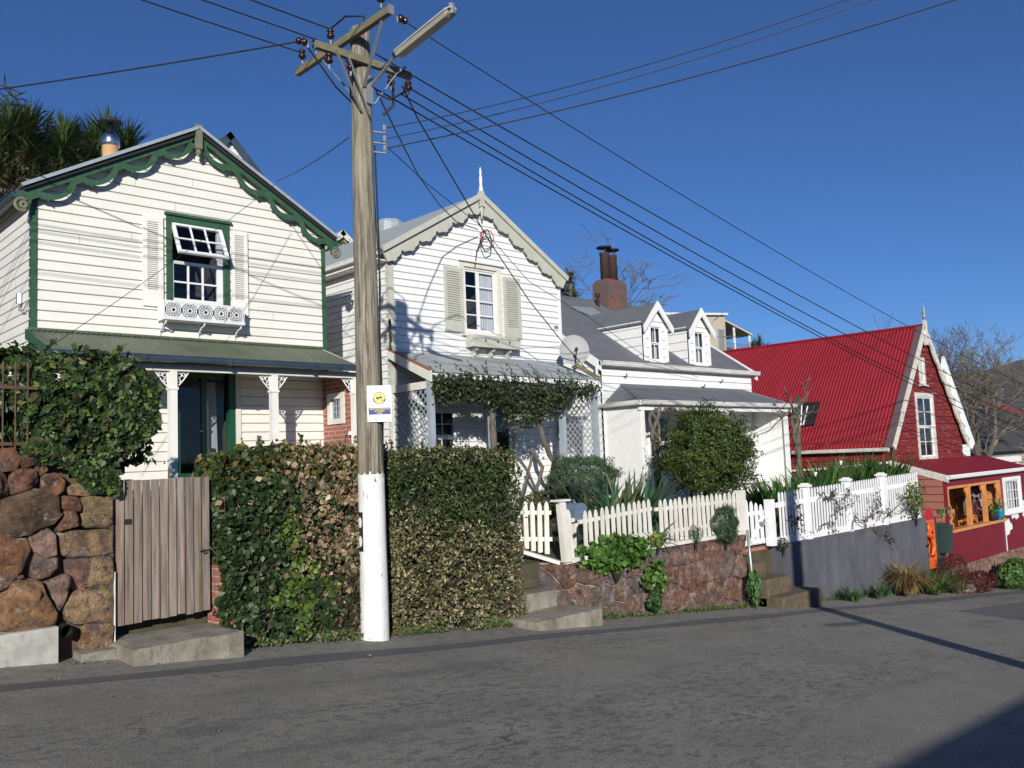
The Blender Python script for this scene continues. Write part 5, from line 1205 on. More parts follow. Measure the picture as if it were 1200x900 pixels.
def orange_gate():
    G = thing('garden_gate', 'narrow orange cut-out gate with a red curved top by the red house', 'gate', (22.85, 9, -3.3)); P = PF('x', 9.1)
    x0, x1, zb, zt_ = 22.85, 23.42, -3.2, -1.98
    mb = MB()
    for q in ((x0, x0+.05, zb, zt_), (x1-.05, x1, zb, zt_), (x0+.05, x1-.05, zb, zb+.06), (x0+.05, x1-.05, zb+.22, zb+.28), (x0+.05, x1-.05, zt_-.05, zt_)): wb(mb, 'x', 9.1, *q, 0, .035)
    for i in range(5): wb(mb, 'x', 9.1, x0+.09+i*.09, x0+.12+i*.09, zb+.06, zb+.22, 0, .03)
    fr_ = mb.build('gate_frame', 'gateorange', G)
    mb = MB(); c = lambda a, b, r, n=14, w=.03: mb.tube([P(a+r*math.cos(t), b+r*math.sin(t), .02) for t in np.linspace(0, 6.28, n)], w, 5)
    c(x0+.28, zt_-.2, .1); c(x0+.28, zt_-.2, .03, 8, .02)
    mb.tube([P(x0+.06, zt_-.32, .02), P(x0+.2, zt_-.36, .02), P(x0+.4, zt_-.45, .02), P(x0+.46, zt_-.7, .02), P(x0+.32, zt_-.9, .02)], [.05, .08, .07, .06, .03], 7)
    mb.tube([P(x0+.08, zt_-.5, .02), P(x0+.2, zt_-.62, .02), P(x0+.12, zt_-.8, .02), P(x0+.22, zt_-.92, .02)], .02, 5)
    mb.build('cut_figure', 'gateorange', G)
    mb = MB(); mb.prism([(x0, zt_), (x1, zt_), (x1-.03, zt_+.14), (x1-.16, zt_+.3), (x0+.2, zt_+.26), (x0+.08, zt_+.14)], P, 0, .03); mb.build('red_top', M('signal_red', (.45, .02, .03), rough=.45, bmp=0), G)
    mb = MB(); mb.box(22.73, 22.8, 9.02, 9.16, -3.6, -2.0); mb.box(22.62, 22.73, 9.0, 9.02, -2.62, -2.56); mb.build('gate_post', 'boxgreen', G)
    mb = MB(); mb.box(23.5, 24.2, 9.12, 9.16, -3.4, -2.25); mb.box(23.46, 23.54, 9.06, 9.12, -3.5, -1.95); mb.build('side_panel', 'boxgreen', G)
    B = MB(); B.hexa([(23.66, 8.86, -2.86), (23.92, 8.86, -2.86), (23.92, 9.1, -2.86), (23.66, 9.1, -2.86), (23.62, 8.82, -2.2), (23.96, 8.82, -2.2), (23.96, 9.11, -2.2), (23.62, 9.11, -2.2)])
    B.hexa([(23.6, 8.80, -2.2), (23.98, 8.80, -2.2), (23.98, 9.11, -2.2), (23.6, 9.11, -2.2), (23.6, 8.84, -2.15), (23.98, 8.84, -2.15), (23.98, 9.11, -2.1), (23.6, 9.11, -2.1)])
    o = B.build('bin_box', 'boxgreen'); tag(o, 'dark green box mounted beside the orange gate', 'box')
orange_gate()

# ================================================================= UTILITY POLE
PX, PY = 5.99, 8.8
def pole():
    G = thing('utility_pole', 'grey wooden power pole with white painted foot, crossarms and street lamp', 'utility pole', (PX, PY, -2.06))
    Z0, Z1 = -2.2, 5.42; R = lambda z: .168-.046*(z-Z0)/(Z1-Z0)
    def wob(z): return (PX+.012*nz(z, 0, 1), PY, z)
    zs = np.linspace(-.25, Z1, 34); mb = MB(); mb.tube([wob(z) for z in zs], [R(z)*(1+.02*nz(z*2, 3, 3)) for z in zs], 24); mb.build('shaft', 'polewood', G, None, True)
    zs = np.linspace(Z0, -.12, 14); mb = MB(); mb.tube([wob(z) for z in zs], [R(z)+.003 for z in zs], 24); 
    for k in range(26):
        a = random.uniform(0, 6.28); r = R(-.1)+.0045; w_ = random.uniform(.05, .16); z_ = random.uniform(-.14, -.075)
        p = lambda aa, z: (PX+r*math.cos(aa), PY+r*math.sin(aa), z)
        mb.add([p(a-w_, -.16), p(a+w_, -.16), p(a+w_*.8, z_-.015), p(a, z_), p(a-w_*.8, z_-.02)], [(0, 1, 2, 3, 4)])
    mb.build('painted_foot', 'polepaint', G, None, True)
    mb = MB()
    for k in range(44):
        a = random.uniform(0, 6.28); w_ = random.uniform(.02, .06); z_ = random.uniform(-.42, -.16) if k < 22 else random.uniform(-1.95, -.5); r = R(z_)+.0055; h_ = random.uniform(.03, .10)
        p = lambda aa, z: (PX+r*math.cos(aa), PY+r*math.sin(aa), z)
        mb.add([p(a-w_, z_), p(a+w_, z_+.01), p(a+w_*.6, z_+h_), p(a-w_*.5, z_+h_*.8)], [(0, 1, 2, 3)])
    mb.build('bare_patches', 'polewood', G, 'flecks where the white paint has worn off')
    # crossarm along the view across the street, upper
    mb = MB(); mb.beam((PX-.16, 7.92, 5.26), (PX-.16, 10.05, 5.26), .068, .088); a1 = mb.build('crossarm', 'armwood', G)
    mb = MB(); mb.box(PX-.2, PX-.12, 7.905, 7.92, 5.205, 5.315); mb.build('end_cap', 'galv', a1)
    mb = MB(); mb.beam((5.27, 8.66, 4.95), (6.66, 8.66, 4.95), .068, .085); a2 = mb.build('crossarm', 'armwood', G)
    mb = MB(); mb.beam((6.42, 8.61, 4.92), (6.52, 8.58, 5.0), .06, .03); mb.build('bolt_plate', 'galv', a2)
    def ins(par, x, y, z, up=True, ax=None):
        mb = MB(); pr = [(0, .018), (.03, .05), (.06, .05), (.065, .032), (.09, .032), (.095, .045), (.12, .045), (.14, .02)]
        if up: mb.tube([(x, y, z+a) for a, r in pr], [r for a, r in pr], 10)
        else:
            d = Vector(ax).normalized(); mb.tube([Vector((x, y, z))+d*a for a, r in pr], [r for a, r in pr], 10)
        mb.build('insulator', 'ceramic', par, None, True)
        mb = MB(); mb.tube([(x, y, z-.06), (x, y, z+.01)], .012, 5); mb.build('pin', 'galv', par)
    for y in (9.15, 9.5, 9.85): ins(a1, PX-.2, y, 5.36)
    ins(a1, PX-.2, 8.05, 5.38); ins(a1, PX-.02, 7.98, 5.24, False, (1, 0, -.1)); 
    ins(a2, 5.18, 8.68, 4.95, False, (-1, .3, 0))
    for x in (5.45, 5.75): ins(a2, x, 8.66, 4.76, True)
    for x in (6.35, 6.62): ins(a2, x, 8.66, 4.74, True)
    for a, b in (((PX-.3, 8.62, 4.93), (PX-.02, 8.60, 4.25)), ((5.5, 8.58, 4.92), (PX-.1, 8.66, 4.3)), ((PX-.16, 8.1, 5.2), (PX-.05, 8.66, 4.62)), ((PX-.16, 9.4, 5.2), (PX-.05, 8.92, 4.6)), ((6.4, 8.6, 4.9), (PX+.12, 8.70, 4.45))):
        mb = MB(); mb.beam(a, b, .035, .012); mb.build('brace', 'galv', G)
    # lamp
    mb = MB(); mb.beam((PX+.03, 8.655, 4.42), (PX+.03, 8.655, 4.78), .09, .02, (0, 1, 0)); mb.build('lamp_plate', 'galv', G)
    A = Vector((PX+.05, 8.62, 4.66)); Bv = Vector((PX+.04, 8.12, 4.84)); Cv = Vector((PX-.04, 6.96, 4.90))
    mb = MB(); mb.tube([A, Bv], .02, 8); arm = mb.build('lamp_arm', 'galv', G)
    d = (Cv-Bv).normalized(); sd = Vector((1, 0, 0)); up = Vector((0, 0, 1))
    def lsec(p, w, h0, h1): return [p+sd*w*a+up*b for a, b in ((-1, h0), (-.8, h1*.7), (-.3, h1), (.3, h1), (.8, h1*.7), (1, h0))]
    mb = MB(); s = [lsec(Bv+d*t, w, 0, h) for t, w, h in ((-.02, .04, .025), (.05, .068, .045), (.6, .072, .05), (1.1, .07, .05), (1.19, .05, .03))]
    v = [q for r in s for q in r]; mb.add(v, [(6*i+j, 6*i+j+1, 6*i+7+j, 6*i+6+j) for i in range(4) for j in range(5)]+[tuple(range(6)), tuple(range(29, 23, -1))]); lamp = mb.build('lamp_head', 'lampshell', G)
    mb = MB(); s = [[p for p in (Bv+d*t-sd*w-up*.0, Bv+d*t-sd*w*.8-up*h, Bv+d*t+sd*w*.8-up*h, Bv+d*t+sd*w)] for t, w, h in ((.06, .06, .04), (.1, .063, .058), (1.1, .063, .058), (1.14, .055, .03))]
    v = [q for r in s for q in r]; mb.add(v, [(4*i+j, 4*i+j+1, 4*i+5+j, 4*i+4+j) for i in range(3) for j in range(3)]+[(0, 1, 2, 3), (15, 14, 13, 12)]); mb.build('lamp_lens', 'lamplens', lamp)
    mb = MB(); mb.tube([Bv+d*1.15+up*.07, Bv+d*1.18-up*.06], .035, 6); mb.build('lamp_clip', 'galv', lamp)
    # reflector strip
    mb = MB(); ang = rad(228); rr = R(-.7)+.005
    def pp(a, z, e=0): return (PX+(rr+e)*math.cos(a), PY+(rr+e)*math.sin(a), z)
    a0 = rad(163)
    v = []
    for i in range(5):
        a = a0+(i/4)*.55; v += [pp(a, -1.02), pp(a, -.56)]
    mb.add(v, [(2*i, 2*i+2, 2*i+3, 2*i+1) for i in range(4)]); rs = mb.build('reflector_strip', 'black', G)
    for zc in (-.68, -.90):
        mb = MB(); pts = [pp(a0+.27+.20*math.cos(t), zc+.065*math.sin(t), .004) for t in np.linspace(0, 2*math.pi, 20, endpoint=False)]; mb.add(pts, [tuple(range(20))]); mb.build('reflector', 'signwhite', rs)
    # down leads
    mb = MB(); ex = PX+.15; mb.tube([(ex, 8.75, 3.95), (ex+.02, 8.74, 2.6), (ex+.0, 8.75, 1.6), (ex+.02, 8.76, .6), (ex, 8.76, .0)], .012, 5)
    mb.tube([(ex, 8.8, 3.45), (ex+.05, 8.78, 2.2), (ex+.02, 8.8, 1.3)], .008, 5); mb.build('down_lead', 'cable', G)
    for z in (4.12, 3.98, 3.86):
        mb = MB(); mb.tube([(ex-.02, 8.75, z), (ex+.12, 8.7, z), (ex+.12, 8.7, z+.06)], .012, 5); mb.tube([(ex+.12, 8.7, z+.03), (ex+.12, 8.7, z+.1)], .025, 6); mb.build('hook', 'galv', G)
    for k in (0, 1, 2):
        x = 5.5+k*.1; 
    mb = MB()
    mb.tube([(5.75, 8.7, 4.85), (5.8, 8.75, 4.6), (5.9, 8.9, 4.55), (6.0, 8.98, 4.9), (5.85, 9.1, 5.3)], .012, 5)
    mb.tube([(PX-.2, 9.15, 5.5), (PX-.1, 8.95, 5.62), (PX, 8.7, 5.55), (PX+.05, 8.72, 5.1)], .014, 5)
    mb.tube([(6.6, 8.62, 4.75), (6.4, 8.5, 4.6), (6.25, 8.55, 4.5), (6.15, 8.7, 4.6)], .014, 5)
    mb.tube([(5.2, 8.7, 4.9), (5.6, 8.75, 4.55), (5.9, 8.85, 4.45)], .012, 5); mb.tube([(6.35, 8.62, 4.8), (6.3, 8.55, 4.45), (6.18, 8.6, 4.3)], .02, 5)
    mb.build('jumper_leads', 'cable', G)
    # number tag marks
    mb = MB()
    for k in range(2): 
        a = rad(-52+k*6); r = R(.3)+.003; mb.add([(PX+r*math.cos(a), PY+r*math.sin(a), .22), (PX+r*math.cos(a+.05), PY+r*math.sin(a+.05), .22), (PX+r*math.cos(a+.05), PY+r*math.sin(a+.05), .36), (PX+r*math.cos(a), PY+r*math.sin(a), .36)], [(0, 1, 2, 3)])
    mb.build('tag_marks', 'black', G)
pole()
def text_mesh(txt, size, M4, mt, parent, name='lettering', width=None):
    cu = bpy.data.curves.new('txt', 'FONT'); cu.body = txt; cu.size = size; cu.align_x = 'CENTER'; cu.align_y = 'CENTER'; cu.extrude = .0006; cu.offset = size*.02
    o = bpy.data.objects.new('tmp', cu); COL.objects.link(o); bpy.context.view_layer.update()
    me = bpy.data.meshes.new_from_object(o.evaluated_get(bpy.context.evaluated_depsgraph_get())); 
    xs = [v.co.x for v in me.vertices]; k = 1 if not width else width/(max(xs)-min(xs))
    off = parent.location.copy(); pp = parent.parent
    while pp: off += pp.location; pp = pp.parent
    for v in me.vertices: v.co = Vector(M4(v.co.x*k, v.co.y, v.co.z))-off
    bpy.data.objects.remove(o); bpy.data.curves.remove(cu)
    me.materials.clear(); me.materials.append(MT[mt]); q = bpy.data.objects.new(name, me); COL.objects.link(q); q.parent = parent; return q
def sign():
    # flat panel strapped to the pole, facing the road
    c = Vector(at(445, 473, 8.60)); nrm = Vector((-.50, -.866, 0)).normalized(); sx = Vector((0, 0, 1)).cross(nrm); sx = -sx if sx.x < 0 else sx
    up = Vector((0, 0, 1)); w, h = .24, .36
    c = Vector((6.0, 8.60, c.z))
    G = thing('notice_sign', 'white neighbourhood notice with yellow roundel and navy band fixed to the pole', 'sign', c)
    K = 1.2; Pm = lambda a, b, d=0: c+sx*a*K+up*b*K+nrm*d
    mb = MB(); mb.hexa([Pm(a, b, d) for d in (0, .004) for a, b in ((-w/2, -h/2), (w/2, -h/2), (w/2, h/2), (-w/2, h/2))]); mb.build('panel', 'signwhite', G)
    def disc(r0, r1, cb, d, mt, a0=0, a1=2*math.pi, n=28, name='roundel'):
        mb = MB(); v = []
        for i in range(n+1):
            a = a0+(a1-a0)*i/n; v += [Pm(r0*math.cos(a), cb+r0*math.sin(a), d), Pm(r1*math.cos(a), cb+r1*math.sin(a), d)]
        mb.add(v, [(2*i, 2*i+1, 2*i+3, 2*i+2) for i in range(n)]); return mb.build(name, mt, G)
    disc(.052, .064, .055, .0055, 'signgrey', name='roundel_ring'); disc(0.0001, .052, .055, .0065, 'signyellow')
    disc(.052, .063, .055, .008, 'black', rad(185), rad(225), 8, 'roundel_arc'); disc(.052, .063, .055, .008, 'black', rad(-45), rad(-5), 8, 'roundel_arc')
    mb = MB()
    for (a, b, w_, h_) in ((0, .058, .058, .014), (-.018, .05, .03, .014), (.012, .066, .026, .01), (.028, .034, .012, .016), (0, .086, .008, .01), (-.016, .082, .006, .006), (.016, .084, .006, .006), (-.016, .028, .004, .02), (0, .024, .004, .014)):
        mb.hexa([Pm(a+x*w_/2, b+z*h_/2, d) for d in (.0075, .009) for x, z in ((-1, -1), (1, -1), (1, 1), (-1, 1))])
    mb.build('emblem_marks', 'signblue', G)
    mb = MB(); mb.hexa([Pm(a, b, d) for d in (.0045, .006) for a, b in ((-w/2+.012, -.108), (w/2-.012, -.108), (w/2-.012, -.04), (-w/2+.012, -.04))]); mb.build('band', 'signblue', G)
    def F3(cb, d): return lambda x, y, z: tuple(Pm(x, cb+y, d+z))
    text_mesh('NEIGHBOURHOOD', .022, F3(-.053, .0075), 'signyellow', G, width=.195)
    text_mesh('SUPPORT', .02, F3(-.075, .0075), 'signyellow', G, width=.10)
    text_mesh('AREA', .018, F3(-.096, .0075), 'signyellow', G, width=.055)
    text_mesh('WORKING IN HEALTH', .014, F3(.152, .006), 'signgrey', G, width=.14)
    mb = MB(); mb.hexa([Pm(a, b, d) for d in (.0045, .006) for a, b in ((-.045, -.165), (-.03, -.165), (-.034, -.135), (-.041, -.135))]); mb.build('crest', 'signgrey', G)
    mb = MB(); mb.hexa([Pm(a, b, d) for d in (.0045, .006) for a, b in ((-.015, -.158), (.055, -.158), (.055, -.154), (-.015, -.154))]); mb.hexa([Pm(a, b, d) for d in (.0045, .006) for a, b in ((-.015, -.148), (.05, -.148), (.05, -.145), (-.015, -.145))]); mb.build('small_print', 'signgrey', G)
sign()

# ================================================================= WIRES
def wire(lab, pts, r=.011, group=None, mt='cable'):
    mb = MB(); mb.tube(pts, r, 5); o = mb.build('overhead_wire', mt); tag(o, lab, 'wire', group); return o
def sagl(a, b, sag, n=24):
    a = Vector(a); b = Vector(b); return [a.lerp(b, t)-Vector((0, 0, 4*sag*t*(1-t))) for t in np.linspace(0, 1, n)]
def quadw(pts, Y0, umax, lead=None):
    """wire hanging in a plane along the street, through surveyed points"""
    q = [at(x, y, Y0) for x, y in pts]; u = np.array([p[0] for p in q]); z = np.array([p[2] for p in q]); cf = np.polyfit(u, z, 2)
    us = np.linspace(u[0], umax, 30); return [(a, Y0, float(np.polyval(cf, a))) for a in us]
for lab, pts, Y0, r in (('top single wire running far down the street from the upper crossarm', [(468, 20), (600, 106), (900, 290), (1077, 387), (1117, 412)], 8.0, .007),
    ('highest of the four power lines crossing the red roof', [(440, 63), (560, 133), (600, 156), (900, 326), (1110, 438)], 8.75, .010),
    ('second from top of the four power lines crossing the red roof', [(474, 100), (560, 151), (600, 173), (900, 344), (1060, 427)], 8.66, .010),
    ('third from top of the four power lines crossing the red roof', [(470, 110), (560, 164), (600, 187), (900, 358), (1060, 441)], 8.66, .010),
    ('lowest of the four power lines crossing the red roof', [(434, 100), (560, 173), (600, 196), (900, 362), (1060, 446)], 8.7, .010)):
    w = quadw(pts, Y0, 40); wire(lab, w, r, 'power lines running down the street')
for i, (lab, y, z, ey) in enumerate((('uppermost of the four lines leaving the pole to the upper left', 8.05, 5.5, 7.4), ('second of the four lines leaving the pole to the upper left', 9.15, 5.5, 8.6), ('third of the four lines leaving the pole to the upper left', 9.5, 5.5, 9.2), ('lowest of the four lines leaving the pole to the upper left', 9.85, 5.45, 9.7))):
    wire(lab, sagl((PX-.2, y, z), (-30, ey, z+3.3), .85), .009, 'power lines running up the street')
a = Vector((5.08, 8.72, 4.95)); b = Vector(at(0, 100, 12.2)); wire('dark cable leaving the pole to the left edge above the first house', sagl(a, a+(b-a)*1.8, .05), .010)
P3 = (PX+.27, 8.7)
for lab, x, y, z0, r in (('thin top line crossing the street to the upper right', 990, 0, 4.18, .006), ('middle line crossing the street to the upper right', 1022, 0, 4.04, .006), ('lower thick line crossing the street to the upper right', 1118, 0, 3.92, .009)):
    a = Vector((*P3, z0)); b = Vector(at(x, y, 3.9)); 
    mid = {990: (780, 51), 1022: (780, 66), 1118: (780, 96)}[x]
    wire(lab, [a+(b-a)*t-Vector((0, 0, .42*4*(t/1.9)*(1-t/1.9)))+Vector((0, 0, .42*4*(1/1.9)*(1-1/1.9)))*t for t in np.linspace(0, 1.9, 24)], r, 'telephone lines over the road')
# services to the houses
a = Vector((PX-.1, 8.95, 4.05)); b = Vector(at(325, 212, 13.0)); wire('thin service line from the pole to the green barge board', sagl(a, b, .05), .007)
a = Vector(at(322, 216, 12.9)); b = Vector(at(20, 432, 11.0)); wire('thin wire slanting across the front of the first house', sagl(a, b, .06), .004)
wire('heavy service cable curving down to the second gable', [Vector(p) for p in (at(440, 104, 8.72), at(462, 150, 9.7), at(490, 205, 11.2), at(515, 240, 12.6), at(535, 260, 13.3), at(560, 269, 13.76))], .011)
wire('heavy cable dropping past the second gable to the dish', [Vector(p) for p in (at(471, 100, 8.72), at(490, 140, 9.4), at(530, 208, 10.5), at(575, 285, 11.5), at(620, 352, 12.3), at(660, 402, 12.8), at(692, 438, 13.2))], .011)
wire('thin line passing the second gable to the dormer house', [Vector(p) for p in (at(447, 166, 8.72), at(500, 215, 9.6), at(560, 262, 10.6), at(620, 330, 11.8), at(690, 372, 12.9), at(760, 420, 13.5), at(818, 442, 13.85))], .006)
# pole on our side of the road: its shadow lies across the asphalt
def near_pole():
    x, y = 6.76, -2.3; G = thing('utility_pole', 'plain wooden pole on the near side of the road casting a long shadow', 'utility pole', (x, y, road_z(x, y)))
    mb = MB(); mb.tube([(x, y, z) for z in np.linspace(-2.6, 5.0, 12)], [.20-.05*t for t in np.linspace(0, 1, 12)], 14); mb.build('shaft', 'polewood', G, None, True)
    mb = MB(); mb.beam((x, y, .95), (x-1.1, y+.35, 1.0), .03, .05); mb.build('shadow_arm', 'galv', G)  # arm added only to cast the small branch shadow on the road
    mb = MB(); mb.beam((x-.7, y, 4.7), (x+.7, y, 4.7), .09, .11); mb.build('crossarm', 'armwood', G)
near_pole()
def near_shadow_block():  # unseen block, its height and slope shaped to cast the road shadow
    G = thing('shed', 'unseen low block added across the road to cast a shadow on the asphalt', 'shed', (6, -6, -2.3))
    tp = lambda u: .33-.072*(u-6)
    mb = MB(); n = 12; us = [-14+48*i/n for i in range(n+1)]; v = []
    for u in us: v += [(u, -4.0, road_z(u, -4)-.6), (u, -4.0, tp(u)-.06), (u, -8.4, tp(u)-.06), (u, -8.4, road_z(u, -4)-.6)]
    mb.add(v, [(4*i+j, 4*i+4+j, 4*i+5+j, 4*i+1+j) for i in range(n) for j in range(3)]+[(0, 1, 2, 3), (4*n+3, 4*n+2, 4*n+1, 4*n)]); mb.build('wall', 'greyblock', G)
    mb = MB(); mb.hexa([(-14.2, -8.6, tp(-14)-.06), (34.2, -8.6, tp(34)-.06), (34.2, -3.95, tp(34)-.05), (-14.2, -3.95, tp(-14)-.05), (-14.2, -8.6, tp(-14)+.2), (34.2, -8.6, tp(34)+.2), (34.2, -3.95, tp(34)), (-14.2, -3.95, tp(-14))]); mb.build('roof', 'darkroof', G)
SHADOW_BLOCK = True
near_shadow_block()
# ================================================================= PLANTS
def hedge(name, lab, x0, x1, y0, y1, top, n, size, colf, cat='hedge', asp=.7, core='twig', lump=.1, mat='leaf', bot=None):
    G = thing(name, lab, cat, ((x0+x1)/2, y0, road_z((x0+x1)/2, 9)))
    bot = bot or (lambda x: road_z(x, y0)+.02); P = []; Nn = []
    for _ in range(n):
        x = random.uniform(x0, x1); b = bot(x); t = top(x); r = random.random(); e = .12*nz(x*1.7, 0, b)
        H = t-b; A = (x1-x0)*H; B = (x1-x0)*(y1-y0)*.8; C = (y1-y0)*H
        r *= A+B+2*C
        if r < A:
            z = random.uniform(b, t+.04); p = (x, y0+lump*nz(x*2.2, z*2.2, 1)*1.4+lump*.9*nz(x*6, z*6, 2)+abs(random.gauss(0, .08))+(.12*max(0, (z-(t-.22))/.22)**2), z); nn = (0, -1, .25)
        elif r < A+B: y = random.uniform(y0+.1, y1); p = (x, y, t+.05*nz(x*5, y*5, 1)+random.gauss(0, .03)); nn = (0, -.2, 1)
        else:
            s = -1 if r < A+B+C else 1; xx = x0 if s < 0 else x1; z = random.uniform(b, t); p = (xx-s*abs(random.gauss(0, .05))+.08*nz(z*3, 3, s), random.uniform(y0+.05, y1), z); nn = (s, -.3, .2)
        P.append(p); Nn.append((nn[0]+random.gauss(0, .55), nn[1]+random.gauss(0, .55), nn[2]+random.gauss(0, .55)))
    for k in range(int((x1-x0)*26)):   # stray shoots
        x = random.uniform(x0, x1); top_ = random.random() < .6
        a = (x, random.uniform(y0+.1, y1-.1), top(x)) if top_ else (x, y0, random.uniform(bot(x)+.1, top(x)))
        dx, dy, dz = (random.gauss(0, .06), random.gauss(0, .04), random.uniform(.05, .2)) if top_ else (random.gauss(0, .08), -random.uniform(.04, .14), random.uniform(-.12, .1))
        for j in range(7): t = j/6; P.append((a[0]+dx*t+random.gauss(0, .012), a[1]+dy*t, a[2]+dz*t)); Nn.append((random.gauss(0, .6), -1, random.gauss(.3, .5)))
    cols = [colf(*p) for p in P]
    leafobj('leaves', P, Nn, np.array([size*random.choice([.5, .7, .9, 1, 1.2, 1.55]) for _ in P]), cols, mat, G, asp)
    tw = MB()
    for q in range(int((x1-x0)*30)):
        x = random.uniform(x0+.05, x1-.1) if random.random() < .5 else random.uniform(x1-.5, x1-.05); z = random.uniform(bot(x), bot(x)+(top(x)-bot(x))*.7); a = Vector((x, y0+.12, z)); b = a+Vector((random.gauss(0, .16), random.uniform(-.22, -.06), random.uniform(-.05, .3))); tw.tube([a, a.lerp(b, .5)+Vector((random.gauss(0, .03), -.03, 0)), b], [.006, .005, .002], 4)
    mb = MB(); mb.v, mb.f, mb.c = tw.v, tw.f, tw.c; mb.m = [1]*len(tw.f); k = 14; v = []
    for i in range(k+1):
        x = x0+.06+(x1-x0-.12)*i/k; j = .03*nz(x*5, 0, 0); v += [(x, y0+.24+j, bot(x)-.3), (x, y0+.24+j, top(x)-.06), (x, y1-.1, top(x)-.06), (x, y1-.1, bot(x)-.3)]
    mb.add(v, [(4*i+j, 4*i+4+j, 4*i+5+j, 4*i+1+j) for i in range(k) for j in range(3)]+[(0, 1, 2, 3), (4*k+3, 4*k+2, 4*k+1, 4*k)]); mb.build('dark_core', [core, 'bark'], G)  # solid dark core paints the shade between leaves; thin tubes are real twigs
    return G
GR = [(.022, .048, .014), (.03, .065, .018), (.018, .038, .014)]
DRY = [(.36, .27, .15), (.27, .19, .10), (.42, .34, .21), (.20, .12, .07)]
def ivycol(x, y, z):
    # dead brown growth across the right-hand middle, bright weeds low in the centre
    dead = nz(x*1.6, z*1.3, 4)*.8+(x-4.95)*1.1-.12+(.25 if z > -.25 and x > 4.9 else 0)-(.8 if z < -1.25 else 0)+.5*nz(x*5, z*5, 9)
    lime = nz(x*2.5, z*2.5, 7)+1.1-abs(x-5.15)*2.2-abs(z+1.45)*1.5
    lime2 = 1-abs(x-4.98)*5-abs(z+.75)*2.4
    if (lime > .42 or lime2 > .12) and random.random() < .7: return jc(random.choice([(.10, .16, .025), (.07, .12, .02), (.13, .19, .03), (.04, .06, .02)]), .3)
    if dead > .2+random.gauss(0, .38) and random.random() < .72: return jc(random.choice(DRY+[(.14, .09, .05), (.30, .22, .12)]), .35)
    if x > 5.5 and z < -1.2 and random.random() < .5: return jc((.07, .035, .025), .3)
    if z > -.12 and random.random() < .4: return jc((.11, .10, .025), .3)
    return jc(random.choice([(.024, .046, .014), (.035, .062, .018), (.055, .085, .028), (.018, .034, .012)]), .4)
hedge('ivy_hedge', 'tall ivy hedge with dead brown patches between plank gate and power pole', 4.15, 6.0, 8.88, 9.6, lambda x: .10+.08*sm(4.3, 4.7, x)+.05*nz(x*2.5, 1, 1)-.25*(1-sm(4.1, 4.4, x)), 17500, .06, ivycol, asp=.8)
def boxcol(x, y, z):
    e = z+.80+.28*nz(x*1.4, 0, 2)+.16*nz(x*5, z*5, 3)-.25*(x < 6.75)
    if (e < 0 and random.random() < min(.9, .5-e*1.3)) or (e >= 0 and random.random() < .06):
        return jc(random.choice([(.30, .26, .14), (.20, .19, .08), (.17, .12, .065), (.38, .33, .20), (.13, .15, .05), (.10, .07, .04), (.05, .075, .02)]), .35)
    if z > -.02 and random.random() < .22: return jc((.30, .22, .12), .3)
    return jc(random.choice([(.035, .062, .014), (.05, .085, .02), (.028, .048, .012), (.075, .11, .03)]), .35)
hedge('box_hedge', 'clipped hedge, dark green above and straw-coloured below, right of the power pole', 6.44, 8.56, 8.86, 9.7, lambda x: .12+.05*nz(x*2, 4, 1)-.25*sm(8.3, 8.75, x)-.06*(1-sm(6.4, 6.7, x)), 21000, .05, boxcol, asp=.48, lump=.12)
def blob(name, lab, cat, c, r, n, size, cols, asp=.6, group=None, stem='twig', mat='leaf', hollow=.75, lump=.28, fr=2.2, base=None, updir=None, jit=.28, nout=.9):
    G = thing(name, lab, cat, base or (c[0], c[1], c[2]-r[2]), group); P = []; Nn = []
    for _ in range(n):
        d = Vector((random.gauss(0, 1), random.gauss(0, 1), random.gauss(0, 1))).normalized()
        k = (hollow+(1-hollow)*random.random()**.6)*(1+lump*nz(d.x*fr+c[0], d.y*fr, d.z*fr)+lump*.5*nz(d.x*fr*2.7, d.y*fr*2.7+c[0], d.z*fr*2.7))
        P.append((c[0]+d.x*r[0]*k, c[1]+d.y*r[1]*k, c[2]+d.z*r[2]*k)); Nn.append((d.x*nout+random.gauss(0, .5), d.y*nout+random.gauss(0, .5), d.z*nout+random.gauss(0, .5)))
    C = [jc(random.choice(cols), jit) for _ in P]
    leafobj('foliage', P, Nn, np.array([size*random.uniform(.6, 1.4) for _ in P]), C, mat, G, asp, updir)
    mb = MB(); b = Vector(base or (c[0], c[1], c[2]-r[2]))
    for k in range(9):
        a = random.uniform(0, 6.28); e = Vector((c[0]+math.cos(a)*r[0]*.6, c[1]+math.sin(a)*r[1]*.6, c[2]+r[2]*random.uniform(-.2, .7))); mid = b.lerp(e, .5)+Vector((0, 0, .1*r[2]))
        mb.tube([b-Vector((0, 0, .15)), mid, e], [.03*max(r), .02*max(r), .006], 5)
    mb.build('stems', stem, G); return G
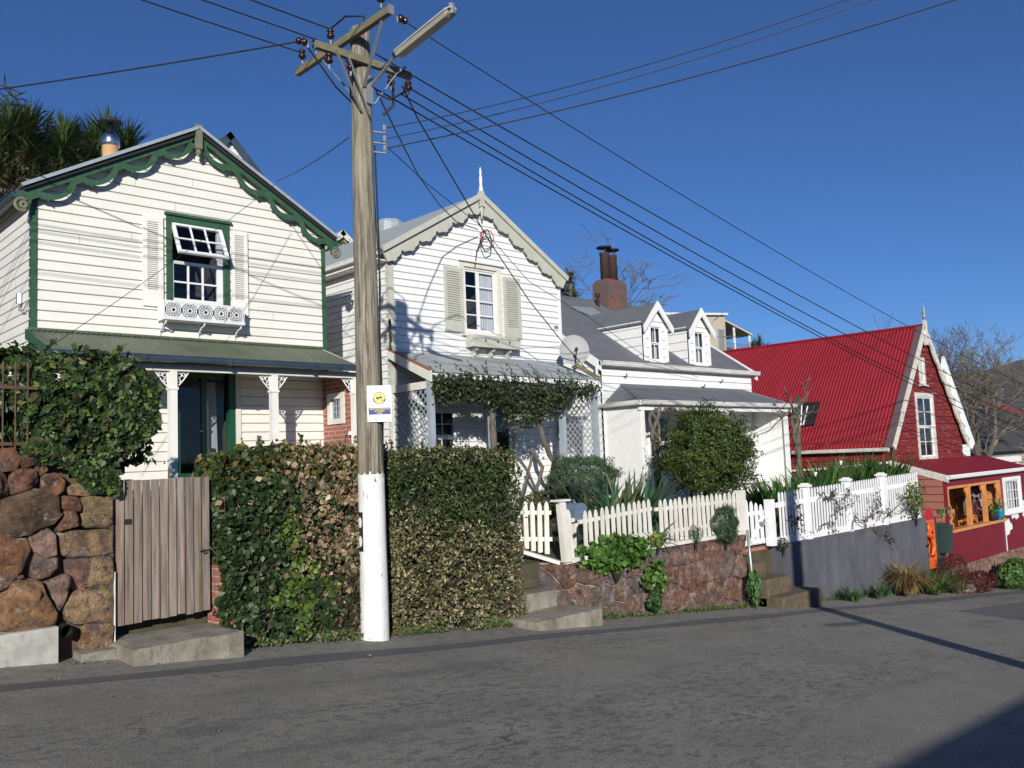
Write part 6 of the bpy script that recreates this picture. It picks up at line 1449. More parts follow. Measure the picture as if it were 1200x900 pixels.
# ivy mass over the boulder wall
def wall_ivy():
    G = thing('ivy_bush', 'big glossy ivy bush tumbling over the boulder wall', 'bush', (2.5, 9.6, .2)); P = []; Nn = []; C = []
    def put(p, n):
        P.append(p); Nn.append((n[0]+random.gauss(0, .5), n[1]+random.gauss(0, .5), n[2]+random.gauss(0, .5)))
        C.append(jc(random.choice([(.045, .08, .02), (.06, .11, .025), (.11, .16, .03), (.08, .06, .025), (.14, .18, .05)] if random.random() < .35 else [(.03, .06, .016), (.045, .085, .02), (.02, .04, .012), (.012, .024, .008)]), .35))
    for _ in range(7000):
        x = random.uniform(.6, 3.62); bt = .22 if x < 2.2 else .22-.28*sm(2.2, 2.75, x); 
        if x > 3.15: bt = .05+.9*(x-3.15)
        tpz = 1.2+.10*nz(x*2, 1, 1)-.30*sm(3.2, 3.65, x)-.07*max(0, 2.2-x); z = random.uniform(bt, tpz)
        if x < 2.25 and z < .58 and random.random() < .8*sm(2.3, 1.9, x)+.0 if False else False: continue
        if x < 2.35 and z < .62+.1*nz(x*4, z, 1) and random.random() < .75: continue
        f = 1-max(0, (z-.8)/.45)**2*.5
        put((x+.03*nz(z*6, x, 2), 9.5-.34*f+.13*nz(x*2.5, z*2.5, 3)+.06*nz(x*8, z*8, 4)+abs(random.gauss(0, .05)), z), (0, -1, .3))
    for _ in range(2600): x = random.uniform(.6, 3.6); y = random.uniform(9.25, 10.5); put((x, y, 1.2+.10*nz(x*2, 1, 1)-.30*sm(3.2, 3.65, x)-.07*max(0, 2.2-x)+.05*nz(x*5, y*5, 2)+random.gauss(0, .03)), (0, 0, 1))
    for _ in range(1100): z = random.uniform(.1, 1.1); put((3.5+.12*nz(z*3, 0, 3)+random.gauss(0, .05), random.uniform(9.3, 10.4), z), (1, 0, 0))
    for _ in range(1500):   # curtain hanging over the coping
        x = random.uniform(2.3, 3.12); d = .03+.16*abs(nz(x*3, 2, 5)); zt = .30-.28*sm(2.5, 3.0, x); put((x, 8.96+abs(random.gauss(0, .04))-.03, zt-random.random()*(d+.12)), (0, -1, 0))
    for k in range(26):   # loose sprigs
        x = random.uniform(1.2, 3.6); y = random.uniform(9.2, 10); z = 1.15-.3*sm(3.2, 3.65, x)
        dx, dz = random.uniform(-.1, .25), random.uniform(.1, .28)
        for j in range(9): put((x+dx*j/8, y, z+dz*j/8), (0, -1, .3))
    leafobj('leaves', P, Nn, np.array([.082*random.uniform(.5, 1.4) for _ in P]), C, 'leaf', G, .72)
    mb = MB(); mb.box(2.4, 3.4, 9.55, 10.4, .0, .9); mb.box(.5, 2.4, 9.8, 10.4, .1, 1.0); mb.build('dark_core', 'twig', G)  # solid dark boxes stand in for shade behind the ivy leaves
wall_ivy()
def iron_fence():
    G = thing('iron_railing', 'rusty iron railing standing on top of the boulder wall', 'railing', (1.5, 9.14, .25)); mb = MB()
    for z in (.33, .86): mb = MB(); mb.beam((-2, 9.15, z+.02), (2.45, 9.15, z-.01), .025, .03); mb.build('rail', 'ironrust', G)
    for k in range(34):
        x = -1.1+k*.105; mb = MB(); mb.tube([(x, 9.15, .25), (x, 9.15, 1.02), (x, 9.15, 1.06), (x, 9.15, 1.1)], [.009, .009, .016, .003], 5); mb.build('bar', 'ironrust', G)
iron_fence()
def straps(name, lab, cat, c, n, L, w, cols, spread=.12, el=(.9, 1.4), droop=(.6, 1.5), group=None, mat='leaf', seg=4, length=None, flowers=None):
    G = thing(name, lab, cat, c, group); mb = MB()
    sx, sy = spread if hasattr(spread, '__len__') else (spread, spread)
    for _ in range(n):
        a = random.uniform(0, 6.283); r = random.random()**.5
        strap(mb, (c[0]+r*sx*math.cos(a), c[1]+r*sy*math.sin(a), c[2]+random.uniform(-.02, .02)), a+random.gauss(0, .5), random.uniform(*el), L*random.uniform(.55, 1.1), w*random.uniform(.7, 1.2), random.uniform(*droop), seg, jc(random.choice(cols), .3))
    mb.build('blades', mat, G)
    if flowers:
        mb = MB()
        for p in flowers: mb.tube([p, (p[0]+.02, p[1], p[2]+.1)], [.01, .045], 7, cap=False)
        mb.build('flower', 'trimwhite', G)
    return G
AG = [(.05, .12, .03), (.07, .16, .035), (.035, .09, .025)]
def P3(x, y, Y, dz=0): p = at(x, y, Y); return (p[0], p[1], p[2]+dz)
c = P3(728, 602, 10.2); straps('flax_plant', 'clump of broad grey-green sword leaves behind the cream pickets', 'plant', (c[0], c[1], -1.3), 170, 1.12, .085, [(.06, .13, .07), (.08, .16, .09), (.045, .10, .05), (.2, .2, .08)], (.9, .45), (.8, 1.45), (.2, .8), seg=5)
straps('flax_plant', 'sword-leaved clump spilling through the gap in the cream fence', 'plant', (11.72, 9.0, -1.55), 26, .62, .07, [(.08, .16, .08), (.11, .20, .09)], .08, (.5, 1.4), (.6, 1.4), seg=5)
blob('rosemary_bush', 'feathery grey-green rosemary bush behind the dark garden table', 'bush', P3(683, 560, 11.9), (.80, .6, .45), 11000, .075, [(.05, .10, .045), (.07, .13, .06), (.09, .15, .08)], .16, lump=.45, updir=(0, 0, 1))
blob('low_hedge', 'low clipped olive hedge in front of the second verandah', 'hedge', P3(638, 588, 12), (.62, .4, .2), 2200, .05, [(.06, .075, .015), (.09, .10, .02), (.045, .06, .015)], .5, lump=.12)
blob('rosemary_bush', 'grey-green rosemary leaning over the right end of the stone wall', 'bush', P3(849, 614, 8.95), (.33, .2, .33), 5200, .055, [(.05, .10, .05), (.08, .14, .07), (.04, .08, .04)], .16, lump=.45, updir=(0, 0, 1))
blob('rosemary_bush', 'small grey sprig on the coping of the stone wall', 'bush', P3(815, 626, 8.95), (.13, .1, .17), 500, .04, [(.06, .11, .055), (.08, .14, .07)], .18)
blob('conifer_bush', 'large dark yellow-green feathery bush in front of the dormer house', 'bush', P3(829, 532, 11.2), (1.12, 1.0, .98), 42000, .075, [(.05, .075, .014), (.065, .10, .018), (.038, .058, .013), (.10, .13, .025)], .34, lump=.5, fr=2.9, hollow=.5, jit=.45)
blob('nasturtium', 'bright green round-leaved plant trailing from the cream fence', 'plant', P3(722, 648, 8.92), (.78, .16, .28), 620, .115, [(.07, .16, .025), (.10, .21, .035), (.045, .11, .02)], .95, lump=.5, hollow=.3, nout=.4)
blob('nasturtium', 'smaller round-leaved patch hanging halfway down the stone wall', 'plant', P3(768, 677, 8.88), (.32, .08, .3), 260, .085, [(.09, .18, .03), (.13, .22, .05), (.06, .12, .025)], .95, lump=.5, hollow=.3, nout=.4)
blob('ivy_tuft', 'dark ivy tuft at the foot of the stone wall', 'plant', P3(767, 706, 8.85), (.16, .08, .13), 150, .07, [(.03, .08, .03), (.05, .12, .04)], .9)
blob('ivy_tuft', 'bright strappy weed beside the leaning drain pipe', 'plant', P3(884, 688, 8.7), (.14, .1, .3), 220, .10, [(.06, .16, .04), (.1, .22, .05)], .35, updir=(0, 0, -1))
blob('ivy_tuft', 'yellowing sprig on the coping near the fence gap', 'plant', P3(771, 632, 8.92), (.16, .08, .12), 110, .075, [(.14, .2, .04), (.2, .2, .05)], .8)
# weeds along the foot of the walls
def weeds():
    P = []; Nn = []; C = []; 
    for _ in range(11000):
        u = random.choice([random.uniform(10.1, 14.4), random.uniform(16.3, 24.5), random.uniform(4.3, 6.5), random.uniform(24, 31), random.uniform(10.1, 14.4), random.uniform(6.5, 8.4)])
        d = max(0, nz(u*1.7, 3, 3)+.35); 
        if random.random() > d*1.6: continue
        v = 8.98-abs(random.gauss(0, .09)); P.append((u, v, road_z(u, v)+random.random()*.13*d+.01)); Nn.append((random.gauss(0, .6), -1, .8+random.gauss(0, .4)))
        C.append(jc(random.choice([(.07, .13, .03), (.1, .13, .035), (.16, .14, .07), (.05, .09, .03)]), .3))
    o = leafobj('weeds', P, Nn, np.array([.05*random.uniform(.5, 1.4) for _ in P]), C, 'leaf', None, .4); tag(o, 'weeds and moss along the foot of the walls', None, kind='stuff')
weeds()
def litter():
    P = []; Nn = []; C = []
    for _ in range(900):
        u = random.uniform(2, 28); v = 8.9-abs(random.gauss(0, .35))*(1 if random.random() < .8 else 4); P.append((u, v, road_z(u, v)+.012)); Nn.append((random.gauss(0, .25), random.gauss(0, .25), 1)); C.append(jc(random.choice([(.22, .15, .08), (.30, .24, .15), (.14, .08, .05), (.35, .34, .30)]), .3))
    o = leafobj('leaf_litter', P, Nn, np.array([.028*random.uniform(.5, 1.5) for _ in P]), C, 'dryleaf', None, .6, fold=.4); tag(o, 'small dead leaves and grit scattered along the road edge', None, kind='stuff')
litter()
def lawn(name, lab, x0, x1, y0, y1, zf, n, L=.12, cols=((.06, .15, .03), (.09, .2, .04))):
    mb = MB()
    for _ in range(n): x, y = random.uniform(x0, x1), random.uniform(y0, y1); strap(mb, (x, y, zf(x, y)-.01), random.uniform(0, 6.28), random.uniform(.7, 1.5), L*random.uniform(.5, 1.2), .012, random.uniform(.3, 1.3), 2, jc(random.choice(cols), .3))
    o = mb.build(name, 'leaf'); tag(o, lab, None, kind='stuff')
lawn('grass', 'bright long grass behind the iron railing', -.5, 2.6, 9.2, 9.9, lambda x, y: .2, 2600, .34)
lawn('grass', 'garden grass behind the picket fence', 9.3, 14.3, 9.3, 13, lambda x, y: ground_z(x, y), 3500, .16, ((.05, .1, .03), (.08, .12, .04), (.12, .1, .05)))
# lilies behind the white fence
lil = []
for k, (x, y, h) in enumerate(((905, 585, .5), (935, 578, .65), (965, 572, .75), (990, 567, .85), (1015, 565, .85), (1040, 563, .8), (1062, 563, .75), (950, 588, .6))):
    c = P3(min(x, 1040), y-(22 if k in (0, 1, 7) else 29), 10.65); zg = -1.95; r = straps('lily_plant', 'green lily clump behind the white picket fence', 'plant', (c[0], c[1]+.1*(k % 2), zg), 300, (c[2]-zg)*1.1, .12, AG+[(.11, .2, .05), (.09, .17, .04)], (.6, .35), (1.1, 1.52), (.3, 1.25), 'lilies behind the white fence', seg=5, flowers=[(c[0]-.1, c[1]-.5, c[2]-.05)] if k in (1, 2) else None)
TS = [(.30, .20, .08), (.38, .27, .11), (.24, .15, .06), (.16, .14, .05)]
straps('tussock_grass', 'big rust-gold tussock grass at the end of the grey wall', 'plant', P3(1066, 694, 8.55), 700, 1.05, .012, TS, .16, (1.0, 1.5), (1.2, 2.5), seg=5)
straps('agapanthus', 'bright arching agapanthus below the orange gate', 'plant', P3(1097, 694, 8.5), 110, .75, .045, AG+[(.12, .22, .06)], .2, (.6, 1.4), (.6, 1.4))
straps('agapanthus', 'green strappy tuft at the kerb nearest the tussock grass', 'plant', P3(1032, 698, 8.6), 75, .42, .035, AG, .14, (.6, 1.4), (.6, 1.5))
straps('agapanthus', 'green strappy tuft midway along the grey wall', 'plant', P3(998, 703, 8.65), 75, .38, .035, AG, .14, (.6, 1.4), (.6, 1.5))
straps('agapanthus', 'thin wispy tuft at the left foot of the grey wall', 'plant', P3(958, 705, 8.7), 40, .36, .02, AG, .08, (.9, 1.5), (.3, 1.2))
straps('agapanthus', 'small dry grey tuft right of the agapanthus', 'plant', P3(1122, 694, 8.45), 90, .35, .02, [(.14, .14, .07), (.1, .11, .05)], .15, (.7, 1.5), (.6, 1.5))
blob('red_shrub', 'low dark red heather-like shrub below the maroon boards', 'shrub', P3(1138, 684, 8.6), (1.3, .45, .30), 5200, .055, [(.10, .025, .02), (.13, .04, .03), (.07, .02, .018)], .4, lump=.35)
blob('red_shrub', 'tall dark red shrub tuft beside the green box', 'shrub', P3(1118, 668, 8.7), (.55, .3, .42), 2600, .05, [(.10, .03, .025), (.13, .045, .03), (.07, .03, .02)], .3, lump=.35)
blob('green_shrub', 'rounded green shrub at the far right kerb', 'shrub', P3(1190, 674, 8.4), (.95, .4, .45), 2600, .09, [(.07, .14, .03), (.1, .19, .04), (.04, .09, .02)], .6, lump=.35)
s = MB(); stone_pts = P3(1133, 690, 8.45); vv = []
b_ = bpy.data.meshes.new('rock')
mb = MB(); K = 8
for i in range(K+1):
    for j in range(12):
        th, ph = math.pi*i/K, 2*math.pi*j/12; r = 1+.18*nz(math.cos(ph)*2, math.sin(ph)*2, th*1.4); vv.append((stone_pts[0]+.32*r*math.sin(th)*math.cos(ph), stone_pts[1]+.2*r*math.sin(th)*math.sin(ph), stone_pts[2]+.13*r*math.cos(th)))
mb.add(vv, [(i*12+j, i*12+(j+1) % 12, (i+1)*12+(j+1) % 12, (i+1)*12+j) for i in range(K) for j in range(12)], 0, (.2, .15, .11)); o = mb.build('rock', 'stone', None, None, True); tag(o, 'brown rock among the red shrubs at the kerb', 'rock')
# straggly vines over the white fence
def twiggy(name, lab, cat, base, ends, r=.012, leaves=None, mt='bark', sub=5, spread=.25, group=None, lsize=.05):
    G = thing(name, lab, cat, base, group); mb = MB(); P = []; Nn = []
    for e in ends:
        a = Vector(base) if not isinstance(e[0], (tuple, list)) else Vector(e[0]); b = Vector(e if not isinstance(e[0], (tuple, list)) else e[1])
        pts = [a.lerp(b, t)+Vector((random.gauss(0, .035), random.gauss(0, .03), random.gauss(0, .035)))*(1 if 0 < t < 1 else 0)*(b-a).length for t in np.linspace(0, 1, 8)]
        mb.tube(pts, [r*(1-.7*t) for t in np.linspace(0, 1, 8)], 5)
        for k in range(sub):
            p = pts[random.randint(2, 7)]; q = p+Vector((random.gauss(0, spread), random.gauss(0, spread*.4), random.gauss(0, spread)))
            m_ = p.lerp(q, .5)+Vector((random.gauss(0, .04), 0, random.gauss(0, .04))); mb.tube([p, m_, q], [r*.45, r*.35, r*.15], 4)
            if leaves: 
                for j in range(leaves): t = random.random(); w = p.lerp(q, t); P.append((w.x+random.gauss(0, .03), w.y+random.gauss(0, .03), w.z+random.gauss(0, .03))); Nn.append((random.gauss(0, .6), -1, random.gauss(.3, .6)))
    mb.build('stems', mt, G)
    return G, P, Nn
G, P, Nn = twiggy('climbing_vine', 'sparse brown vine straggling along the white picket fence', 'vine', (17.2, 9.02, -1.8), [((17.2, 8.98, -1.75), (18.6, 8.96, -1.1)), ((18.7, 8.98, -1.85), (20.1, 8.96, -1.35)), ((20.0, 8.98, -1.75), (22.6, 8.95, -1.15)), ((17.3, 8.98, -1.1), (18.7, 8.97, -1.05)), ((19.0, 8.95, -1.7), (20.6, 8.93, -2.2)), ((21, 8.95, -1.6), (22.5, 8.95, -1.5)), ((16.1, 8.98, -1.8), (16.4, 8.96, -1.2))], .012, 16, sub=9, spread=.22)
leafobj('leaves', P, Nn, np.array([.06*random.uniform(.5, 1.3) for _ in P]), [jc(random.choice([(.10, .07, .05), (.16, .10, .07), (.07, .10, .04), (.05, .04, .04)]), .3) for _ in P], 'leaf', G, .6)
blob('ivy_tuft', 'green leafy vine end over the last white pickets', 'plant', P3(1072, 585, 8.95), (.45, .12, .5), 420, .075, [(.12, .2, .04), (.16, .24, .06), (.07, .12, .03)], .6, hollow=.2, lump=.4)
blob('ivy_tuft', 'dark tuft at the joint beside the white gate post', 'plant', P3(918, 637, 8.95), (.1, .08, .12), 130, .05, [(.03, .05, .02), (.06, .08, .03)], .6)
# climber on the second verandah
def verandah_vine():
    G = thing('climbing_vine', 'leafy dark climber smothering the edge of the second verandah roof', 'vine', (11.5, 12.6, -1.4)); P = []; Nn = []; C = []
    for _ in range(11000):
        x = random.uniform(9.98, 14.4); dens = .35+.5*nz(x*1.1, 2, 2)+.9*math.exp(-((x-12.0)/1.4)**2)+.3*(x < 11); 
        if random.random() > dens: continue
        tp = 1.62+.10*nz(x*2.3, 5, 1)+.12*max(0, nz(x*7, 1, 1)); bt = 1.02+.18*nz(x*1.9, 8, 1)-.55*math.exp(-((x-12.25)/.55)**2)-.2*math.exp(-((x-13.1)/.4)**2)+.2*(x > 13.6)
        z = random.triangular(bt, tp, (bt+tp)/2); y = 12.52+.12*nz(x*3, z*3, 1)+random.gauss(0, .09)
        P.append((x, y, z)); Nn.append((random.gauss(0, .6), -1+random.gauss(0, .4), .4+random.gauss(0, .5))); C.append(jc(random.choice([(.03, .05, .015), (.04, .065, .018), (.08, .09, .03), (.10, .07, .04)] if random.random() < .3 else [(.02, .036, .012), (.028, .048, .015)]), .35))
    for k in range(34):
        x = random.uniform(10.1, 14.4); dx = random.uniform(-.15, .25); h = random.uniform(.1, .4)
        for j in range(10): t = j/9; P.append((x+dx*t+random.gauss(0, .015), 12.6+.3*t, 1.6+h*t)); Nn.append((random.gauss(0, .6), -1, .4)); C.append(jc((.05, .08, .03), .3))
    leafobj('leaves', P, Nn, np.array([.062*random.uniform(.5, 1.4) for _ in P]), C, 'leaf', G, .7)
    mb = MB()
    for pts, r in (([(11.42, 12.58, -1.5), (11.38, 12.56, -.4), (11.46, 12.6, .3), (11.4, 12.58, .9), (11.55, 12.6, 1.4)], .06), ([(11.52, 12.56, -1.5), (11.5, 12.6, -.2), (11.42, 12.62, .6), (11.55, 12.6, 1.3)], .04),
        ([(12.95, 12.55, -1.5), (12.9, 12.5, -.5), (13.05, 12.55, -.1), (12.72, 12.5, .35), (12.66, 12.55, .8), (12.9, 12.5, 1.1), (13.0, 12.55, 1.4)], .055), ([(12.6, 12.6, -1.4), (12.5, 12.5, -.6), (12.7, 12.55, -.2), (12.4, 12.55, .2)], .04),
        ([(12.0, 12.6, .1), (12.3, 12.55, -.3), (12.6, 12.6, -.75), (12.75, 12.6, -1.3)], .03), ([(12.55, 12.6, .2), (12.35, 12.6, -.3), (12.05, 12.6, -.9)], .03), ([(10.2, 12.6, 1.5), (11.2, 12.55, 1.3), (12.4, 12.55, 1.45), (13.6, 12.55, 1.3), (14.4, 12.6, 1.55)], .03)):
        q = []
        for a, b in zip(pts, pts[1:]):
            for t in (0, .33, .66): q.append(Vector(a).lerp(Vector(b), t)+Vector((random.gauss(0, .012), 0, 0)))
        q.append(Vector(pts[-1])); mb.tube(q, r, 7)
    mb.build('stems', 'bark', G, None, True)
verandah_vine()
def wisteria(name, lab, base, pts, ends, r):
    G = thing(name, lab, 'vine', base); mb = MB()
    for s_ in range(3):
        q = []; ph = s_*2.1
        for i in range(24):
            t = i/23; p = Vector(base).lerp(Vector(pts), t); q.append(p+Vector((math.sin(t*9+ph)*.07*(1-.3*t)+(.12*math.sin(t*14+ph) if t > .5 else 0), math.cos(t*9+ph)*.05, 0)))
        mb.tube(q, r*(.8 if s_ else 1), 6)
    for e in ends:
        a = Vector(pts); b = Vector(e); n = 9; q = [a.lerp(b, t)+Vector((random.gauss(0, .05), random.gauss(0, .04), random.gauss(0, .05)))*(0 < t < 1) for t in np.linspace(0, 1, n)]
        mb.tube(q, [r*.5*(1-.7*t) for t in np.linspace(0, 1, n)], 5)
        for k in range(4): p = q[random.randint(2, n-1)]; d = Vector((random.gauss(0, .2), random.gauss(0, .1), random.gauss(.05, .16))); mb.tube([p, p+d*.5+Vector((0, 0, .03)), p+d], [r*.25, r*.2, r*.08], 4)
    mb.build('stems', 'bark', G, None, True)
wisteria('bare_wisteria', 'bare twisted grey vine climbing the left post of the dormer house verandah', (16.75, 12.7, -1.5), (16.7, 12.7, .98), [(18.2, 12.72, 1.0), (19.5, 12.7, 1.02), (17.4, 12.7, 1.1)], .05)
wisteria('bare_wisteria', 'bare pruned vine on the right corner post against the red house', (23.45, 12.72, -1.6), (23.35, 12.7, .95), [(22.0, 12.6, 1.25), (22.5, 12.5, 1.7), (24.3, 12.6, 1.75), (24.6, 12.6, 1.1), (23.9, 12.4, 2.0), (21.6, 12.6, .9)], .06)
# ---------------------------------------------------------------- small objects
def small():
    c = P3(668, 567, 11.0); G = thing('garden_table', 'dark slatted folding garden table behind the cream fence', 'table', (c[0], c[1], -1.35)); mb = MB()
    for i in range(7): mb.box(c[0]-.38, c[0]+.42, c[1]-.3+i*.09, c[1]-.3+i*.09+.08, c[2]-.02, c[2])
    mb.build('table_top', 'darktable', G)
    for s in (-1, 1):
        for e in (-1, 1): mb = MB(); mb.beam((c[0]+s*.3, c[1]-.25*e, c[2]-.02), (c[0]-s*.3, c[1]-.2*e, -1.35), .025, .03, (0, 1, 0)); mb.build('leg', 'darktable', G)
    c = P3(673, 600, 9.75); G = thing('letterbox', 'slate blue letterbox with rounded lid beside the leaning fence post', 'letterbox', (c[0], c[1], -1.5)); mb = MB()
    w, d = .3, .15; pr = [(-d, -.1), (d, -.1), (d, .06)]+[(d*math.cos(t), .06+.09*math.sin(t)) for t in np.linspace(.2, 2.94, 9)]+[(-d, .06)]
    n = len(pr); mb.add([(c[0]+a, c[1]-w/2, c[2]+b) for a, b in pr]+[(c[0]+a, c[1]+w/2, c[2]+b) for a, b in pr], [tuple(range(n)), tuple(range(2*n-1, n-1, -1))]+[(i, i+n, (i+1) % n+n, (i+1) % n) for i in range(n)]); mb.build('box', 'mailblue', G)
    mb = MB(); mb.box(c[0]-d-.02, c[0]+d+.02, c[1]-w/2-.02, c[1]+w/2, c[2]-.12, c[2]-.1); mb.box(c[0]-.08, c[0]+.08, c[1]-w/2-.012, c[1]-w/2-.002, c[2]-.02, c[2]+.01); mb.build('slot_frame', 'galv', G)
    mb = MB(); mb.box(c[0]-.04, c[0]+.04, c[1]-.04, c[1]+.04, -1.6, c[2]-.12); mb.build('post', 'fencecream', G)
    # satellite dish
    c = Vector((14.50, 13.15, 2.38)); G = thing('satellite_dish', 'grey satellite dish at the right end of the second verandah roof', 'satellite dish', c-Vector((0, 0, .5)))
    nrm = Vector((-.62, -.75, .22)).normalized(); sx = Vector((0, 0, 1)).cross(nrm).normalized(); up = nrm.cross(sx); mb = MB(); v = [tuple(c-nrm*.07)]; f = []
    for i in range(1, 7):
        for j in range(28): r = .36*i/6; a = 2*math.pi*j/28; q = c+sx*r*math.cos(a)*.94+up*r*math.sin(a)+nrm*(-.07+.07*(i/6)**2); v.append(tuple(q))
    f = [(0, 1+j, 1+(j+1) % 28) for j in range(28)]+[(1+(i-1)*28+j, 1+i*28+j, 1+i*28+(j+1) % 28, 1+(i-1)*28+(j+1) % 28) for i in range(1, 6) for j in range(28)]
    mb.add(v, f); mb.build('reflector', 'dish', G, None, True)
    mb = MB(); L_ = c+nrm*.30-up*.12; mb.tube([c-up*.34, c-up*.2+nrm*.2, L_], .013, 6); mb.build('feed_arm', 'black', G); mb = MB(); mb.tube([L_-nrm*.05+up*.02, L_+nrm*.05+up*.02], .04, 8); mb.build('receiver', 'black', G)
    mb = MB(); mb.tube([c-nrm*.06, c-nrm*.12-up*.1, (c.x+.02, c.y+.05, 1.8)], .022, 6); mb.build('mast', 'galv', G)
    mb = MB(); mb.beam((14.3, 12.95, 2.02), (14.85, 12.72, 1.68), .05, .09); b = mb.build('timber_batten', 'armwood'); tag(b, 'weathered batten lying across the verandah corner under the satellite dish', 'batten')
    # sill pots on the red house porch
    for lab, x, mt, r, cols, hh in (('teal glazed pot with spiky plant on the orange sill', 28.0, 'teal', .15, [(.10, .18, .05), (.2, .28, .12)], .5), ('small cobalt pot on the orange sill', 27.72, 'cobalt', .09, [(.12, .22, .03)], .2), ('black nursery pot with lime leaves on the orange sill', 27.45, 'black', .11, [(.25, .32, .03), (.15, .25, .03)], .3)):
        G = thing('plant_pot', lab, 'pot', (x, 8.99, -2.33)); mb = MB(); mb.tube([(x, 8.99, -2.33), (x, 8.99, -2.2), (x, 8.99, -2.33+r*1.7), (x, 8.99, -2.33+r*1.9)], [r*.7, r*.95, r, r*1.06], 16); mb.build('pot', mt, G, None, True)
        mb = MB()
        for k in range(26): strap(mb, (x, 8.99, -2.33+r*1.8), random.uniform(0, 6.28), random.uniform(.5, 1.4), hh*random.uniform(.6, 1), .04, random.uniform(.2, 1.2), 4, jc(random.choice(cols), .3))
        mb.build('leaves', 'leaf', G)
    # hanging dark foliage and wicker chair inside the porch
    G = thing('wicker_chair', 'round-backed wicker chair inside the orange-framed porch', 'chair', (28.0, 9.75, -3.2)); mb = MB(); mb.tube([(28.12, 9.9, -1.95), (28.08, 9.87, -1.95)], [.32, .3], 20); mb.build('backrest', 'wicker', G); mb = MB(); mb.tube([(27.95, 9.7, -2.7), (27.95, 9.7, -2.62)], .3, 16); mb.build('seat', 'orange', G)
    for a in (-.25, .25):
        for b in (-.2, .2): mb = MB(); mb.tube([(27.95+a, 9.7+b, -3.2), (27.95+a*.8, 9.7+b*.8, -2.7)], .02, 6); mb.build('leg', 'wicker', G)
    blob('hanging_plant', 'dark maroon plant trailing inside the left bay of the porch', 'plant', (24.85, 9.35, -1.75), (.2, .15, .55), 420, .10, [(.05, .02, .02), (.03, .04, .015), (.12, .08, .03)], .5, hollow=.3)
    blob('hanging_plant', 'dark hanging basket foliage in the right bay of the porch', 'plant', (27.85, 9.4, -1.4), (.3, .2, .2), 400, .08, [(.06, .02, .02), (.03, .02, .015)], .5, hollow=.3)
    blob('hanging_plant', 'magenta-leaved plant standing behind the middle of the sill', 'plant', (27.25, 9.3, -2.0), (.2, .15, .28), 260, .08, [(.25, .02, .07), (.10, .02, .03)], .4, hollow=.3)
    c = P3(1107, 600, 9.1); blob('cactus', 'pale green prickly plant on the post beside the orange gate', 'plant', (c[0], c[1], c[2]+.0), (.16, .13, .2), 150, .13, [(.16, .24, .10), (.22, .30, .13)], .85, hollow=.3, lump=.4)
    G = thing('wall_cupboard', 'orange slatted bench inside the porch of the red house', 'bench', (26.2, 10.1, -3.2)); mb = MB()
    for k in range(7): mb.box(26.2+k*.3, 26.42+k*.3, 10.22, 10.26, -2.7, -2.05)
    mb.box(26.15, 28.3, 9.95, 10.26, -2.75, -2.7); mb.build('slats', 'orange', G)
    
small()
# terracotta pot seen in verandah
# ================================================================= TREES
def bare_tree(name, lab, base, h, seed, mt='bark', r0=.16, lean=(0, 0), depth=5, spread=.6, group=None, up=.25, n0=4, trunk=.3, twigr=.022, rat=.76):
    rg = random.Random(seed); G = thing(name, lab, 'tree', base, group); tr = MB(); br = MB()
    B = Vector(base); d0 = Vector((lean[0], lean[1], 1)).normalized(); T = B+d0*h*trunk
    tr.tube([B-Vector((0, 0, .3)), B.lerp(T, .5)+Vector((rg.gauss(0, .04), 0, 0))*h*.3, T], [r0*1.2, r0, r0*.85], 9); tr.build('trunk', mt, G, None, True)
    def grow(p, d, L, r, k):
        q = [p]; dd = d.copy(); m = 4
        for i in range(m):
            dd = (dd+Vector((rg.gauss(0, .16), rg.gauss(0, .16), rg.gauss(0, .1)+up*.12))).normalized(); q.append(q[-1]+dd*L/m)
        br.tube(q, [r*(1-.45*i/m) for i in range(m+1)], 5 if k > 2 else 4 if k > 1 else 3, cap=False)
        if k == 0: return
        for j in range(rg.choice((2, 3, 3)) if k > 1 else 3):
            b = q[rg.choice((2, 3, 4, 4))]; nd = (dd+Vector((rg.gauss(0, spread), rg.gauss(0, spread), rg.gauss(up*.6, spread*.7)))).normalized(); grow(b, nd, L*rg.uniform(rat-.12, rat+.08), max(twigr*.6, r*.55), k-1)
    for j in range(n0): grow(T-d0*rg.uniform(0, h*.06), (d0+Vector((rg.gauss(0, spread*1.2), rg.gauss(0, spread*1.2), rg.gauss(.1, .3)))).normalized(), h*.30, r0*.6, depth)
    br.build('branches', mt, G); return G
def palm(name, lab, base, h, heads, group=None, R=.85, n=230, skirt=True):
    G = thing(name, lab, 'tree', base, group); mb = MB(); B = Vector(base)
    tops = []
    fork = B+Vector((0, 0, h*.62)); mb.tube([B-Vector((0, 0, .3)), B.lerp(fork, .5)+Vector((.06, .05, 0)), fork], [.2, .16, .15], 9)
    for dx, dy, dz in heads: t = B+Vector((dx, dy, h+dz)); mb.tube([fork, fork.lerp(t, .5)+Vector((dx*.15, 0, 0)), t], [.12, .1, .09], 8); tops.append(t)
    mb.build('trunk', 'bark', G, None, True)
    for t in tops:
        cr = MB()
        for k in range(n):
            el = random.uniform(-.5, 1.5); strap(cr, t+Vector((0, 0, random.uniform(-.1, .15))), random.uniform(0, 6.28), el, R*random.uniform(.75, 1.1), .055, random.uniform(.2, .8), 3, jc(random.choice([(.05, .085, .025), (.07, .11, .03), (.10, .13, .045), (.035, .055, .02)]), .3))
        if skirt:
            for k in range(int(n*.8)): strap(cr, t-Vector((0, 0, random.uniform(.05, .7))), random.uniform(0, 6.28), random.uniform(-1.2, -.3), R*random.uniform(.5, .8), .05, random.uniform(.1, .6), 3, jc((.13, .10, .055), .35))
        cr.build('crown', 'leaf', G)
    return G
YP = 23.5
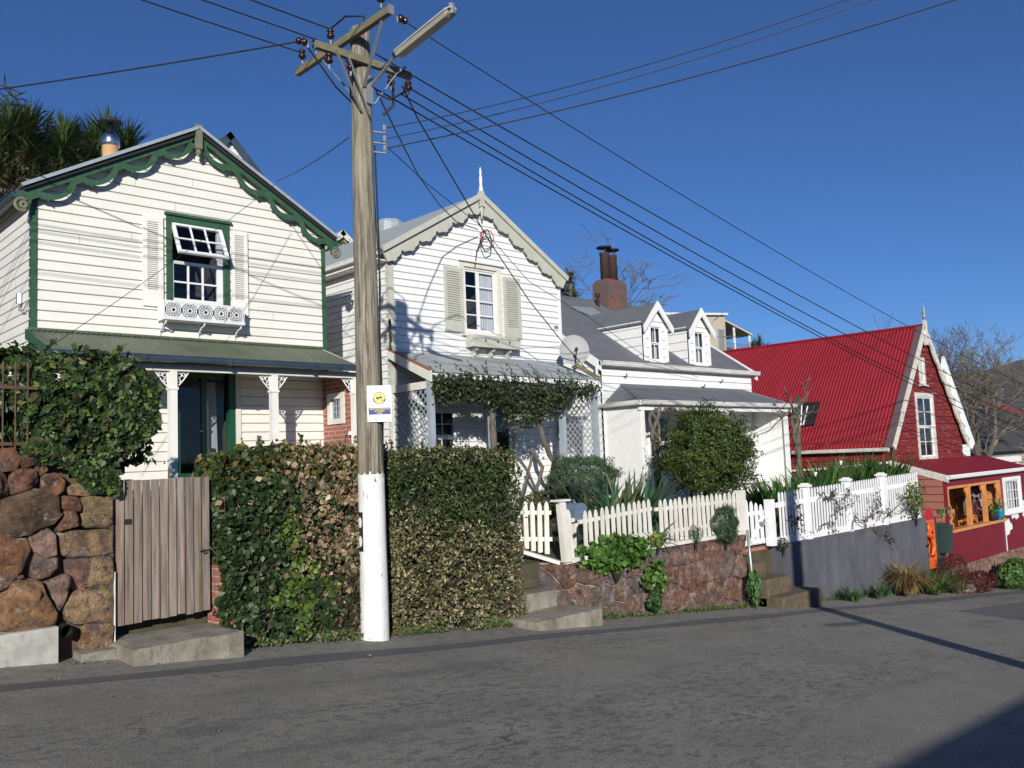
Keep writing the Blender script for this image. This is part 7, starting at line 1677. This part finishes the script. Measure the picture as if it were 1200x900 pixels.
def gp(x, y, Y): p = at(x, y, Y); return (p[0], p[1], ground_z(p[0], p[1])), p[2]
CP = 'cabbage trees on the slope behind the first house'
for lab, x, y, Y, heads, R in (('largest multi-headed cabbage tree at the far left behind the green-trimmed roof', 35, 175, YP, [(-.9, 0, .1), (.0, .2, .35), (.8, 0, .05), (-.3, -.4, -.7), (.7, .1, -.8), (-.9, -.3, -1.0), (.2, -.4, -1.4)], 1.0),
    ('cabbage tree cut by the left edge of the picture', -15, 170, YP-.5, [(-.6, 0, .3), (.5, 0, .3), (.2, 0, -.6), (.9, -.2, -1.3)], 1.0),
    ('cabbage tree just left of the steel flue', 92, 180, YP+.6, [(-.3, 0, .1), (.4, 0, .15), (.1, 0, -.7), (-.5, -.3, -.9), (.6, -.2, -1.0)], .9), ('cabbage tree directly behind the steel flue', 130, 178, YP, [(-.1, 0, .25), (.4, 0, .05), (-.35, 0, -.3), (.2, -.2, -.8)], .9)):
    b, zt_ = gp(x, y, Y); palm('cabbage_tree', lab, b, zt_-b[2], heads, CP, R)
blob('bush', 'brown dry bush under the cabbage trees at the left edge', 'bush', P3(30, 262, 22.3, -1.6), (2.2, 1.2, 2.8), 9000, .13, [(.07, .05, .03), (.05, .055, .02), (.035, .05, .02), (.09, .07, .04)], .4, lump=.3)
blob('tree', 'dense dark cabbage tree thicket massed behind the nearer palm heads', 'tree', P3(40, 205, 25.5, -2.2), (2.3, 1.2, 3.65), 9000, .55, [(.035, .06, .02), (.05, .08, .022), (.025, .04, .015), (.09, .08, .04)], .09, lump=.8, hollow=.3)
blob('bush', 'olive scrub behind the lower left of the first roof', 'bush', P3(-25, 275, 22, -1.0), (1.6, 1.2, 2.6), 5000, .13, [(.10, .065, .035), (.06, .045, .03)], .4, lump=.3)
blob('bush', 'grey-green scrub between the flue and the roof', 'bush', P3(95, 218, 22.8, -2.2), (1.4, 1.0, 3.0), 7000, .11, [(.05, .06, .025), (.08, .075, .045), (.035, .05, .02)], .4, lump=.3)
blob('bush', 'dark green bush behind the narrow gap between the first two houses', 'bush', P3(397, 316, 24), (1.0, .8, 1.0), 2400, .10, [(.03, .07, .02), (.05, .1, .03)], .6, lump=.3)
b, zt_ = gp(668, 330, 21.6); palm('cabbage_tree', 'small cabbage tree left of the tall brick chimney', b, zt_-b[2]+.1, [(0, 0, 0), (.15, 0, -.62), (-.35, 0, -.66)], None, .42, 110, False)
b, zt_ = gp(890, 408, 30); palm('cabbage_tree', 'small cabbage tree above the ridge of the red roof', b, zt_-b[2]-.2, [(0, 0, .35), (-.75, 0, 0), (.8, 0, -.05)], None, .8, 110, False)
b, zt_ = gp(720, 345, 23.5); bare_tree('bare_tree', 'leafless tree spreading behind the tall brick chimney', (b[0], b[1], b[2]), zt_-b[2]+.3, 5, 'bark', .12, depth=5, spread=.85, n0=6, trunk=.5, up=.0)
b, zt_ = gp(1140, 440, 17.5); bare_tree('bare_tree', 'large leafless tree with yellow lichen right of the red gable', (b[0], b[1], -4.6), 9.9, 14, 'lichbark', .24, depth=6, spread=.62, n0=5, trunk=.26, up=.3)
b, zt_ = gp(1165, 500, 14.5); bare_tree('bare_tree', 'low leafless tree with crooked lichened limbs before the stone house', (b[0], b[1], -4.6), 6.0, 31, 'lichbark', .2, depth=4, spread=.85, n0=5, trunk=.30, up=.0, lean=(.1, 0))
b, zt_ = gp(1190, 430, 19); bare_tree('bare_tree', 'leafless tree at the right edge against the dark hill', (b[0], b[1], -4.6), 9.0, 8, 'bark', .18, depth=5, spread=.7, n0=5, trunk=.25, up=.2)
b, zt_ = gp(1098, 415, 22); bare_tree('bare_tree', 'thin leafless tree just behind the red gable', (b[0], b[1], -4.6), 10.6, 77, 'bark', .16, depth=6, spread=.6, n0=4, trunk=.35, up=.25)
# ================================================================= BACKGROUND BUILDINGS
def simple_house(lab, name, x0, x1, y0, y1, zb, ze, zr, ridge, wm, rm, ov=.3, trim='trimwhite', gable_clap=True):
    """gable roofed block; ridge 'x' or 'y'"""
    H = thing(name, lab, 'house', ((x0+x1)/2, y0, zb)); xm, ym = (x0+x1)/2, (y0+y1)/2
    mb = MB()
    if ridge == 'y':
        s = (zr-ze)/(xm-x0); clap(mb, 'x', y0, lambda z: x0 if z < ze else x0+(z-ze)/s, lambda z: x1 if z < ze else x1-(z-ze)/s, zb, zr-.05, .18)
        clap(mb, 'y', x0, y0, y1, zb, ze, .18); mb.box(x1-.02, x1, y0+.02, y1, zb, ze); mb.box(x0+.05, x1, y1-.02, y1, zb, ze)
    else:
        s = (zr-ze)/(ym-y0); clap(mb, 'x', y0, x0, x1, zb, ze, .18); clap(mb, 'y', x0, lambda z: y0 if z < ze else y0+(z-ze)/s, lambda z: y1 if z < ze else y1-(z-ze)/s, zb, zr-.05, .18)
        P = PF('Y', x1); mb.add([P(y0, zb, 0), P(y1, zb, 0), P(y1, ze, 0), P(ym, zr, 0), P(y0, ze, 0)], [(0, 1, 2, 3, 4)]); mb.box(x0+.05, x1-.02, y1-.02, y1, zb, ze)
    mb.build('wall', wm, H); mb = MB()
    if ridge == 'y':
        for sg in (-1, 1): ex = xm+sg*(xm-x0+ov); ez = zr-s*(xm-x0+ov); corr(mb, (xm, y0-ov, zr+.05), (0, y1-y0+2*ov, 0), (ex-xm, 0, ez-zr), .12, .012)
    else:
        for sg in (-1, 1): ey = ym+sg*(ym-y0+ov); ez = zr-s*(ym-y0+ov); corr(mb, (x0-ov, ym, zr+.05), (x1-x0+2*ov, 0, 0), (0, ey-ym, ez-zr), .12, .012)
    rf = mb.build('roof', rm, H)
    if ridge == 'y':
        for sg in (-1, 1):
            mb = MB(); barge(mb, (xm, zr+.07), (xm+sg*(xm-x0+ov), zr+.07-s*(xm-x0+ov)), y0-ov-.03, .04, 0, lambda a, b: [(0, .2)], 4); mb.build('barge_board', trim, H)
    return H
Hb = simple_house('white board gable with dark blue edge rising behind the first roof', 'house', 11.55-2.2, 11.55+2.2, 24, 30, 2, 7.6, 9.95, 'y', 'white', 'darkroof', .15, 'gutterblue')
# ornate cream gable behind the gap
c = at(395, 275, 26); 
H = simple_house('cream house with ornate arched gable glimpsed between the first two houses', 'house', c[0]-1.2, c[0]+1.5, 26, 31, 1, c[2]-1.0, c[2]+.1, 'y', 'beige', 'blueroof', .15, 'trimcream')
mb = MB(); P = PF('x', 25.97); mb.prism([(c[0]+.15+.28*math.cos(t), c[2]-.75+.35*math.sin(t)) for t in np.linspace(0, math.pi, 12)]+[(c[0]-.13, c[2]-1.3), (c[0]+.43, c[2]-1.3)], P, 0, .02); mb.build('arched_window', 'bluegrey', H)
c0 = at(457, 268, 18.2); G = thing('chimney', 'rounded zinc-grey chimney stump behind the second house roof', 'chimney', (c0[0], c0[1], 3.9)); mb = MB(); mb.tube([(c0[0], c0[1], z) for z in (3.9, c0[2]-.1, c0[2]+.12, c0[2]+.2, c0[2]+.2)], [.38, .38, .36, .3, .05], 12); mb.build('shaft', 'tank', G)
# modern cream house with balcony
def balcony_house():
    Y = 30.0; a = at(820, 365, Y); zb = 0; x0 = a[0]-4.5; x1 = a[0]+2.7; H = thing('house', 'flat-roofed cream house with a small roofed balcony above the red roof', 'house', (x0, Y, zb)); zt_ = a[2]
    W = M('balcony_house_render', (.50, .45, .33), (.45, .40, .29), rough=.8, bmp=.05)
    mb = MB(); mb.hexa([(x0, Y, 0), (x1, Y, 0), (x1, Y+6, 0), (x0, Y+6, 0), (x0, Y, zt_-.6), (x1, Y, zt_), (x1, Y+6, zt_), (x0, Y+6, zt_-.6)]); mb.build('wall', W, H)
    mb = MB(); mb.hexa([(x0-.1, Y-.2, zt_-.62), (x1+.1, Y-.2, zt_), (x1+.1, Y+6, zt_), (x0-.1, Y+6, zt_-.62), (x0-.1, Y-.2, zt_-.48), (x1+.1, Y-.2, zt_+.12), (x1+.1, Y+6, zt_+.12), (x0-.1, Y+6, zt_-.48)]); mb.build('roof', 'trimwhite', H)
    c = at(838, 395, Y); window(H, 'x', Y, x1-.95, x1-.1, c[2]-.9, c[2]+.55, 1, 1, 'bluegrey', 'bluegrey', room=True, split=False, sill=False)
    bx = x1+3.0; z0 = at(850, 415, Y)[2]; zr_ = at(835, 378, Y)[2]
    mb = MB(); mb.box(x1, bx, Y+.2, Y+4, z0-.6, z0-.42); bl = mb.build('balcony', 'darktable', H)
    mb = MB(); mb.hexa([(x1+.05, Y, zr_+.2), (bx+.15, Y, zr_-.5), (bx+.15, Y+4, zr_-.5), (x1+.05, Y+4, zr_+.2), (x1+.05, Y, zr_+.3), (bx+.15, Y, zr_-.4), (bx+.15, Y+4, zr_-.4), (x1+.05, Y+4, zr_+.3)]); mb.build('balcony_roof', 'beige', bl)
    for x in (x1+1.2, bx): mb = MB(); mb.box(x-.05, x+.05, Y+.1, Y+.2, z0-3, zr_-.3+(.5 if x < bx else 0)*.4); mb.build('balcony_post', 'trimwhite', bl)
    mb = MB(); mb.box(x1, bx, Y+.12, Y+.16, z0+.75, z0+.8)
    for k in range(24): x = x1+(bx-x1)*k/24; mb.box(x, x+.02, Y+.13, Y+.15, z0-.4, z0+.75)
    mb.build('balustrade', 'galv', bl)
    mb = MB(); mb.box(bx-1.3, bx-.2, Y+1.6, Y+2.2, z0-.4, z0+.2); mb.build('balcony_bench', 'darktable', bl)
balcony_house()
c = at(925, 411, 34); H = simple_house('low olive-green roofed house peeping over the red ridge', 'house', c[0]-5, c[0]+4.5, 34, 39, 0, c[2]-.7, c[2]+.25, 'x', 'beige', 'greenroof', .3)
# right-hand background beyond the red house
c = at(1106, 421, 15); simple_house('ornate white gabled villa beyond the red house', 'house', c[0]-2.8, c[0]+2.2, 15, 22, -5, c[2]-3.4, c[2], 'y', 'white', 'darkroof', .05)
mb = MB(); barge(mb, (c[0]-.3, c[2]+.12), (c[0]+2.6, c[2]-3.82), 14.86, .08, 0, lambda s, L: [(0, .25+.22*abs(math.sin(s*4.2)))], 90); o = mb.build('barge_board', 'white', bpy.data.objects[-1] if False else None); 
VILLA = [q for q in bpy.data.objects if q.get('label', '').startswith('ornate white gabled')][0]
o.parent = VILLA; o.location = (-VILLA.location.x, -VILLA.location.y, -VILLA.location.z)
c = at(1127, 531, 12.0); H = thing('outbuilding', 'low green-roofed lean-to just behind the red gable', 'shed', (c[0], 12, -4.5)); mb = MB(); mb.box(c[0]-2.5, c[0]+1.6, 12, 16, -4.8, c[2]-.6); mb.build('wall', 'trimwhite', H)
mb = MB(); mb.hexa([(c[0]-2.6, 11.8, c[2]+.6), (c[0]+1.9, 11.8, c[2]-.85), (c[0]+1.9, 16, c[2]-.85), (c[0]-2.6, 16, c[2]+.6), (c[0]-2.6, 11.8, c[2]+.7), (c[0]+1.9, 11.8, c[2]-.75), (c[0]+1.9, 16, c[2]-.75), (c[0]-2.6, 16, c[2]+.7)]); mb.build('roof', M('sage_roof', (.10, .17, .11), rough=.6), H)
c = at(1160, 541, 10.6); H = thing('outbuilding', 'flat white-roofed porch right of the red verandah', 'shed', (c[0], 10.6, -4.5)); mb = MB(); mb.box(c[0]-4.0, c[0]+2.6, 10.4, 13.5, c[2], c[2]+.12); mb.box(c[0]-4.0, c[0]+2.6, 10.38, 10.4, c[2]-.06, c[2]+.14); mb.build('roof', 'trimwhite', H)
for x in (c[0]-3.6, c[0]+2.3): mb = MB(); mb.box(x-.1, x+.1, 10.5, 10.7, -5.4, c[2]); mb.build('post', 'trimwhite', H)
mb = MB(); mb.box(c[0]-3.9, c[0]+2.4, 12.5, 13.4, -5.4, c[2]); mb.build('wall', 'darkroof', H)
c = at(1160, 520, 18); H = simple_house('pale stone cottage with a broad dark roof in the right distance', 'house', c[0]-9, c[0]+13, 18, 24, -5.5, c[2]-.05, c[2]+2.3, 'x', 'farstone', 'darkroof', .6)
for k in range(4):
    x = c[0]-4.5+k*4.0; window(H, 'x', 18.0, x, x+1.2, -3.1, -1.5, 2, 1, 'trimwhite', 'trimwhite', room=True)
for i, (x, y, Y, w, d, zz, wm, rm) in enumerate(((1178, 498, 30, 9, 7, 2.2, 'white', 'darkroof'), (1130, 490, 34, 10, 7, 2.0, 'beige', 'greyroof'), (1195, 480, 42, 12, 8, 2.6, 'white', 'redroof'), (1150, 478, 55, 14, 9, 3, 'beige', 'darkroof'))):
    c = at(x, y, Y); simple_house(('white house with dark roof further down the valley', 'beige house with grey roof behind the bare trees', 'white house with red roof at the far right edge', 'largest beige house with dark roof, farthest down the valley')[i], 'house', c[0]-w/2, c[0]+w/2, Y, Y+d, -7.6, c[2]-.8, c[2]+1.2, 'x', wm, rm, .4)
for i, (x, y, Y, r) in enumerate(((1128, 515, 27, 2.4), (1185, 512, 25, 2.6), (1158, 505, 38, 3.4), (1200, 500, 33, 3.0), (1140, 500, 48, 4.5), (1185, 492, 52, 5))):
    c = at(x, y, Y); blob('tree', ('dark evergreen beside the villa', 'dark evergreen at the right edge', 'dark evergreen behind the stone cottage', 'broad evergreen past the right edge', 'distant evergreen clump left of the valley houses', 'farthest evergreen clump under the hill')[i], 'tree', (c[0], c[1], -7+ (c[2]+7)*.55), (r, r, (c[2]+7)*.5), 2600, .3, [(.025, .035, .015), (.04, .05, .02), (.03, .03, .018)], .6, 'trees in the valley beyond the red house', lump=.35)

# ================================================================= LIGHT, SKY, CAMERA
EL, AZ = rad(18.3), None
sd = Vector((.643*math.cos(EL), .766*math.cos(EL), -math.sin(EL)))
def haze():
    mb = MB(); mb.box(-3100, 3600, -2600, 3600, -40, 165)
    m = bpy.data.materials.new('clear_air_haze'); m.use_nodes = True; nt = m.node_tree; nt.nodes.remove(nt.nodes['Principled BSDF'])
    v = nt.nodes.new('ShaderNodeVolumePrincipled'); v.inputs['Density'].default_value = HZ; v.inputs['Color'].default_value = (.78, .88, 1, 1); v.inputs['Anisotropy'].default_value = 0
    nt.links.new(v.outputs[0], nt.nodes['Material Output'].inputs['Volume'])
    o = mb.build('haze', m); tag(o, 'thin blue haze in the valley air', None, kind='stuff')
HZ = 1.2e-4
if HZ: haze()
L = bpy.data.lights.new('sun', 'SUN'); L.energy = 5.0; L.angle = rad(.5); L.color = (1, .96, .885)
lo = bpy.data.objects.new('sun', L); COL.objects.link(lo); lo.rotation_euler = sd.to_track_quat('-Z', 'Y').to_euler()
w = bpy.data.worlds.new('World'); sc.world = w; w.use_nodes = True; nt = w.node_tree
sky = nt.nodes.new('ShaderNodeTexSky'); sky.sky_type = 'NISHITA'; sky.sun_disc = False; sky.sun_elevation = EL; sky.sun_rotation = math.atan2(-.643, -.766)
sky.altitude = 2400; sky.air_density = 1.0; sky.dust_density = 0; sky.ozone_density = 9.5
nt.links.new(sky.outputs[0], nt.nodes['Background'].inputs[0]); nt.nodes['Background'].inputs[1].default_value = .086
cam = bpy.data.cameras.new('camera'); co = bpy.data.objects.new('camera', cam); COL.objects.link(co); sc.camera = co
cam.sensor_width = 36; cam.lens = 36*F/1200; cam.clip_start = .05; cam.clip_end = 9000
from mathutils import Matrix
m = Matrix.Identity(4)
for i in range(3): m[i][0] = CR[i]; m[i][1] = CU[i]; m[i][2] = -CF[i]
co.matrix_world = m
vs = sc.view_settings; sc.display_settings.display_device = 'sRGB'; vs.view_transform = 'Standard'; vs.look = 'None'; vs.exposure = .15; vs.gamma = 1; vs.use_curve_mapping = False
